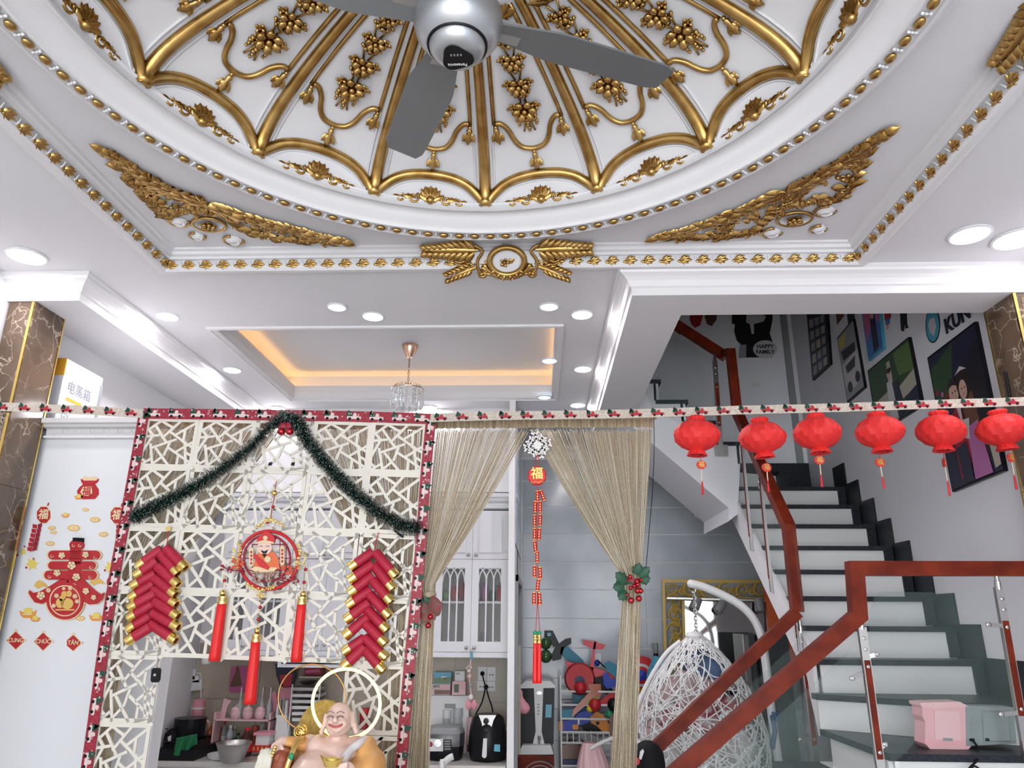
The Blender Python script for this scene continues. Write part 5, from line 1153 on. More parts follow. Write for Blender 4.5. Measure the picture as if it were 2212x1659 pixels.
# air fryer
p = at(1050,1648); p.y += .13; af = thing('air_fryer', 'black egg shaped air fryer with silver front and white handle', 'air fryer', p); r = 42*mpp(1050,1600,p.y); H = hgt(1050,1541,p)
MB().lathe([(r*.78,0),(r*.9,.012),(r,H*.22),(r*.98,H*.45),(r*.92,H*.72),(r*.80,H*.92),(r*.6,H*.99),(0,H)], 32, p).build('body', 'black', af, True)
fy = p.y-r
MB().prism(fp([(1034,1545),(1072,1545),(1066,1556),(1058,1583),(1052,1590),(1046,1588),(1040,1560)], fy+.02), (0,.05,0)).build('silver_face', 'steel', af)
for v in (1558,1579): MB().lathe([(0,.012),(.020,.010),(.022,-.03)], 18, PY(1050,v,fy+.005), (0,-1,0)).build('dial', 'black', af, True)
MB().prism(fp([(1044,1596),(1052,1596),(1051,1634),(1048,1638),(1044,1637),(1041,1634)], fy-.03), (0,.03,0)).build('handle', 'plastic_white', af); MB().prism(fp([(1068,1608),(1080,1609),(1080,1624),(1067,1623)], fy+.01), (0,.03,0)).build('sticker', 'p_cyan', af)
# boxes, board, jars on the cooker side
def boxpx(name, lbl, cat, u0, v0, u1, v1, y, d_, m, parts=()):
    t = thing(name, lbl, cat, PY((u0+u1)/2, v1, y)); a, b = PY(u0, v1, y), PY(u1, v0, y)
    MB().box((a.x,y,a.z), (b.x,y+d_,b.z)).build('carton', m, t)
    for nm, mm, q in parts: MB().prism(fp(q, y-.001), (0,.002,0)).build(nm, mm, t)
    return t
bd = tag(MB().box((PY(930,1560,6.2).x,6.20,ZK), (PY(1012,1560,6.2).x,6.235,PY(960,1502,6.2).z)).build('white_board', 'plastic_white'), 'white board standing against the beige backsplash behind the cooker', 'board')
MB().box((PY(960,1530,6.2).x,6.196,PY(960,1530,6.2).z), (PY(984,1530,6.2).x,6.201,PY(960,1520,6.2).z)).build('logo_plate', 'plastic_grey', bd)
zbx = PY(960,1502,6.2).z
bx_ = boxpx('tissue_box', 'pink tissue box lying on the white board, lower of the stack', 'box', 933,1478,973,1501,6.19,.08,'pale_pink', [('green_label','p_darkgreen',[(936,1480),(950,1480),(950,1486),(936,1486)]),('brown_print','p_brown',[(938,1490),(972,1491),(972,1500),(938,1500)])])
add_text('Cozy', 'lettering', 'plastic_white', bx_, front_at(PY(943,1483,6.187)), .032, .0005)
boxpx('tissue_box', 'blue and green picture box on top of the pink tissue box', 'box', 937,1452,975,1478,6.19,.08,'p_cyan', [('meadow','p_green',[(938,1465),(974,1463),(974,1476),(938,1476)]),('tower','plastic_white',[(953,1461),(964,1461),(964,1467),(953,1467)])])
bx_ = boxpx('tissue_box', 'tall pale pink tissue box beside the picture box', 'box', 976,1472,1006,1501,6.18,.09,'pale_pink', [('green_label','p_darkgreen',[(981,1478),(991,1478),(991,1496),(981,1496)])])
boxpx('tissue_box', 'white carton behind the tall pale pink tissue box', 'box', 982,1450,1004,1472,6.20,.08,'plastic_white', [('grey_print','p_grey',[(985,1453),(993,1453),(993,1457),(985,1457)])])
# sockets
def socket(lbl, quads):
    t = thing('wall_socket', lbl, 'socket', PY(quads[0][0], quads[0][3], 6.285))
    for u0,v0,u1,v1 in quads:
        o_ = MB().prism(fp([(u0,v0),(u1,v0),(u1,v1),(u0,v1)], 6.276), (0,.012,0)).build('plate', 'plastic_white', t)
        for k in (-1, 1): MB().prism(fp(circ_px((u0+u1)/2+k*3, (v0+v1)/2+2, 1.6, 1.6, 6), 6.274), (0,.003,0)).build('hole', 'black', o_)
    return t
socket('white double wall socket with plugs above the air fryer', [(1033,1440,1051,1470),(1052,1441,1071,1471),(1031,1471,1050,1492),(1051,1472,1070,1493)])
for lb, P in (('black plug cable running to the rice cooker', [(1042,1455),(1045,1470),(1048,1485),(1042,1515),(1030,1538),(1022,1555)]), ('black plug cable running to the air fryer', [(1050,1484),(1055,1505),(1062,1525),(1066,1545)])):
    t = tag(MB().tube(smooth_path([PY(u, v, 6.255) for u, v in P], 5), .005, 6).build('plug_cable', 'black_matte'), lb, 'cable'); MB().ball(PY(*P[0], 6.262), .018, 8, 6).build('plug', 'black_matte', t)
# jars and bottles
def bottle(name, lbl, cat, u, vt, vb, w, m, cap=None, label=None, prof=None, grp=None, ymax=6.2, z=ZK):
    p = at(u, vb, z, ymax); r = w/2*mpp(u, vb, p.y); H = hgt(u, vt, p); t = thing(name, lbl, cat, p, grp)
    pr = prof or [(.85,0),(1,.03),(1,.62),(.8,.74),(.42,.84),(.40,.90)]
    MB().lathe([(a*r, b*H) for a, b in pr], 16, p).build('body', m, t, True)
    if cap: MB().lathe([(pr[-1][0]*r*1.15, pr[-1][1]*H-.002),(pr[-1][0]*r*1.15, H),(0, H)], 12, p).build('cap', cap, t, True)
    if label: MB().lathe([(r*1.015, H*.18),(r*1.015, H*.5)], 16, p, cap=False).build('label', label, t, True)
    return t
JAR = [(.8,0),(1,.05),(1,.6),(.85,.75),(.85,.8)]
mat('clear_jar', (.62,.68,.68), .10, alpha=.55); mat('sauce', (.42,.09,.03), .2); mat('cola', (.05,.01,.008), .1); mat('olive_glass', (.05,.12,.04), .12)
bottle('storage_jar', 'clear jar with green contents beside the rice cooker', 'jar', 965,1533,1562,20,'clear_jar','plastic_white','p_green',JAR)
bottle('storage_jar', 'clear jar with red contents behind the rice cooker', 'jar', 988,1529,1564,24,'clear_jar','clear_jar','pk_b',JAR)
bottle('storage_cup', 'pink cup between the rice cooker and the air fryer', 'cup', 1016,1549,1600,18,'pale_pink',None,'pk_c',[(.8,0),(.95,.1),(1,1)])
bottle('storage_jar', 'tall white tube standing between rice cooker and air fryer', 'jar', 1014,1585,1632,10,'plastic_white',None,'pk_b',[(1,0),(1,1)])
bottle('oil_bottle', 'orange bottle half hidden behind the air fryer', 'bottle', 1096,1570,1632,14,'coral','plastic_white')
bottle('sauce_bottle', 'orange red chilli sauce bottle beside the pink kettle', 'bottle', 450,1560,1613,14,'sauce','pk_c')
bottle('sauce_bottle', 'clear oil bottle with white cap next to the chilli sauce', 'bottle', 460,1571,1616,13,'clear_jar','plastic_white','p_yellow')
bottle('sauce_bottle', 'brown sauce bottle with yellow cap', 'bottle', 470,1556,1613,12,'sauce','p_yellow')
bottle('sauce_bottle', 'pale bottle with red cap', 'bottle', 480,1558,1615,11,'clear_jar','red','plastic_white')
bottle('spice_jar', 'clear spice jar with white cap and red label', 'jar', 492,1566,1625,15,'clear_jar','plastic_white','p_pink')
bottle('spice_jar', 'short pepper jar with white cap beside the red labelled jar', 'jar', 503,1568,1612,12,'clear_jar','plastic_white','p_red')
bottle('sauce_bottle', 'dark green bottle standing by the cola bottle', 'bottle', 511,1583,1625,12,'olive_glass','black','green')
bottle('cola_bottle', 'dark cola bottle with red label on the worktop', 'bottle', 529,1572,1634,26,'cola','red','red',[(.85,0),(1,.05),(1,.55),(.9,.66),(.45,.85),(.42,.92)])
bottle('sauce_bottle', 'orange capped jar behind the food container', 'jar', 549,1567,1600,14,'sauce','coral',None,JAR)
bottle('sauce_bottle', 'pale bottle with yellow label behind the food container', 'bottle', 564,1540,1604,12,'clear_jar','p_yellow','p_yellow')
fc = boxpx('food_container', 'clear food container with pink lid', 'container', 551,1587,582,1611,5.95,.12,'plastic_white'); a = PY(548,1587,5.945); b = PY(586,1583,5.945); MB().box((a.x,5.94,a.z-.004), (b.x,6.08,b.z)).build('lid', 'pink', fc)
boxpx('candy_box', 'red and gold printed box under the food container', 'box', 543,1611,582,1624,5.93,.12,'red', [('gold_bar','gold_paper',[(546+9*k,1613),(550+9*k,1613),(550+9*k,1621),(546+9*k,1621)]) for k in range(4)])
bt_ = bottle('blue_tub', 'blue liquid tub with white lid', 'tub', 609,1563,1604,36,'p_cyan','plastic_white',None,[(.9,0),(1,.06),(1,.7),(.75,.78),(.55,.82)])
# pink rack with white jars and spouts
zr_ = PY(520,1553,6.12).z; rk = thing('spice_rack', 'pink two tier spice rack against the backsplash', 'rack', (PY(520,1553,6.12).x,6.14,ZK)); xa, xb = PY(466,1553,6.1).x, PY(588,1553,6.1).x
MB().box((xa,6.06,zr_-.008), (xb,6.22,zr_)).build('shelf', 'pale_pink', rk)
for x in (xa, xb-.012): MB().box((x,6.06,ZK), (x+.012,6.22,zr_+.05)).build('side', 'pale_pink', rk)
for k, u in enumerate((508,534,561)):
    bottle('seasoning_pot', 'white and pink lidded seasoning pot on the pink rack, '+('beside the peeler','in the middle','beside the pink cutting board')[k], 'pot', u, 1522, 1553, 23, 'pale_pink', None, None, [(.6,0),(.95,.2),(1,.45),(.9,.62),(.95,.66),(.6,.82),(.1,.9),(.1,1)], 'seasoning pots on the pink rack', 6.12, zr_)
for k, u in enumerate((515,562,579)): 
    bottle('oil_spout_bottle', 'glass oil bottle with steel pouring spout against the backsplash, '+('behind the middle tassel','behind the seasoning pots','by the pink cutting board')[k], 'bottle', u, 1485, 1553, 12, 'clear_jar', 'steel', None, [(.9,0),(1,.05),(1,.4),(.4,.6),(.3,.75)], 'oil spout bottles', 6.2, zr_)
def flat(name, lbl, cat, px, y, m, th=.012, subs=()):
    o_ = MB().prism(fp(px, y), (0,th,0)).build(name, m); tag(o_, lbl, cat)
    for nm, mm, q in subs: MB().prism(fp(q, y-.002), (0,.003,0)).build(nm, mm, o_)
    return o_
flat('cutting_board', 'pink cutting board with brown printed dress hanging on the backsplash', 'cutting board', [(499,1440),(534,1438),(537,1492),(533,1497),(497,1496),(494,1490)], 6.272, 'p_pink', .012, [('dress_print','p_brown',[(513,1436),(517,1447),(522,1480),(508,1484),(496,1483),(509,1450)])])
flat('cutting_board', 'rounded pink cutting board leaning behind the knife block', 'cutting board', [(577,1551),(580,1515),(588,1496),(595,1494),(599,1512),(598,1551)], 6.20, 'pink')
flat('peeler', 'pale pink peeler standing on the pink rack', 'peeler', [(475,1551),(481,1520),(484,1508),(500,1514),(492,1524),(485,1552)], 6.16, 'pale_pink')
flat('shopping_bag', 'blue and red printed bag hanging over the dish rack', 'bag', [(594,1434),(634,1432),(637,1460),(630,1484),(606,1486),(597,1460)], 6.15, 'p_navy', .04, [('red_print','p_red',[(604,1458),(632,1456),(628,1482),(608,1484)]),('gold_print','p_yellow',[(606,1478),(612,1478),(611,1486),(607,1486)])])
flat('apron', 'pink cloth hanging below the printed bag', 'cloth', [(602,1486),(633,1484),(630,1540),(612,1545),(604,1520)], 6.2, 'pink', .03)
kb = thing('knife_block', 'pale knife block with grey handled knives', 'knife block', at(608,1590)); pk_ = kb.location
MB().prism(fp([(592,1600),(598,1545),(620,1545),(622,1600)], 6.05), (0,.07,0)).build('block', 'plastic_white', kb)
for k, (u, v, m) in enumerate(((598,1520,'plastic_white'),(604,1512,'steel'),(611,1508,'plastic_grey'),(617,1513,'plastic_white'))): MB().tube([PY(u, 1550, 6.08), PY(u+3, v, 6.08)], .011, 6).build('knife_handle', m, kb)
dr = thing('dish_rack', 'white multi tier dish rack stacked with trays', 'rack', at(656,1600)); yd = 6.05
for k, v in enumerate((1485,1499,1512,1525,1538,1551)):
    a, b = PY(631,v,yd), PY(690,v,yd); MB().box((a.x,yd,a.z-.022), (b.x,yd+.2,a.z)).build('tray', ('steel' if k == 0 else 'plastic_white'), dr)
for u in (632,692): MB().tube([PY(u,1478,yd), Vector((PY(u,1478,yd).x,yd,ZK))], .006, 6).build('upright', 'plastic_white', dr)
tag(MB().lathe([(.02,0),(.05,.01),(.075,.03),(.07,.032)], 16, PY(664,1480,yd+.08)).build('steel_bowl', 'steel', None, True), 'small steel bowl on the top of the dish rack', 'bowl')
boxpx('snack_box', 'dark red printed box on the wooden shelf over the dish rack', 'box', 656,1440,694,1458,6.1,.1,'dark_red', [('print','p_pink',[(660,1448),(690,1446),(690,1452),(660,1454)])])
sh_ = MB(); sh_.box((PY(650,1460,6.1).x,6.06,PY(650,1460,6.1).z-.012), (PY(700,1460,6.1).x,6.28,PY(650,1460,6.1).z)); tag(sh_.build('wall_shelf', 'p_sand'), 'small pale wooden wall shelf over the dish rack', 'shelf')
# kettle, thermos, wall gadgets, stove, bowl, cloth
p = at(418,1616); k_ = thing('pink_kettle', 'pink electric kettle with big handle on the worktop', 'kettle', p); r = 15*mpp(412,1600,p.y); H = hgt(412,1552,p)
MB().lathe([(r,0),(r*1.05,.02),(r*.95,H*.7),(r*.85,H*.96),(r*.3,H)], 20, p).build('body', 'pink', k_, True); MB().tube(smooth_path([p+Vector((r*.8,0,H*.95)), p+Vector((r*1.9,0,H*.85)), p+Vector((r*2,0,H*.4)), p+Vector((r*1.1,0,H*.1))], 5), .011, 7).build('handle', 'pale_pink', k_, 'all')
q = p+Vector((0,0,H)); t = thing('pink_thermos', 'pink thermos cup standing on the kettle lid', 'thermos', q); r2 = 13*mpp(412,1530,p.y); H2 = hgt(412,1510,q)
MB().lathe([(r2*.85,0),(r2,.01),(r2,H2*.5)], 18, q).build('body', 'pink', t, True); MB().lathe([(r2*1.02,H2*.5),(r2*1.02,H2*.6)], 18, q).build('band', 'plastic_white', t); MB().lathe([(r2,H2*.6),(r2*.95,H2*.95),(r2*.7,H2),(0,H2)], 18, q).build('lid', 'pink', t, True)
wg = thing('wall_dispenser', 'white plastic holder and adapters fixed on the backsplash', 'holder', PY(386,1474,6.28)); MB().prism(fp([(371,1444),(386,1443),(402,1452),(403,1468),(397,1474),(388,1470),(370,1467)], 6.24), (0,.045,0)).build('holder', 'plastic_white', wg)
for q in ([(402,1446),(422,1446),(420,1468),(403,1466)], [(400,1473),(436,1468),(436,1490),(400,1494)], [(416,1460),(430,1460),(430,1474),(416,1474)]): MB().prism(fp(q, 6.25), (0,.036,0)).build('adapter', 'plastic_white', wg)
tag(MB().tube(smooth_path([PY(u, v, 6.25) for u, v in ((412,1492),(405,1515),(400,1535),(386,1560))], 5), .006, 6).build('white_cable', 'plastic_white'), 'white cable dropping from the adapters to the worktop', 'cable')
tag(MB().tube(smooth_path([PY(u, v, 6.25) for u, v in ((424,1455),(434,1458),(434,1500),(433,1550))], 5), .005, 6).build('white_cable', 'plastic_white'), 'white cable running straight down behind the thermos', 'cable')
sv = thing('gas_stove', 'black gas stove with pan supports at the end of the worktop', 'stove', at(385,1650)); xa, xb = -2.79, PY(428,1650,5.8).x
MB().box((xa,5.72,ZK), (xb,6.2,ZK+.07)).build('body', 'black', sv)
for k in range(4): MB().tube([(xa+.04,5.78+.1*k,ZK+.11), (xb-.04,5.78+.1*k,ZK+.11)], .008, 5).build('pan_support', 'black', sv)
for k in range(3): MB().tube([(xa+.06+.2*k,5.76,ZK+.1), (xa+.06+.2*k,6.12,ZK+.1)], .008, 5).build('pan_support', 'black', sv)
MB().lathe([(.10,0),(.11,.01),(.115,.13),(.12,.132)], 20, (xa+.13,5.98,ZK+.12)).build('pot', 'black', sv)
st_ = MB(); a = PY(340,1575,5.9); st_.tube([PY(340,1575,5.9), PY(362,1574,5.9), PY(362,1595,5.9), PY(340,1596,5.9)], .004, 5, True); tag(st_.build('wire_rack', 'black'), 'small black wire rack over the stove', 'rack')
p = PZ(438,1648,ZK+.075); bw = tag(MB().lathe([(r_*mpp(438,1640,5.62), z_) for r_, z_ in ((20,0),(24,.01),(33,.09),(37,.125),(38.5,.128),(38,.132),(35,.124),(31,.09),(22,.014),(0,.012))], 32, (p.x,5.72,ZK-.005)).build('mixing_bowl', 'steel', None, True), 'steel mixing bowl on the front of the worktop', 'bowl')
cl_ = MB(); cl_.grid(lambda a, b: PY(381+45*a-6*b*(1-a), 1594-9*a+(38+6*math.sin(a*5))*b*(1-.28*a), 5.72+.012*math.sin(a*14+b*3)+.03*a), 18, 10); mat('cloth_green', (.01,.16,.06), .8)
o_ = cl_.build('dish_cloth', 'cloth_green', None, 'all'); o_.modifiers.new('t', 'SOLIDIFY').thickness = .006; tag(o_, 'dark green dish cloth hanging over the stove edge', 'cloth')
p = at(493,1634); tag(MB().lathe([(.11,0),(.12,.004),(.125,.03),(.118,.03),(.112,.01),(0,.008)], 28, (p.x,5.86,ZK)).build('serving_tray', 'plastic_white', None, True), 'round white tray under the sauce bottles', 'tray')
flat('black_pouch', 'black pouch with white print standing by the stove', 'pouch', [(350,1620),(356,1585),(368,1574),(380,1580),(382,1620)], 5.85, 'black', .05, [('print','plastic_white',[(362,1592),(370,1588),(369,1600),(363,1602)])])
bottle('storage_jar', 'pale lidded jar behind the green dish cloth', 'jar', 392,1578,1610,26,'clear_jar','p_purple',None,JAR)
# behind the lower right lattice panels
bottle('storage_jar', 'glass jar with gold lid behind the neon ring', 'jar', 845,1552,1588,22,'clear_jar','gold_paper','plastic_white',JAR)
bottle('storage_jar', 'dark red jar behind the buddha statue', 'jar', 785,1530,1600,24,'dark_red','red',None,JAR)
flat('black_bag', 'dark plastic bag lying behind the lattice foot', 'bag', [(795,1660),(798,1615),(815,1603),(835,1606),(842,1640),(840,1675)], 5.75, 'black', .15)
# charm strap on the cabinet knob
ch = thing('charm_strap', 'pink paw and bow charm strap hanging from the cabinet knob', 'charm', PY(1017,1535,YC-.03)); yq = YC-.04
MB().tube(fp([(1019,1400),(1017,1425),(1016,1445),(1014,1470),(1018,1500),(1016,1520)], yq), .005, 5).build('strap', 'pale_pink', ch)
mat('paw', (.85,.72,.70), .5)
for u, v, r, m in ((1013,1449,.012,'paw'),(1008,1443,.007,'paw'),(1012,1439,.007,'paw'),(1018,1442,.007,'paw'),(1014,1461,.016,'pale_pink'),(1016,1480,.014,'p_grey'),(1017,1506,.02,'paw')): MB().ball(PY(u, v, yq-.01), (r, r*.5, r), 10, 6).build('charm', m, ch, 'all')
b = MB(); leaf(b, PY(1018,1523,yq-.01), (1,0,0), (0,-1,0), .05, .06, .3, 1, .2); leaf(b, PY(1018,1523,yq-.01), (-1,0,0), (0,-1,0), .05, .06, .3, 1, .2); b.build('bow', 'pink', ch, 'all')
b = MB().tube(fp([(1018,1408),(1019,1425)], yq-.004), .009, 6).build('clasp', 'p_cyan', ch)
# ------------------------------------------------------------------ the corner under the stairs
def gat(u, v, y): return PY(u, v, y)
YGU = lambda u: 7.41-.14*(u-1430)/235      # turned about seven degrees towards the room
def gfp(pts, off=0): return [PY(u, v, YGU(u)+off) for u, v in pts]
mat('dark_slate', (.06,.07,.075), .4)
mat('gold_lacquer', (.60,.40,.08), .4)
gf = thing('gold_lattice_frame', 'gold fretwork frame with scrolls round the mirror under the stairs', 'frame', PY(1430,1659,YGU(1430)))
def band(px): MB().prism(gfp(px), (0,.02,0)).build('bar', 'gold_lacquer', gf)
for q in ([(1430,1251),(1665,1253),(1665,1260),(1430,1258)], [(1474,1289),(1665,1291),(1665,1297),(1474,1295)], [(1430,1252),(1436,1252),(1445,1560),(1438,1560)], [(1473,1289),(1479,1289),(1486,1560),(1479,1560)]): band(q)
def fscroll(u, v, r, a0, hand, turns=1.35):
    m = MB(); c_ = PY(u, v, YGU(u)+.01); k = mpp(u, v, YGU(u)); n_ = 26; P = []
    for i in range(n_+1): t = i/n_; a = a0+hand*2*math.pi*turns*t; q = r*k*(1-.85*t); P.append(c_+Vector((q*math.cos(a),0,q*math.sin(a))))
    m.tube(P, [.012-.004*i/n_ for i in range(n_+1)], 4, up=(0,1,0)); m.ball(P[-1], .014, 6, 4); m.build('scroll', 'gold_lacquer', gf)
for i, u in enumerate((1455,1492,1530,1568,1606,1644)): fscroll(u, 1275, 17, (1.2 if i % 2 else -1.2), (1 if i % 2 else -1)); fscroll(u+18, 1277, 10, (-1.9 if i % 2 else 1.9), (1 if i % 2 else -1))
for i, v in enumerate((1300,1330,1362,1394,1428,1460)): fscroll(1457+i*1.2, v, 18, (0 if i % 2 else 3.1), (1 if i % 2 else -1)); fscroll(1459+i*1.2, v+16, 10, (2.2 if i % 2 else .7), (-1 if i % 2 else 1))
mr = thing('wall_mirror', 'large mirror inside the gold fretwork frame reflecting the bright street', 'mirror', PY(1560,1659,YGU(1560)))
q = gfp([(1479,1560),(1650,1560),(1650,1292),(1479,1292)], .03); q[0].z = q[1].z = .45
MB().prism(q, (.0,.012,0)).build('glass', 'mirror', mr); MB().prism([p+Vector((0,.013,0)) for p in q], (0,.015,0)).build('backing', 'dark_slate', mr)
for u in (1490, 1640): e_ = PY(u, 1500, YGU(u)+.04); MB().box((e_.x-.02,e_.y,0), (e_.x+.02,e_.y+.03,.6)).build('foot', 'dark_slate', mr)
lb_ = thing('spotlight_bar', 'grey bar with three spotlights across the mirror', 'light', PY(1550,1293,YGU(1550)-.04)); MB().tube(gfp([(1441,1292),(1560,1295),(1665,1298)], -.04), .016, 6).build('bar', 'steel', lb_)
for u, v, a in ((1502,1302,-.5),(1556,1310,-.7),(1633,1303,-.1)): MB().lathe([(.0,0),(.042,0),(.045,.10),(.035,.12),(0,.12)], 14, PY(u+6, v-8, YGU(u)-.07), (math.sin(a),-.35,-math.cos(a))).build('spot_head', 'plastic_grey', lb_, True)
for u in (1520, 1565): MB().tube([PY(u, 1292, YGU(u)+.01), PY(u, 1292, YGU(u)-.04)], .008, 5).build('bracket', 'steel', lb_)
tag(MB().box((PY(1655,1300,7.2).x,7.2,1.2), (PY(1706,1300,7.2).x,7.26,PY(1660,1270,7.2).z)).build('orange_panel', 'robe_orange'), 'orange red panel standing beside the mirror under the stairs', 'panel')
dk = thing('dark_wardrobe', 'dark grey tall cabinet standing under the stairs beside the mirror', 'cabinet', PY(1640,1659,6.3))
MB().box((PY(1610,1400,6.25).x,6.25,0), (XS+.42,6.62,PY(1612,1370,6.25).z)).build('carcass', 'dark_slate', dk); MB().box((PY(1607,1400,6.24).x,6.235,0), (PY(1618,1400,6.24).x,6.26,PY(1612,1372,6.25).z)).build('edge_strip', 'chrome', dk); MB().box((PY(1632,1400,6.24).x,6.235,0), (PY(1638,1400,6.24).x,6.25,PY(1612,1372,6.25).z)).build('door_gap', 'black', dk)

# ------------------------------------------------------------------ hanging egg chair
YE = 5.25
ec = thing('egg_chair_stand', 'white curved steel stand of the hanging chair', 'stand', PY(1690,1659,YE)); P = smooth_path([PY(u, v, YE) for u, v in ((1493,1261),(1520,1268),(1560,1285),(1600,1308),(1630,1340),(1646,1380),(1654,1430),(1662,1500),(1672,1580),(1684,1660))], 5); P.append(Vector((P[-1].x+.1,YE+.05,.03)))
MB().tube(P, .028, 12).build('curved_pole', 'plastic_white', ec, 'all'); MB().ball(P[0], .029, 10, 6).build('end_cap', 'plastic_white', ec, 'all')
mat('strap_blue', (.02,.09,.22), .6); bs = MB(); bs.lathe([(.034,-.03),(.036,0),(.034,.03)], 12, PY(1672,1547,YE), cap=False); bs.tube(fp([(1668,1545),(1674,1580),(1668,1618)], YE-.04), .016, 5); bs.build('blue_tie', 'strap_blue', ec)
MB().lathe([(.55,0),(.55,.03),(.50,.04)], 32, (P[-1].x-.35,YE+.05,0)).build('base_ring', 'plastic_white', ec)
hk = thing('chair_chain', 'steel hook and chain holding the hanging chair', 'chain', PY(1500,1370,YE))
MB().tube(smooth_path([PY(u, v, YE) for u, v in ((1496,1268),(1502,1272),(1500,1280),(1494,1278))], 4), .005, 6).build('hook', 'steel', hk)
for i in range(11):
    c_ = PY(1500+.4*i, 1284+7.4*i, YE); e = Vector((1,0,0)) if i % 2 else Vector((0,1,0))
    MB().tube([c_+e*(.010*math.cos(a))+Vector((0,0,.019*math.sin(a))) for a in [2*math.pi*k/10 for k in range(10)]], .0042, 5, True).build('link', 'steel', hk)
ck = thing('egg_chair', 'white wicker egg chair hanging under the stairs with cushions inside', 'chair', PY(1510,1659,YE)); 
cz = [(1372,14),(1390,34),(1420,62),(1460,92),(1500,113),(1540,128),(1580,137),(1620,140),(1660,138),(1700,128),(1740,105),(1770,60)]; k = mpp(1510,1550,YE)
def egg(a, t):
    i = min(len(cz)-2, int(t*(len(cz)-1))); f_ = t*(len(cz)-1)-i; v = cz[i][0]*(1-f_)+cz[i+1][0]*f_; r = (cz[i][1]*(1-f_)+cz[i+1][1]*f_)*k
    c_ = PY(1502+.06*(v-1372), v, YE); return Vector((c_.x+r*math.cos(a), YE+r*.85*math.sin(a), c_.z))
w_ = MB(); rn = random.Random(21)
for i in range(820):
    a, t = rn.uniform(0, 2*math.pi), rn.uniform(.02,.98); da, dt = rn.uniform(-.16,.16), rn.uniform(-.05,.05); n_ = rn.randint(5,9); P = []
    for q in range(n_):
        if not .01 < t < .995: break
        P.append(egg(a, t)*1.0+Vector((rn.uniform(-.006,.006),)*3)); a += da*(.6+.8*(1-t)); t += dt; da += rn.uniform(-.06,.06); dt += rn.uniform(-.018,.018)
    if len(P) > 2: w_.tube(smooth_path(P, 2), .0042, 4)
tag(w_.build('wicker_strands', 'plastic_white', ck, 'all'), kind='stuff')
MB().tube(smooth_path([PY(u, v, YE-.25+.0006*(v-1400)) for u, v in ((1470,1385),(1440,1410),(1410,1455),(1385,1505),(1370,1550),(1368,1590),(1388,1610),(1420,1640),(1450,1680))], 5), .014, 8).build('rim', 'plastic_white', ck, 'all')
MB().lathe([(.05,-.02),(.06,0),(.05,.025),(.01,.03)], 16, PY(1500,1374,YE)).build('top_cap', 'plastic_white', ck, True)
for a in range(4): e = egg(a*math.pi/2+.5, .1); MB().tube([PY(1503,1358,YE), e], .005, 5).build('hanging_rope', 'steel', ck)
def blob(name, balls, m, vox=.02, parent=None, it=6):
    b_ = MB()
    for q in balls: b_.ball(q[0], q[1], 12, 8)
    o_ = b_.build(name, m, parent); rm = o_.modifiers.new('r', 'REMESH'); rm.mode = 'VOXEL'; rm.voxel_size = vox; rm.use_smooth_shade = True
    sm = o_.modifiers.new('s', 'SMOOTH'); sm.iterations = it
    me = bpy.data.meshes.new_from_object(o_.evaluated_get(bpy.context.evaluated_depsgraph_get())); o_.modifiers.clear(); old = o_.data; o_.data = me; me.materials.clear(); me.materials.append(MAT[m] if isinstance(m, str) else m); bpy.data.meshes.remove(old); return o_
mat('cush_pink', (.80,.60,.60), .8); mat('cush_blue', (.16,.26,.45), .8); mat('cush_red', (.45,.10,.12), .8, noise=(14,(.75,.6,.6),.45,.6)); mat('cush_white', (.72,.70,.70), .8)
C_ = lambda u, v, dy=0: PY(u, v, YE+dy)
for lb, m, L in (('pale pink plush cushion inside the egg chair','cush_pink',[(C_(1480,1490,.05),.13),(C_(1440,1520,.05),.12),(C_(1520,1500,.05),.12)]), ('blue cushion at the top inside the egg chair','cush_blue',[(C_(1500,1430,.1),.11),(C_(1540,1445,.1),.11)]), ('red and white cushion inside the egg chair','cush_red',[(C_(1460,1555,.02),.13),(C_(1520,1560,.02),.15),(C_(1575,1540,.06),.12)]), ('white seat cushion low inside the egg chair','cush_white',[(C_(1440,1620,-.05),.15),(C_(1520,1640,0),.2),(C_(1590,1620,0),.15)])):
    tag(blob('cushion', L, m, .025), lb, 'cushion', 'cushions in the egg chair')

# ------------------------------------------------------------------ water dispenser, stool, bags
YQ = 7.02
wd = thing('water_dispenser', 'white and black water dispenser on the brown drawer stool', 'water dispenser', PY(1160,1636,YQ))
MB().prism(fp([(1126,1480),(1140,1471),(1185,1471),(1198,1480),(1196,1605),(1191,1612),(1130,1612),(1124,1605)], YQ+.02), (0,.24,0)).build('body', 'black', wd)
MB().prism(fp([(1153,1478),(1174,1478),(1172,1530),(1170,1580),(1177,1612),(1150,1612),(1157,1580),(1155,1530)], YQ), (0,.03,0)).build('front_column', 'plastic_white', wd)
MB().prism(fp([(1122,1482),(1136,1471),(1188,1471),(1200,1481),(1198,1486),(1124,1487)], YQ+.005), (0,.27,0)).build('top', 'plastic_white', wd)
MB().prism(fp([(1128,1610),(1190,1610),(1196,1630),(1120,1630)], YQ-.08), (0,.32,0)).build('drip_tray', 'plastic_white', wd)
MB().lathe([(.012,0),(.016,.02),(.008,.04),(.006,.07)], 10, PY(1165,1590,YQ-.02), (0,-.2,-1)).build('tap', 'plastic_grey', wd); MB().prism(fp(circ_px(1165,1497,6,4,12), YQ-.002), (0,.006,0)).build('badge', 'steel', wd)
MB().prism(fp([(1179,1522),(1192,1522),(1191,1550),(1178,1550)], YQ+.016), (0,.006,0)).build('info_sticker', 'p_cyan', wd)
for kk in range(4): MB().prism(fp([(1161,1520+7*kk),(1165,1520+7*kk),(1165,1523+7*kk),(1161,1523+7*kk)], YQ-.002), (0,.004,0)).build('indicator', 'plastic_grey', wd)
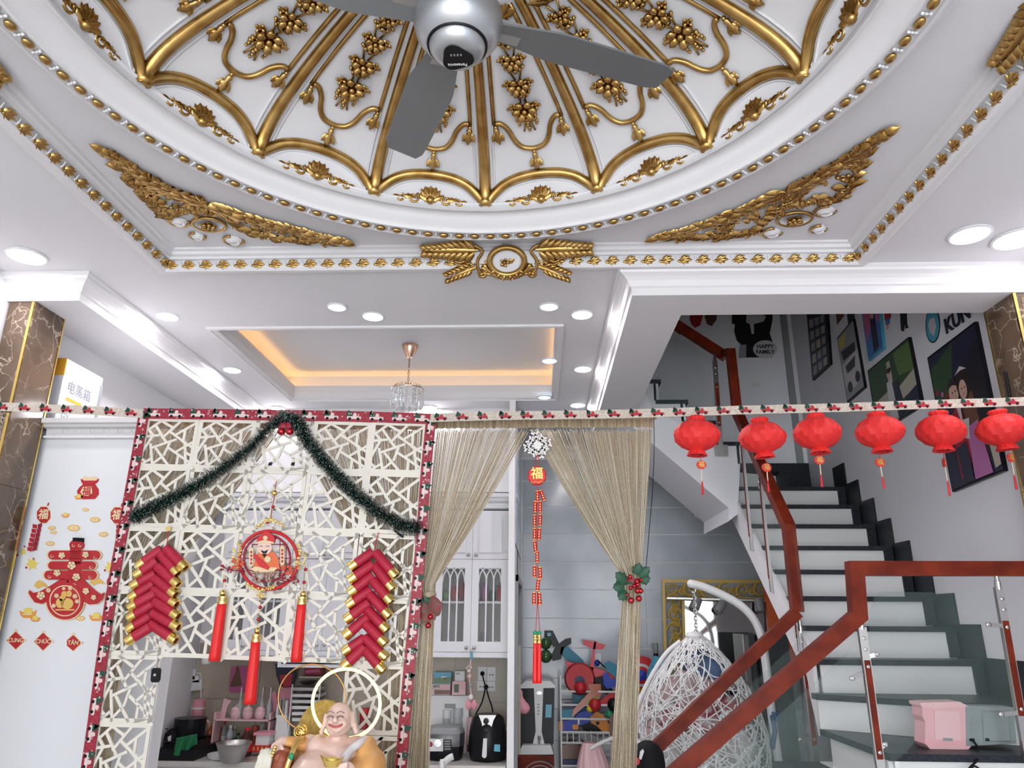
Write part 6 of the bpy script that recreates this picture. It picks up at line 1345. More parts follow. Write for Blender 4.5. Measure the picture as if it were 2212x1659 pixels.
sl = thing('drawer_stool', 'brown wooden drawer stool under the water dispenser', 'stool', (PY(1158,1659,YQ).x,YQ+.1,0)); a, b = PY(1119,1631,YQ-.09), PY(1197,1631,YQ-.09)
MB().box((a.x,YQ-.09,0), (b.x,YQ+.26,a.z)).build('body', 'wood_red', sl); MB().box((a.x+.02,YQ-.1,a.z-.17), (b.x-.02,YQ-.085,a.z-.03)).build('drawer', 'wood_red', sl)
ft = thing('table_fan', 'grey round fan grille in front of the drawer stool', 'fan', (PY(1167,1659,6.6).x,6.6,0)); cf = Vector((PY(1167,1690,6.6).x,6.6,PY(1167,1692,6.6).z))
for r in (.04,.07,.10,.13,.16): MB().tube([cf+Vector((r*math.cos(a),-.02*(1-r*4),r*math.sin(a))) for a in [2*math.pi*k_/28 for k_ in range(28)]], .004, 5, True).build('grille_ring', 'plastic_grey', ft)
MB().tube([cf+Vector((0,.03,0)), Vector((cf.x,6.63,.02))], .02, 8).build('stem', 'plastic_grey', ft); MB().lathe([(.13,0),(.13,.02),(.03,.03)], 20, (cf.x,6.63,0)).build('foot', 'plastic_grey', ft)
pb = thing('pink_pouch', 'small pink cloth pouch hanging on the dark door', 'bag', PY(1128,1540,6.45)); o_ = blob('pouch', [(PY(1126,1522,6.45),(.045,.03,.06)),(PY(1133,1530,6.45),(.05,.03,.05)),(PY(1123,1500,6.45),(.028,.02,.05))], 'pink', .012, pb)
MB().tube(fp([(1119,1440),(1121,1465),(1122,1490)], 6.45), .005, 5).build('cord', 'p_grey', pb); MB().ball(PY(1118,1445,6.45), (.012,.012,.03), 8, 6).build('knot', 'p_cyan', pb)
bb = MB(); cbg = PY(1278,1640,6.55); rn = random.Random(31)
def bagf(a, t):
    an = 2*math.pi*a; r = (.02+.15*math.sin(math.pi*min(1, .08+t*.72))**.8)*(1+.10*math.sin(an*7+t*5)*t+.06*math.sin(an*13-t*9)); return Vector((cbg.x+r*math.cos(an)+.05*t, cbg.y+.75*r*math.sin(an), PY(1278,1598,6.55).z-.02-t*.86+.02*math.sin(an*5)*t))
bb.grid(bagf, 48, 16, True); pg = tag(bb.build('plastic_bag', 'pale_pink', None, 'all'), 'crumpled pale pink plastic bag with white handle in front of the toy rack', 'bag')
hb = MB(); hb.tube(smooth_path([PY(u, v, 6.45) for u, v in ((1275,1618),(1300,1604),(1330,1592))], 5), .016, 6); hb.build('handle', 'plastic_white', pg, 'all')
# ------------------------------------------------------------------ white wire rack with toys
YT = 7.10
wr = thing('wire_rack', 'white wire rack crammed with toys against the grey tiles', 'rack', PY(1270,1659,YT)); x0, x1 = PY(1212,1560,YT).x, PY(1342,1560,YT).x
for x in (x0, x1):
    for y in (YT, 7.42): MB().tube([(x,y,0), (x,y,PY(1216,1458 if x == x0 else 1495,YT).z)], .009, 6).build('upright', 'plastic_white', wr)
shz = [PY(1250,v,YT).z for v in (1494,1523,1553,1582,1605,1655)]
for z in shz:
    m = MB(); m.tube([(x0,YT,z),(x1,YT,z),(x1,7.42,z),(x0,7.42,z)], .009, 5, True)
    for i in range(1, 12): m.tube([(x0+(x1-x0)*i/12,YT,z),(x0+(x1-x0)*i/12,7.42,z)], .004, 4)
    m.build('shelf', 'plastic_white', wr)
for i in range(1, 10): MB().tube([(x0+(x1-x0)*i/10,YT,shz[3]),(x0+(x1-x0)*i/10,YT,shz[4])], .005, 4).build('basket_bar', 'plastic_white', wr)
def toy(lbl, px, m, y=YT+.05, th=.05, subs=(), cat='toy'):
    o_ = MB().prism(fp(px, y), (0,th,0), .0).build('toy', m); tag(o_, lbl, cat, 'toys on the wire rack')
    for nm, mm, q in subs: MB().prism(fp(q, y-.006), (0,th+.012,0)).build(nm, mm, o_)
    bv = o_.modifiers.new('b', 'BEVEL'); bv.width = .008; bv.segments = 2; bv.limit_method = 'ANGLE'; return o_
ap = thing('toy_plane', 'red foam toy plane lying tail up on the toy rack', 'toy plane', PY(1275,1470,YT+.12), 'toys on the wire rack')
for nm, q in (('tail_wing',[(1260,1382),(1275,1384),(1309,1393),(1302,1403),(1280,1402),(1262,1394)]), ('fuselage',[(1284,1384),(1288,1384),(1281,1456),(1272,1456)]), ('main_wing',[(1221,1428),(1240,1432),(1290,1444),(1331,1458),(1332,1466),(1318,1474),(1280,1466),(1235,1454),(1224,1440)])): MB().prism(fp(q, YT+.13), (0,.035,0)).build(nm, 't_foam', ap)
wh = thing('toy_roller', 'dark red toy roller disc with blue centre on the rack top', 'toy', PY(1250,1492,YT+.04), 'toys on the wire rack'); MB().lathe([(.05,-.04),(.125,-.045),(.14,0),(.125,.045),(.05,.04)], 28, PY(1252,1466,YT+.09), (0,1,0)).build('tyre', 't_red', wh, True); MB().lathe([(0,-.05),(.045,-.048),(.05,.04)], 18, PY(1252,1470,YT+.09), (0,1,0)).build('hub', 't_navy', wh, True)
toy('teal toy water gun on top of the rack', [(1308,1436),(1316,1430),(1342,1444),(1342,1466),(1330,1462),(1312,1446)], 't_teal', YT+.1)
toy('blue toy gun grip with yellow tip on top of the rack', [(1305,1458),(1312,1455),(1318,1470),(1332,1468),(1330,1480),(1312,1486),(1306,1478)], 't_blue', YT+.06, .04, [('tip','t_yellow',[(1330,1464),(1340,1458),(1342,1466),(1333,1472)])])
toy('orange toy pistol on the third rack shelf', [(1277,1549),(1290,1540),(1300,1545),(1318,1570),(1319,1580),(1302,1578),(1290,1566),(1278,1560)], 't_orange', YT+.02, .04, [('round_hole','black',circ_px(1291,1562,4,4,10))])
toy('blue and orange toy blaster on the third rack shelf', [(1212,1560),(1240,1556),(1250,1542),(1270,1536),(1281,1545),(1278,1556),(1250,1566),(1240,1576),(1214,1578)], 't_blue', YT+.03, .05, [('orange_muzzle','t_orange',[(1207,1558),(1216,1556),(1217,1576),(1206,1578)]),('orange_grip','t_orange',[(1236,1566),(1250,1564),(1248,1576),(1238,1576)]),('white_mark','plastic_white',[(1248,1552),(1252,1552),(1252,1564),(1248,1564)])])
toy('long brown toothed toy saw leaning on the rack', [(1238,1545),(1240,1534),(1282,1488),(1290,1492),(1288,1500)], 'sauce', YT-.01, .03)
toy('red toy dragon jaw on the second rack shelf', [(1272,1480),(1296,1480),(1298,1498),(1292,1510),(1288,1494),(1276,1490)], 'sauce', YT, .04)
toy('lime green toy peg on the second rack shelf', [(1271,1516),(1288,1508),(1291,1515),(1274,1522)], 't_lime', YT-.01, .03)
toy('bright red toy car on the second rack shelf', [(1298,1516),(1318,1500),(1336,1490),(1340,1502),(1322,1514),(1302,1524)], 't_red', YT+.01, .05)
toy('small blue toy car on the second rack shelf', [(1214,1536),(1236,1534),(1240,1550),(1214,1552)], 't_teal', YT+.02, .06)
toy('black toy truck behind the red toys on the rack', [(1270,1468),(1300,1462),(1306,1480),(1322,1490),(1316,1500),(1286,1490)], 'black', YT+.12, .08)
toy('teal plastic toy bin on the second rack shelf', [(1240,1500),(1268,1498),(1262,1540),(1244,1538)], 't_teal', YT+.16, .08)
toy('black toy machine behind the orange pistol', [(1258,1566),(1290,1560),(1300,1580),(1262,1581)], 'black', YT+.08, .08)
toy('black and white checked toy ramp in the rack basket', [(1250,1584),(1262,1582),(1300,1600),(1294,1604),(1262,1598)], 'p_grey', YT+.03, .05)
toy('folded brown cloth pile on the lower rack shelf', [(1214,1640),(1216,1612),(1240,1606),(1256,1616),(1256,1640)], 'p_brown', YT+.03, .2)
toy('dark blue cloth pile on the lowest rack shelf', [(1214,1654),(1218,1642),(1250,1640),(1252,1654)], 't_navy', YT+.03, .2)
for lb, u, v, r, m in (('shiny red toy ball with white frill on the rack',1254,1486,.055,'t_red'),('dark red toy ball with white spot on the rack',1285,1523,.055,'t_red'),('teal toy ball on the third rack shelf',1316,1543,.035,'jade'),('yellow toy ball on the second rack shelf',1274,1531,.03,'t_yellow'),('yellow toy ball beside the string curtain',1375,1490,.04,'t_yellow'),('black and white toy mask on the second rack shelf',1325,1522,.055,'black')):
    o_ = MB().ball(PY(u, v, YT-.03), r, 14, 9).build('toy_ball', m, None, 'all'); tag(o_, lb, 'toy ball', 'toys on the wire rack')
toy('brown clay pot on the rack behind the curtain', [(1319,1545),(1342,1540),(1344,1598),(1326,1600),(1318,1580)], 'p_brown', YT-.06, .1)
bxp = thing('storage_box', 'pale pink storage box beside the toy rack behind the curtain', 'box', PY(1395,1659,7.2)); MB().box((PY(1356,1500,7.0).x,6.98,0), (PY(1432,1500,7.0).x,7.40,PY(1390,1503,7.0).z)).build('body', 'pale_pink', bxp); MB().box((PY(1354,1500,7.0).x,6.97,PY(1390,1507,7.0).z), (PY(1434,1500,7.0).x,7.41,PY(1390,1500,7.0).z)).build('lid', 'paw', bxp)
shd = thing('round_shield', 'round red and blue toy shield leaning beside the egg chair', 'toy', PY(1392,1485,YT+.1)); 
for r, m, dy in ((.165,'t_red',0),(.125,'p_white',-.008),(.095,'t_red',-.016),(.06,'t_blue',-.024)): MB().lathe([(0,-.03),(r*.7,-.022),(r,0),(r,.012)], 28, PY(1385,1458,YT+.12)+Vector((0,dy,0)), (0,1,0)).build('ring', m, shd, True)
toy('light blue folded towel beside the egg chair', [(1400,1490),(1404,1450),(1418,1420),(1436,1424),(1432,1450),(1420,1480),(1410,1496)], 'p_cyan', YT-.1, .1, [('dark_stripe','t_blue',[(1410,1440),(1432,1436),(1430,1450),(1408,1456)])], 'towel')
ub = thing('umbrella', 'black folded umbrella with grey grip leaning on the tiles', 'umbrella', PY(1421,1480,7.4)); MB().tube([Vector((PY(1420,1480,7.38).x+.02,7.36,0)), PY(1420,1480,7.38)], [.006,.024], 8).build('lower_canopy', 'black', ub, 'all'); MB().lathe([(.024,0),(.028,.1),(.022,.28)], 10, PY(1420,1480,7.38)).build('canopy', 'black', ub, True); MB().lathe([(.022,.28),(.026,.30),(.024,.37)], 10, PY(1420,1480,7.38)).build('grip', 'plastic_grey', ub, True)
# plain toy sword on the wall and dark round gadget
sd = thing('toy_sword', 'black and blue foam toy sword hung slanting on the tiled wall', 'toy sword', PY(1210,1430,7.45)); ys = 7.44
for nm, m, q in (('grip','black',[(1176,1362),(1194,1362),(1208,1390),(1196,1398),(1176,1376)]), ('guard','black',[(1190,1418),(1200,1396),(1222,1380),(1234,1378),(1234,1390),(1218,1400),(1212,1424),(1194,1428)]), ('blade','t_teal',[(1212,1398),(1226,1396),(1258,1424),(1268,1440),(1250,1434),(1222,1424),(1210,1412)])): MB().prism(fp(q, ys), (0,.04,0)).build(nm, m, sd)
MB().prism(fp([(1182,1367),(1190,1367),(1190,1374),(1182,1374)], ys-.003), (0,.01,0)).build('blue_patch', 'p_cyan', sd)
gd = thing('wall_gadget', 'pair of dark glass globes hung beside the toy sword', 'gadget', PY(1182,1430,7.4))
for v, r in ((1390,.055),(1418,.06)): MB().ball(PY(1179,v,7.42), r, 14, 9).build('globe', 'olive_glass', gd, 'all')
MB().tube([PY(1179,1368,7.44), PY(1179,1420,7.44)], .01, 6).build('bracket', 'black', gd)
ws_ = thing('wall_socket', 'white socket with blue plug on the grey tiles behind the toy plane', 'socket', PY(1292,1440,7.48)); MB().prism(fp([(1285,1412),(1298,1412),(1298,1442),(1285,1442)], 7.476), (0,.012,0)).build('plate', 'plastic_white', ws_); MB().ball(PY(1290,1432,7.45), (.025,.02,.03), 10, 7).build('plug', 't_blue', ws_, 'all')
MB().tube(smooth_path([PY(u, v, 7.44) for u, v in ((1291,1426),(1305,1440),(1322,1455))], 4), .006, 5).build('cable', 'black', ws_)
# black cap on the lower end of the railing
cp = thing('baseball_hat', 'black hat with red and white patches on the lower railing end', 'hat', PY(1400,1659,4.36)); kk = mpp(1400,1630,4.30)
MB().lathe([(36*kk,-.10),(36*kk,-.03),(33*kk,.02),(24*kk,.055),(10*kk,.075),(0,.078)], 24, PY(1400,1634,4.30)).build('crown', 'black_matte', cp, True)
MB().lathe([(.0,0),(.018,0),(.016,.008),(0,.009)], 12, PY(1371,1638,4.30)+Vector((-.0,-.09,0)), (-.3,-1,0)).build('patch', 't_red', cp); MB().prism([p_+Vector((0,-.10,0)) for p_ in fp([(1378,1618),(1384,1612),(1386,1616),(1380,1634),(1376,1632)], 4.31)], (0,.02,0)).build('patch', 'plastic_white', cp)
# ------------------------------------------------------------------ tall white cabinet with stickers
YP = 3.75
tc_ = thing('tall_cabinet', 'tall white cabinet side with moulded cornice behind the marble column', 'cabinet', (-2.3,3.8,0)); xp = PY(352,1420,YP).x
MB().box((XL+.005,YP,0), (xp,YP+.10,2.61)).build('side_panel', 'panel_white', tc_); MB().box((XL+.005,YP+.10,0), (-2.35,4.45,2.61)).build('carcass', 'panel_white', tc_)
zc0, zc1 = PY(120,950,YP).z, PY(120,903,3.68).z; q = MB(); h_ = zc1-zc0
sweep_line(q, (XL+.155,YP,zc1), (xp,YP,zc1), (0,-1,0), [(-.6,0),(.075,0),(.075,h_*.25),(.055,h_*.3),(.05,h_*.42),(.02,h_*.48),(.018,h_*.82),(.035,h_*.86),(.035,h_*.97),(0,h_)], 0, 0); q.build('cornice', 'moulding_white', tc_, fix=True)
q = MB()
for i in range(9): c_ = Vector((XL+.22+.075*i,YP-.02,zc1-h_*.70)); q.tube([c_+Vector((.032*math.cos(a),-.001,.026*math.sin(a))) for a in [math.pi*k/8 for k in range(9)]], .004, 5)
q.tube([(XL+.18,YP-.02,zc1-h_*.70),(xp-.06,YP-.02,zc1-h_*.70)], .003, 4); q.build('festoon_relief', 'moulding_white', tc_)
# carton on top of it
xb_ = PY(145,774,3.80).x; y1 = PX(222,822,xb_).y; zt_ = PY(145,774,3.80).z; zb_ = zc1
cx = thing('oven_carton', 'white and orange appliance carton on top of the tall white cabinet', 'carton', ((xb_+XL)/2,4.0,zb_)); mat('carton_white', (.72,.75,.82), .5); mat('carton_orange', (.85,.42,.03), .5)
MB().box((XL+.005,3.80,zb_), (xb_,y1,zt_)).build('box', 'carton_white', cx); MB().box((XL+.006,3.797,zt_-.10), (xb_+.002,3.803,zt_+.001)).build('orange_band', 'carton_orange', cx); MB().box((xb_-.01,y1-.012,zb_), (xb_+.003,y1+.012,zt_-.05)).build('grey_edge', 'p_grey', cx)
SIDE = Matrix(((0,0,1,0),(1,0,0,0),(0,1,0,0),(0,0,0,1)))
for tx, sz, f_, m, dy in (('电蒸箱', .075, .60, 'p_grey', .16), ('GX', .05, .16, 'p_grey', .08)):
    add_text(tx, 'lettering', m, cx, Matrix.Translation((xb_+.002,3.80+dy,zb_+(zt_-zb_)*f_)) @ SIDE, sz, .0005)

MB().box((xb_-.001,3.86,zb_+(zt_-zb_)*.40), (xb_+.002,4.0,zb_+(zt_-zb_)*.45)).build('orange_bar', 'carton_orange', cx)
# ---- flat lucky stickers on the white side panel
Yk = YP-.001
g6 = lambda *p: [(x*.2411, 1000+y*.2411) for x, y in p]
mat('st_gold', (.80,.50,.14), .45); mat('st_orange', (.85,.35,.06), .45); mat('st_cream', (.88,.68,.42), .5); mat('st_red', (.50,.02,.03), .5); mat('st_yellow', (.85,.68,.15), .45)
def sticker(lbl, layers, cat='sticker', group=None, nm='wall_sticker', th=.003):
    p0 = layers[0][2][0]; t = thing(nm, lbl, cat, PY(p0[0], p0[1], Yk), group)
    for k, (pn, m, pts) in enumerate(layers): MB().prism(fp(pts, Yk-th-.0012*k), (0,th,0)).build(pn, m, t)
    return t
def grow(pts, k): 
    cx_ = sum(p[0] for p in pts)/len(pts); cy_ = sum(p[1] for p in pts)/len(pts); return [(cx_+(x-cx_)*k, cy_+(y-cy_)*k) for x, y in pts]
def E6(x, y, rx, ry=None, n=18): return g6(*[(x+rx*math.cos(2*math.pi*i/n), y+(ry or rx)*math.sin(2*math.pi*i/n)) for i in range(n)])
def ingot(x, y, w): return [('boat','st_orange',g6((x-w*.5,y-w*.12),(x-w*.3,y-w*.02),(x+w*.3,y-w*.02),(x+w*.5,y-w*.14),(x+w*.42,y+w*.18),(x+w*.25,y+w*.32),(x-w*.25,y+w*.32),(x-w*.42,y+w*.18))),('dome','st_yellow',E6(x,y-w*.08,w*.26,w*.2)),('shine','st_cream',g6((x-w*.36,y+w*.08),(x+w*.3,y+w*.08),(x+w*.2,y+w*.15),(x-w*.28,y+w*.15)))]
def coin_(x, y, w): return [('rim','st_gold',E6(x,y,w*.5,w*.26)),('face','st_cream',E6(x,y,w*.38,w*.17)),('hole','st_gold',E6(x,y,w*.12,w*.06,4))]
bg_ = sticker('red money bag sticker above the other stickers on the white panel', [('bag','st_red',g6((745,190),(850,188),(882,235),(884,280),(850,322),(745,326),(695,290),(690,250),(712,218))),('mouth','st_red',g6((722,145),(885,145),(872,172),(845,190),(745,192),(728,170))),('coins','st_cream',g6((730,140),(760,118),(800,126),(850,120),(884,138),(860,158),(750,158))),('label','st_cream',g6((742,215),(820,212),(826,270),(790,296),(740,290),(718,262)))])
add_text('福', 'lettering', 'st_red', bg_, front_at(PY(*g6((775,258))[0], Yk-.008)), .048, .0006, .0006)
sticker('small gold ingot sticker leaning on the red money bag sticker', ingot(705,300,80), group='ingot stickers')
for x, y, w, lb in ((765,418,60,'small coin sticker right under the money bag'),(850,508,92,'coin sticker between the money bag and the red lantern by the ribbon'),(660,583,112,'largest coin sticker above the black hat of the red character'),(463,582,68,'upper of two overlapping coin stickers beside the firecracker string'),(478,622,58,'lower of two overlapping coin stickers beside the firecracker string'),(925,640,82,'tilted coin sticker near the red ribbon'),(447,722,80,'coin sticker beside the end of the firecracker string'),(720,1393,82,'coin sticker between the red circle and an ingot')): sticker(lb, coin_(x, y, w), group='coin stickers')
for x, y, w, lb in ((585,465,72,'small ingot sticker between the red lantern and the coins'),(250,1340,155,'large ingot sticker left of the red circle above CUNG'),(315,1395,88,'small ingot sticker overlapping the large one'),(860,1375,128,'large ingot sticker beside the red ribbon')): sticker(lb, ingot(x, y, w), group='ingot stickers')
for x, s_, y0, lb in ((390,0,465,'red lantern plaque sticker by the marble column'),(1050,1,470,'red lantern plaque sticker by the red ribbon')):
    n8 = [(x+62*math.cos(math.pi/8+math.pi*k/4), y0+76*math.sin(math.pi/8+math.pi*k/4)) for k in range(8)]
    t = sticker(lb+' with a fu character', [('rim','st_gold',grow(g6(*n8), 1.06)),('plaque','st_red',g6(*n8)),('string','st_red',g6((x+30,y0-82),(x+40,y0-110),(x+48,y0-108),(x+40,y0-80)))]); add_text('福', 'lettering', 'st_cream', t, front_at(PY(*g6((x,y0))[0], Yk-.007)), .056, .0006, .0012)
for x0, y0, x1, y1_, lb in ((335,555,278,800,'red firecracker string sticker by the marble column'),(1085,560,1075,720,'red firecracker string sticker cut by the red ribbon')):
    L_ = []
    for k in range(6 if x0 < 900 else 4):
        f_ = k/(6 if x0 < 900 else 4); x, y = x0+(x1-x0)*f_, y0+(y1_-y0)*f_
        L_ += [('cracker','st_red',g6((x-42,y-8),(x-5,y-2),(x-8,y+34),(x-44,y+26))),('cracker','dark_red',g6((x+4,y-4),(x+38,y-18),(x+36,y+18),(x+2,y+32)))]
    sticker(lb, L_)
for x, y, lb in ((285,905,'yellow star burst sticker under the firecracker string'),(205,795,'small yellow spark sticker beside the firecracker string'),(990,930,'yellow star burst sticker beside the red ribbon')):
    R_ = 62 if x != 205 else 34; sticker(lb, [('star','st_yellow',g6(*[(x+R_*(1 if k % 2 else .5)*math.cos(.4+math.pi*k/6), y+R_*(1 if k % 2 else .5)*math.sin(.4+math.pi*k/6)) for k in range(12)])),('scrap','st_red',g6((x-60,y+25),(x-45,y+22),(x-44,y+40),(x-58,y+42))),('scrap','st_red',g6((x+5,y-58),(x+25,y-45),(x+10,y-38)))])
# the large red character board
def bar(x0, y0, x1, y1_): r = (y1_-y0)/2; return [(x0+r-r*math.sin(a), (y0+y1_)/2-r*math.cos(a)) for a in [math.pi*k/6 for k in range(7)]]+[(x1-r+r*math.sin(a), (y0+y1_)/2+r*math.cos(a)) for a in [math.pi*k/6 for k in range(7)]]
shp = {'stroke': [bar(430,785,895,865), bar(430,882,855,955), bar(395,965,865,1045), [(632,720),(728,720),(722,1080),(600,1080)],
       [(560,1030),(620,1060),(520,1140),(470,1185),(420,1245),(370,1262),(310,1248),(278,1205),(255,1165),(262,1140),(295,1165),(360,1150),(450,1100)],
       [(660,1050),(730,1030),(790,1090),(860,1150),(905,1178),(928,1160),(935,1175),(915,1225),(870,1262),(800,1268),(740,1240),(720,1180)]]}
chb = thing('spring_character', 'large red spring character board with gold blossoms and round base on the white panel', 'wall decor', PY(*g6((580,1400))[0], Yk))
for pts in shp['stroke']:
    MB().prism(fp(grow(g6(*pts), 1.07), Yk-.012), (0,.012,0)).build('gold_edge', 'st_cream', chb); MB().prism(fp(g6(*pts), Yk-.017), (0,.006,0)).build('stroke', 'st_red', chb)
for rx, ry, m, dz in ((178,180,'st_cream',.014),(165,168,'st_red',.020),(138,140,'st_cream',.022),(128,130,'st_red',.024)): MB().prism(fp(E6(580,1235,rx,ry,30), Yk-dz), (0,dz,0)).build('round_base', m, chb)
MB().prism(fp(E6(682,735,62,48,18), Yk-.017), (0,.015,0)).build('knob', 'st_red', chb); MB().prism(fp(g6((652,668),(738,672),(735,706),(648,700)), Yk-.02), (0,.018,0)).build('hat', 'black_matte', chb)
def flower(x, y, r): 
    f_ = MB()
    for k in range(5): a = 2*math.pi*k/5+.3; fprism(f_, E6(x+r*.55*math.cos(a), y+r*.55*math.sin(a), r*.45, r*.45, 8), Yk-.026, .004)
    fprism(f_, E6(x, y, r*.35, r*.35, 8), Yk-.028, .004); f_.build('blossom', 'st_cream', chb)
for x, y, r in ((552,828,30),(765,822,30),(640,918,38),(510,985,32),(682,1022,36),(365,1188,38),(432,1140,22),(768,1148,30),(838,1205,24),(505,1190,22),(670,1195,22),(480,1280,20),(690,1240,20),(570,1125,16),(630,1120,22)): flower(x, y, r)
cb_ = MB()
for q_ in (E6(600,1260,55,50), E6(575,1175,26,28), E6(618,1172,24,30), E6(535,1255,35,45), E6(560,1215,30,30)): fprism(cb_, q_, Yk-.030, .006)
fprism(cb_, g6((495,1310),(665,1310),(665,1322),(495,1322)), Yk-.030, .006); cb_.build('gold_emblem', 'st_gold', chb)
for x, y, a_ in ((462,832,0),(850,848,0),(812,935,0),(440,1018,0),(805,1022,0),(655,738,0),(712,738,0)): MB().tube(fp(g6(*[(x+16*math.cos(t_)*(1-t_/9), y+16*math.sin(t_)*(1-t_/9)) for t_ in [k*.6 for k in range(9)]]), Yk-.019), .0018, 4).build('curl', 'st_cream', chb)
for x, y, w, lb in ((365,1090,140,'gold cloud sticker behind the red character by the column'),(870,1062,150,'gold cloud sticker behind the red character by the ribbon')): sticker(lb, [('cloud','st_gold',g6((x-w*.45,y+10),(x-w*.3,y-25),(x-w*.1,y-40),(x+w*.1,y-28),(x+w*.3,y-10),(x+w*.48,y+25),(x+w*.1,y+18),(x-w*.2,y+38)))])
sticker('dark red round sticker half hidden behind the red ribbon', [('disc','st_red',E6(1000,1070,45,55)),('mark','st_cream',E6(995,1065,20,25))])
for i, (x, y, tx) in enumerate(((140,1590,'CUNG'),(385,1600,'CHÚC'),(655,1612,'TÂN'))):
    w = 78 if i < 2 else 70; d4 = [(x,y-w),(x+w,y),(x,y+w),(x-w if i < 2 else x-w*.72,y if i < 2 else y-w*.3)]+([] if i < 2 else [(x-w*.72,y+w*.45)])
    if i == 2: d4 = [(x,y-w),(x+w,y),(x,y+w),(x-w*.78,y+w*.35),(x-w*.78,y-w*.3)]
    t = sticker('red diamond sticker reading '+tx+' below the spring character', [('gold_edge','st_gold',grow(g6(*d4), 1.08)),('diamond','st_red',g6(*d4)),('knot','st_cream',E6(x,y-w-8,14,12,8)),('knot','st_cream',E6(x+w+4,y,10,14,8))], group=None)
    add_text(tx, 'lettering', 'st_cream', t, front_at(PY(*g6((x,y))[0], Yk-.008)), .027, .0006, .0006)

# ------------------------------------------------------------------ chandelier in the light tray
pc = PZ(886,746,TZ+.05); yc = pc.y; chd = thing('crystal_chandelier', 'small crystal chandelier hanging from the lit ceiling tray', 'chandelier', pc)
mat('crystal', (.92,.93,.95), .06, alpha=.7); mat('rose_gold', (.62,.42,.32), .2, 1)
z_ = lambda v: PY(884, v, yc).z; k = mpp(884,850,yc)
MB().lathe([(18*k,0),(17*k,-.02),(12*k,-.06),(7*k,z_(772)-pc.z)], 20, pc).build('canopy', 'rose_gold', chd, True); MB().tube([(pc.x,yc,z_(772)), (pc.x,yc,z_(795))], .006, 6).build('stem', 'rose_gold', chd)
for i in range(6):
    c_ = Vector((pc.x,yc,z_(798)-(z_(798)-z_(834))*(i+.5)/6)); e = Vector((1,0,0)) if i % 2 else Vector((0,1,0)); MB().tube([c_+e*(.007*math.cos(a))+Vector((0,0,.013*math.sin(a))) for a in [2*math.pi*j/8 for j in range(8)]], .0025, 4, True).build('chain_link', 'rose_gold', chd)
R0 = 35*k; zt1 = z_(842)
MB().tube([(pc.x+R0*math.cos(a), yc+R0*math.sin(a), zt1) for a in [2*math.pi*j/32 for j in range(32)]], .004, 5, True).build('hoop', 'rose_gold', chd)
for j in range(16):
    a = 2*math.pi*j/16; e = Vector((math.cos(a), math.sin(a), 0)); c0 = Vector((pc.x,yc,zt1))
    MB().tube([c0+e*R0*.5+Vector((0,0,.02)), c0+e*R0*.75+Vector((0,0,.035)), c0+e*R0], .0022, 4).build('arm', 'rose_gold', chd)
    for r_, n_ in ((1.0,4),(.62,5)):
        m = MB()
        for q in range(n_): m.ball(c0+e*R0*r_+Vector((0,0,-.012-.021*q)), (.008,.008,.010), 6, 4)
        m.tube([c0+e*R0*r_, c0+e*R0*r_+Vector((0,0,-.012-.021*(n_-1)))], .001, 3); m.lathe([(0,0),(.010,-.02),(.007,-.045),(0,-.05)], 6, c0+e*R0*r_+Vector((0,0,-.02-.021*(n_-1)))); m.build('crystal_drop', 'crystal', chd)

# ------------------------------------------------------------------ laughing buddha on its altar table
YU = 3.02; s_ = mpp(730,1600,YU); Bp = lambda u, v, dy=0: PY(u, v, YU+dy)
at_ = thing('altar_table', 'dark red wooden altar table below the buddha statue', 'table', (-.85,3.05,0)); MB().box((-1.35,2.78,.90), (-.42,3.36,.94)).build('top', 'wood_red', at_)
for x in (-1.32,-.50):
    for y in (2.80,3.29): MB().box((x,y,0), (x+.05,y+.05,.90)).build('leg', 'wood_red', at_)
MB().box((-1.3,2.82,.80), (-.47,3.32,.90)).build('apron', 'wood_red', at_)
mat('resin_skin', (.86,.60,.50), .42, coat=.2); mat('robe', (.82,.42,.14), .5); mat('robe_white', (.82,.76,.76), .5); mat('sack', (.30,.07,.03), .5, noise=(30,(.55,.2,.1),.5,.62)); mat('straw', (.48,.33,.08), .6, noise=(60,(.36,.24,.05),.4,.6)); mat('lip', (.55,.12,.10), .4); mat('brow', (.28,.17,.14), .5); mat('cream_rope', (.76,.72,.62), .6)
bu = thing('buddha_statue', 'laughing bald buddha statue with orange robe, red sack and gold ingot', 'statue', (Bp(725,1659).x, YU+.02, .94))
HF = -.055
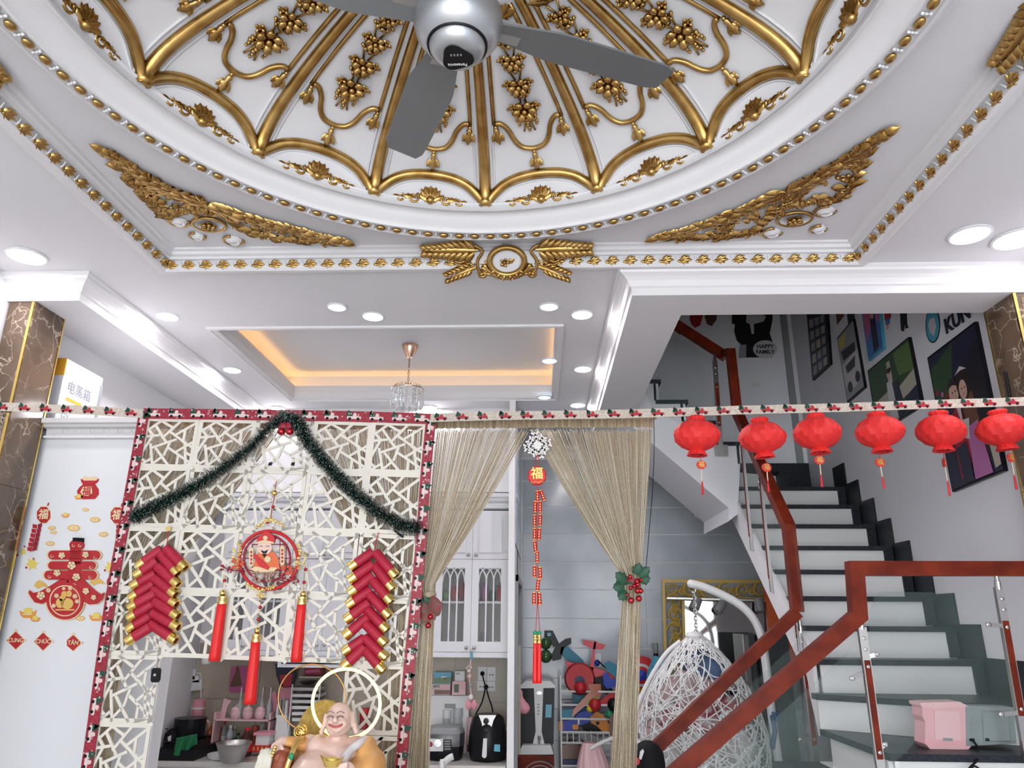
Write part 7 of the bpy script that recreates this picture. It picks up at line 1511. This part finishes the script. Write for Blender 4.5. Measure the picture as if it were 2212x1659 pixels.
sk = [(Bp(733,1547,HF+.01),(26*s_,28*s_,28*s_)),(Bp(730,1568,HF),(26.5*s_,26*s_,20*s_)),(Bp(727,1579,HF-.005),(20*s_,20*s_,11*s_)),
      (Bp(715,1563,HF-.035),.017),(Bp(741,1564,HF-.035),.017),(Bp(724,1556,HF-.054),(.011,.012,.010)),(Bp(724,1550,HF-.050),(.006,.008,.012)),(Bp(727,1577,HF-.042),(.017,.014,.011)),
      (Bp(702,1554,HF+.02),(4*s_,.016,15*s_)),(Bp(698,1570,HF+.015),(5*s_,.016,9*s_)),(Bp(695,1581,HF+.01),(6*s_,.017,7*s_)),(Bp(763,1553,HF+.03),(4.5*s_,.016,17*s_)),(Bp(767,1571,HF+.03),(5.5*s_,.018,9*s_)),(Bp(770,1581,HF+.03),(6*s_,.018,6*s_)),
      (Bp(730,1594,.0),(22*s_,.05,14*s_)),(Bp(724,1618,.0),(52*s_,.080,24*s_)),(Bp(688,1611,.0),(28*s_,.065,23*s_)),(Bp(768,1614,.01),(28*s_,.065,23*s_)),(Bp(702,1628,-.05),(26*s_,.03,14*s_)),(Bp(746,1626,-.05),(28*s_,.035,15*s_)),
      (Bp(690,1672,-.03),(62*s_,.15,52*s_)),(Bp(715,1690,-.02),(70*s_,.15,60*s_)),
      (Bp(668,1600,.01),(16*s_,.03,14*s_)),(Bp(612,1602,-.04),(15*s_,.03,11*s_)),(Bp(598,1610,-.055),(10*s_,.022,10*s_))]
for k_, (u, v) in enumerate(((588,1617),(591,1622),(597,1626),(603,1627))): sk += [(Bp(u+3,v-6,-.07),.011),(Bp(u,v,-.075),.0095),(Bp(u-1,v+5,-.07),.008)]
sk += [(Bp(606,1612,-.075),.011),(Bp(611,1619,-.08),.009)]
for k_ in range(4): sk += [(Bp(722+8*k_,1664-2*k_,-.20),.011),(Bp(724+8*k_,1656-2*k_,-.205),.009)]
sk += [(Bp(745,1664,-.17),(.04,.03,.03))]
blob('body', sk, 'resin_skin', .0055, bu, 5)
rb_ = [(Bp(790,1622,.01),(24*s_,.09,30*s_)),(Bp(800,1660,0),(32*s_,.12,42*s_)),(Bp(770,1668,-.06),(26*s_,.10,26*s_)),(Bp(790,1700,0),(50*s_,.15,50*s_)),(Bp(640,1604,-.02),(18*s_,.045,12*s_)),(Bp(655,1606,.0),(20*s_,.055,16*s_)),(Bp(625,1602,-.03),(9*s_,.04,12*s_)),(Bp(668,1640,.05),(40*s_,.07,50*s_)),(Bp(720,1750,0),(120*s_,.2,50*s_))]
blob('robe', rb_, 'robe', .008, bu, 4)
MB().tube(smooth_path([Bp(788,1597,.0), Bp(775,1606,-.06), Bp(757,1620,-.095), Bp(744,1638,-.14), Bp(738,1658,-.17)], 5), [.016]*21, 8).build('robe_hem', 'robe_white', bu, 'all')
MB().tube(smooth_path([Bp(654,1596,-.05), Bp(640,1606,-.08), Bp(632,1625,-.10), Bp(624,1645,-.11), Bp(616,1670,-.11)], 5), .011, 8).build('gold_sash', 'gold_bright', bu, 'all')
for v in (1634,): MB().ball(Bp(632-.35*(v-1625),v,-.115), (.010,.008,.013), 8, 6).build('gem', 'jade', bu, 'all')
blob('sack', [(Bp(612,1640,-.06),(22*s_,.05,24*s_)),(Bp(603,1665,-.06),(30*s_,.06,30*s_)),(Bp(612,1620,-.05),(12*s_,.035,12*s_))], 'sack', .007, bu, 4)
for k_ in range(9): MB().ball(Bp(594-2.2*k_+.6*math.sin(k_), 1614+6*k_, -.115), .008, 8, 6).build('prayer_bead', 'gold_bright', bu, 'all')
ro = MB(); rn = random.Random(6)
for k_ in range(26): ro.tube(smooth_path([Bp(572+rn.uniform(-8,14), 1622+rn.uniform(-4,8), -.10), Bp(566+rn.uniform(-10,18), 1640, -.12), Bp(560+rn.uniform(-12,22), 1672, -.11)], 4), .0075, 5)
ro.build('rope_fringe', 'cream_rope', bu, 'all')
# face
for e in (713.5, 735.5): MB().tube(smooth_path([Bp(e-6.5,1549.5,HF-.045), Bp(e,1546.5,HF-.053), Bp(e+6.5,1549.5,HF-.045)], 4), .0030, 5).build('eyelid', 'brow', bu); MB().tube(smooth_path([Bp(e-8,1540.5,HF-.044), Bp(e,1536.5,HF-.050), Bp(e+8,1541,HF-.042)], 4), .0018, 5).build('eyebrow', 'brow', bu)
MB().tube(smooth_path([Bp(710,1564,HF-.048), Bp(716,1568.5,HF-.058), Bp(725,1570,HF-.062), Bp(734,1568.5,HF-.057), Bp(740,1563.5,HF-.046)], 4), [.002]+[.0042]*15+[.002], 6).build('mouth', 'lip', bu)
MB().lathe([(0,-.012),(60*s_,.004),(62*s_,.010),(0,.012)], 36, Bp(694,1574,.15), Vector((.2,1,-.2))).build('straw_hat', 'straw', bu, True)
hm = MB(); c_ = Bp(648,1581,.04); hm.lathe([(0,-.012),(.02,-.010),(.030,0),(.030,.006)], 18, c_, (.25,1,-.2)); scroll(hm, c_+Vector((0,-.012,0)), Vector((1,0,0)), Vector((0,0,1)), Vector((0,-1,0)), .022, .004, 2.2); hm.build('gold_medallion', 'gold_bright', bu, 'all')
ig = MB(); c_ = Bp(717,1647,-.21)
ig.grid(lambda a, b: c_+Vector((.044*math.cos(2*math.pi*a)*(.55+.45*b), .024*math.sin(2*math.pi*a)*(.6+.4*b), -.014+.022*b+.016*b*abs(math.cos(2*math.pi*a))**3)), 24, 6, True); ig.ball(c_+Vector((0,0,.008)), (.022,.016,.012), 12, 8); ig.build('gold_ingot', 'gold_paper', bu, 'all')
MB().lathe([(.25,0),(.27,.02),(.23,.06),(.24,.08)], 32, (Bp(725,1659).x,YU+.03,.94)).build('base', 'gold_lacquer', bu, True)
mat('neon', (1,.9,.5), .4, emit=(1,.72,.16), estr=1.7); mat('brass', (.55,.30,.10), .3, .8)
nr = thing('neon_halo', 'glowing yellow neon ring behind the buddha head', 'neon ring', Bp(748,1596,.07))
MB().tube([Bp(u, v, .07) for u, v in circ_px(748,1520,73,75,48)], .0062, 8, True).build('tube', 'neon', nr, 'all'); MB().tube([Bp(748,1594,.075), Vector((Bp(748,1594,.075).x,YU+.075,.94))], .006, 6).build('stand_rod', 'brass', nr)
h2_ = tag(MB().tube([Bp(u, v, .16) for u, v in circ_px(674,1508,73,73,44)]+[], .0032, 6, True).build('ring_reflection', 'brass', None, 'all'), 'reflection of the neon ring modelled as a thin ring behind the buddha', 'hoop'); MB().tube([Bp(674,1580,.16), Vector((Bp(674,1580,.16).x,YU+.16,.94))], .004, 6).build('stand_rod', 'brass', h2_)  # glass reflection of the neon ring, modelled as a solid hoop on a rod
# ------------------------------------------------------------------ last small things
tag(MB().tube(smooth_path([PY(u, v, 3.53) for u, v in ((1412,903),(1413,960),(1410,1050),(1402,1150),(1394,1240))], 5), .0018, 5).build('thin_cable', 'black_matte'), 'thin dark cable hanging beside the string curtain at the stair side', 'cable')
vg = thing('wall_vent', 'small black slotted vent high on the grey tiled wall behind the curtain', 'vent', PY(1387,1018,7.47)); 
for k in range(4): MB().prism(fp([(1382+3*k,1001),(1384+3*k,1001),(1384+3*k,1018),(1382+3*k,1018)], 7.47), (0,.02,0)).build('slot', 'black', vg)
MB().prism(fp([(1381,1000),(1394,1000),(1394,1019),(1381,1019)], 7.478), (0,.012,0)).build('plate', 'plastic_grey', vg)
for k, (u, v) in enumerate(((583,1002),(632,1002))): tag(MB().prism(fp([(u-4,v+3),(u-2,v-3),(u+4,v-4),(u+3,v+3)], YS-.012), (0,.009,0)).build('adhesive_hook', 'black'), 'small black hook on the lattice, '+('towards the white panel','towards the doorway')[k]+', above the medallion', 'hook')
hp = thing('floor_mop', 'white mop with curved grip standing in front of the worktop', 'mop', PY(955,1659,5.5)); q_ = [PY(u, v, 5.5) for u, v in ((979,1634),(970,1638),(960,1648),(955,1662))]; q_.append(Vector((q_[-1].x-.03,5.5,0)))
MB().tube(smooth_path(q_, 4), .022, 8).build('grip', 'plastic_white', hp, 'all')
bs_ = thing('bead_strand', 'black bead strand hanging on the stair side of the marble column', 'beads', PX(2178,860,2.38))
for k in range(12): MB().ball(PX(2172+.9*k, 806+5*k, 2.375), .009, 8, 6).build('bead', 'black', bs_, 'all')
MB().tube([PX(2172+.9*k, 804+5*k, 2.375) for k in (0,6,12)], .002, 4).build('thread', 'black', bs_)
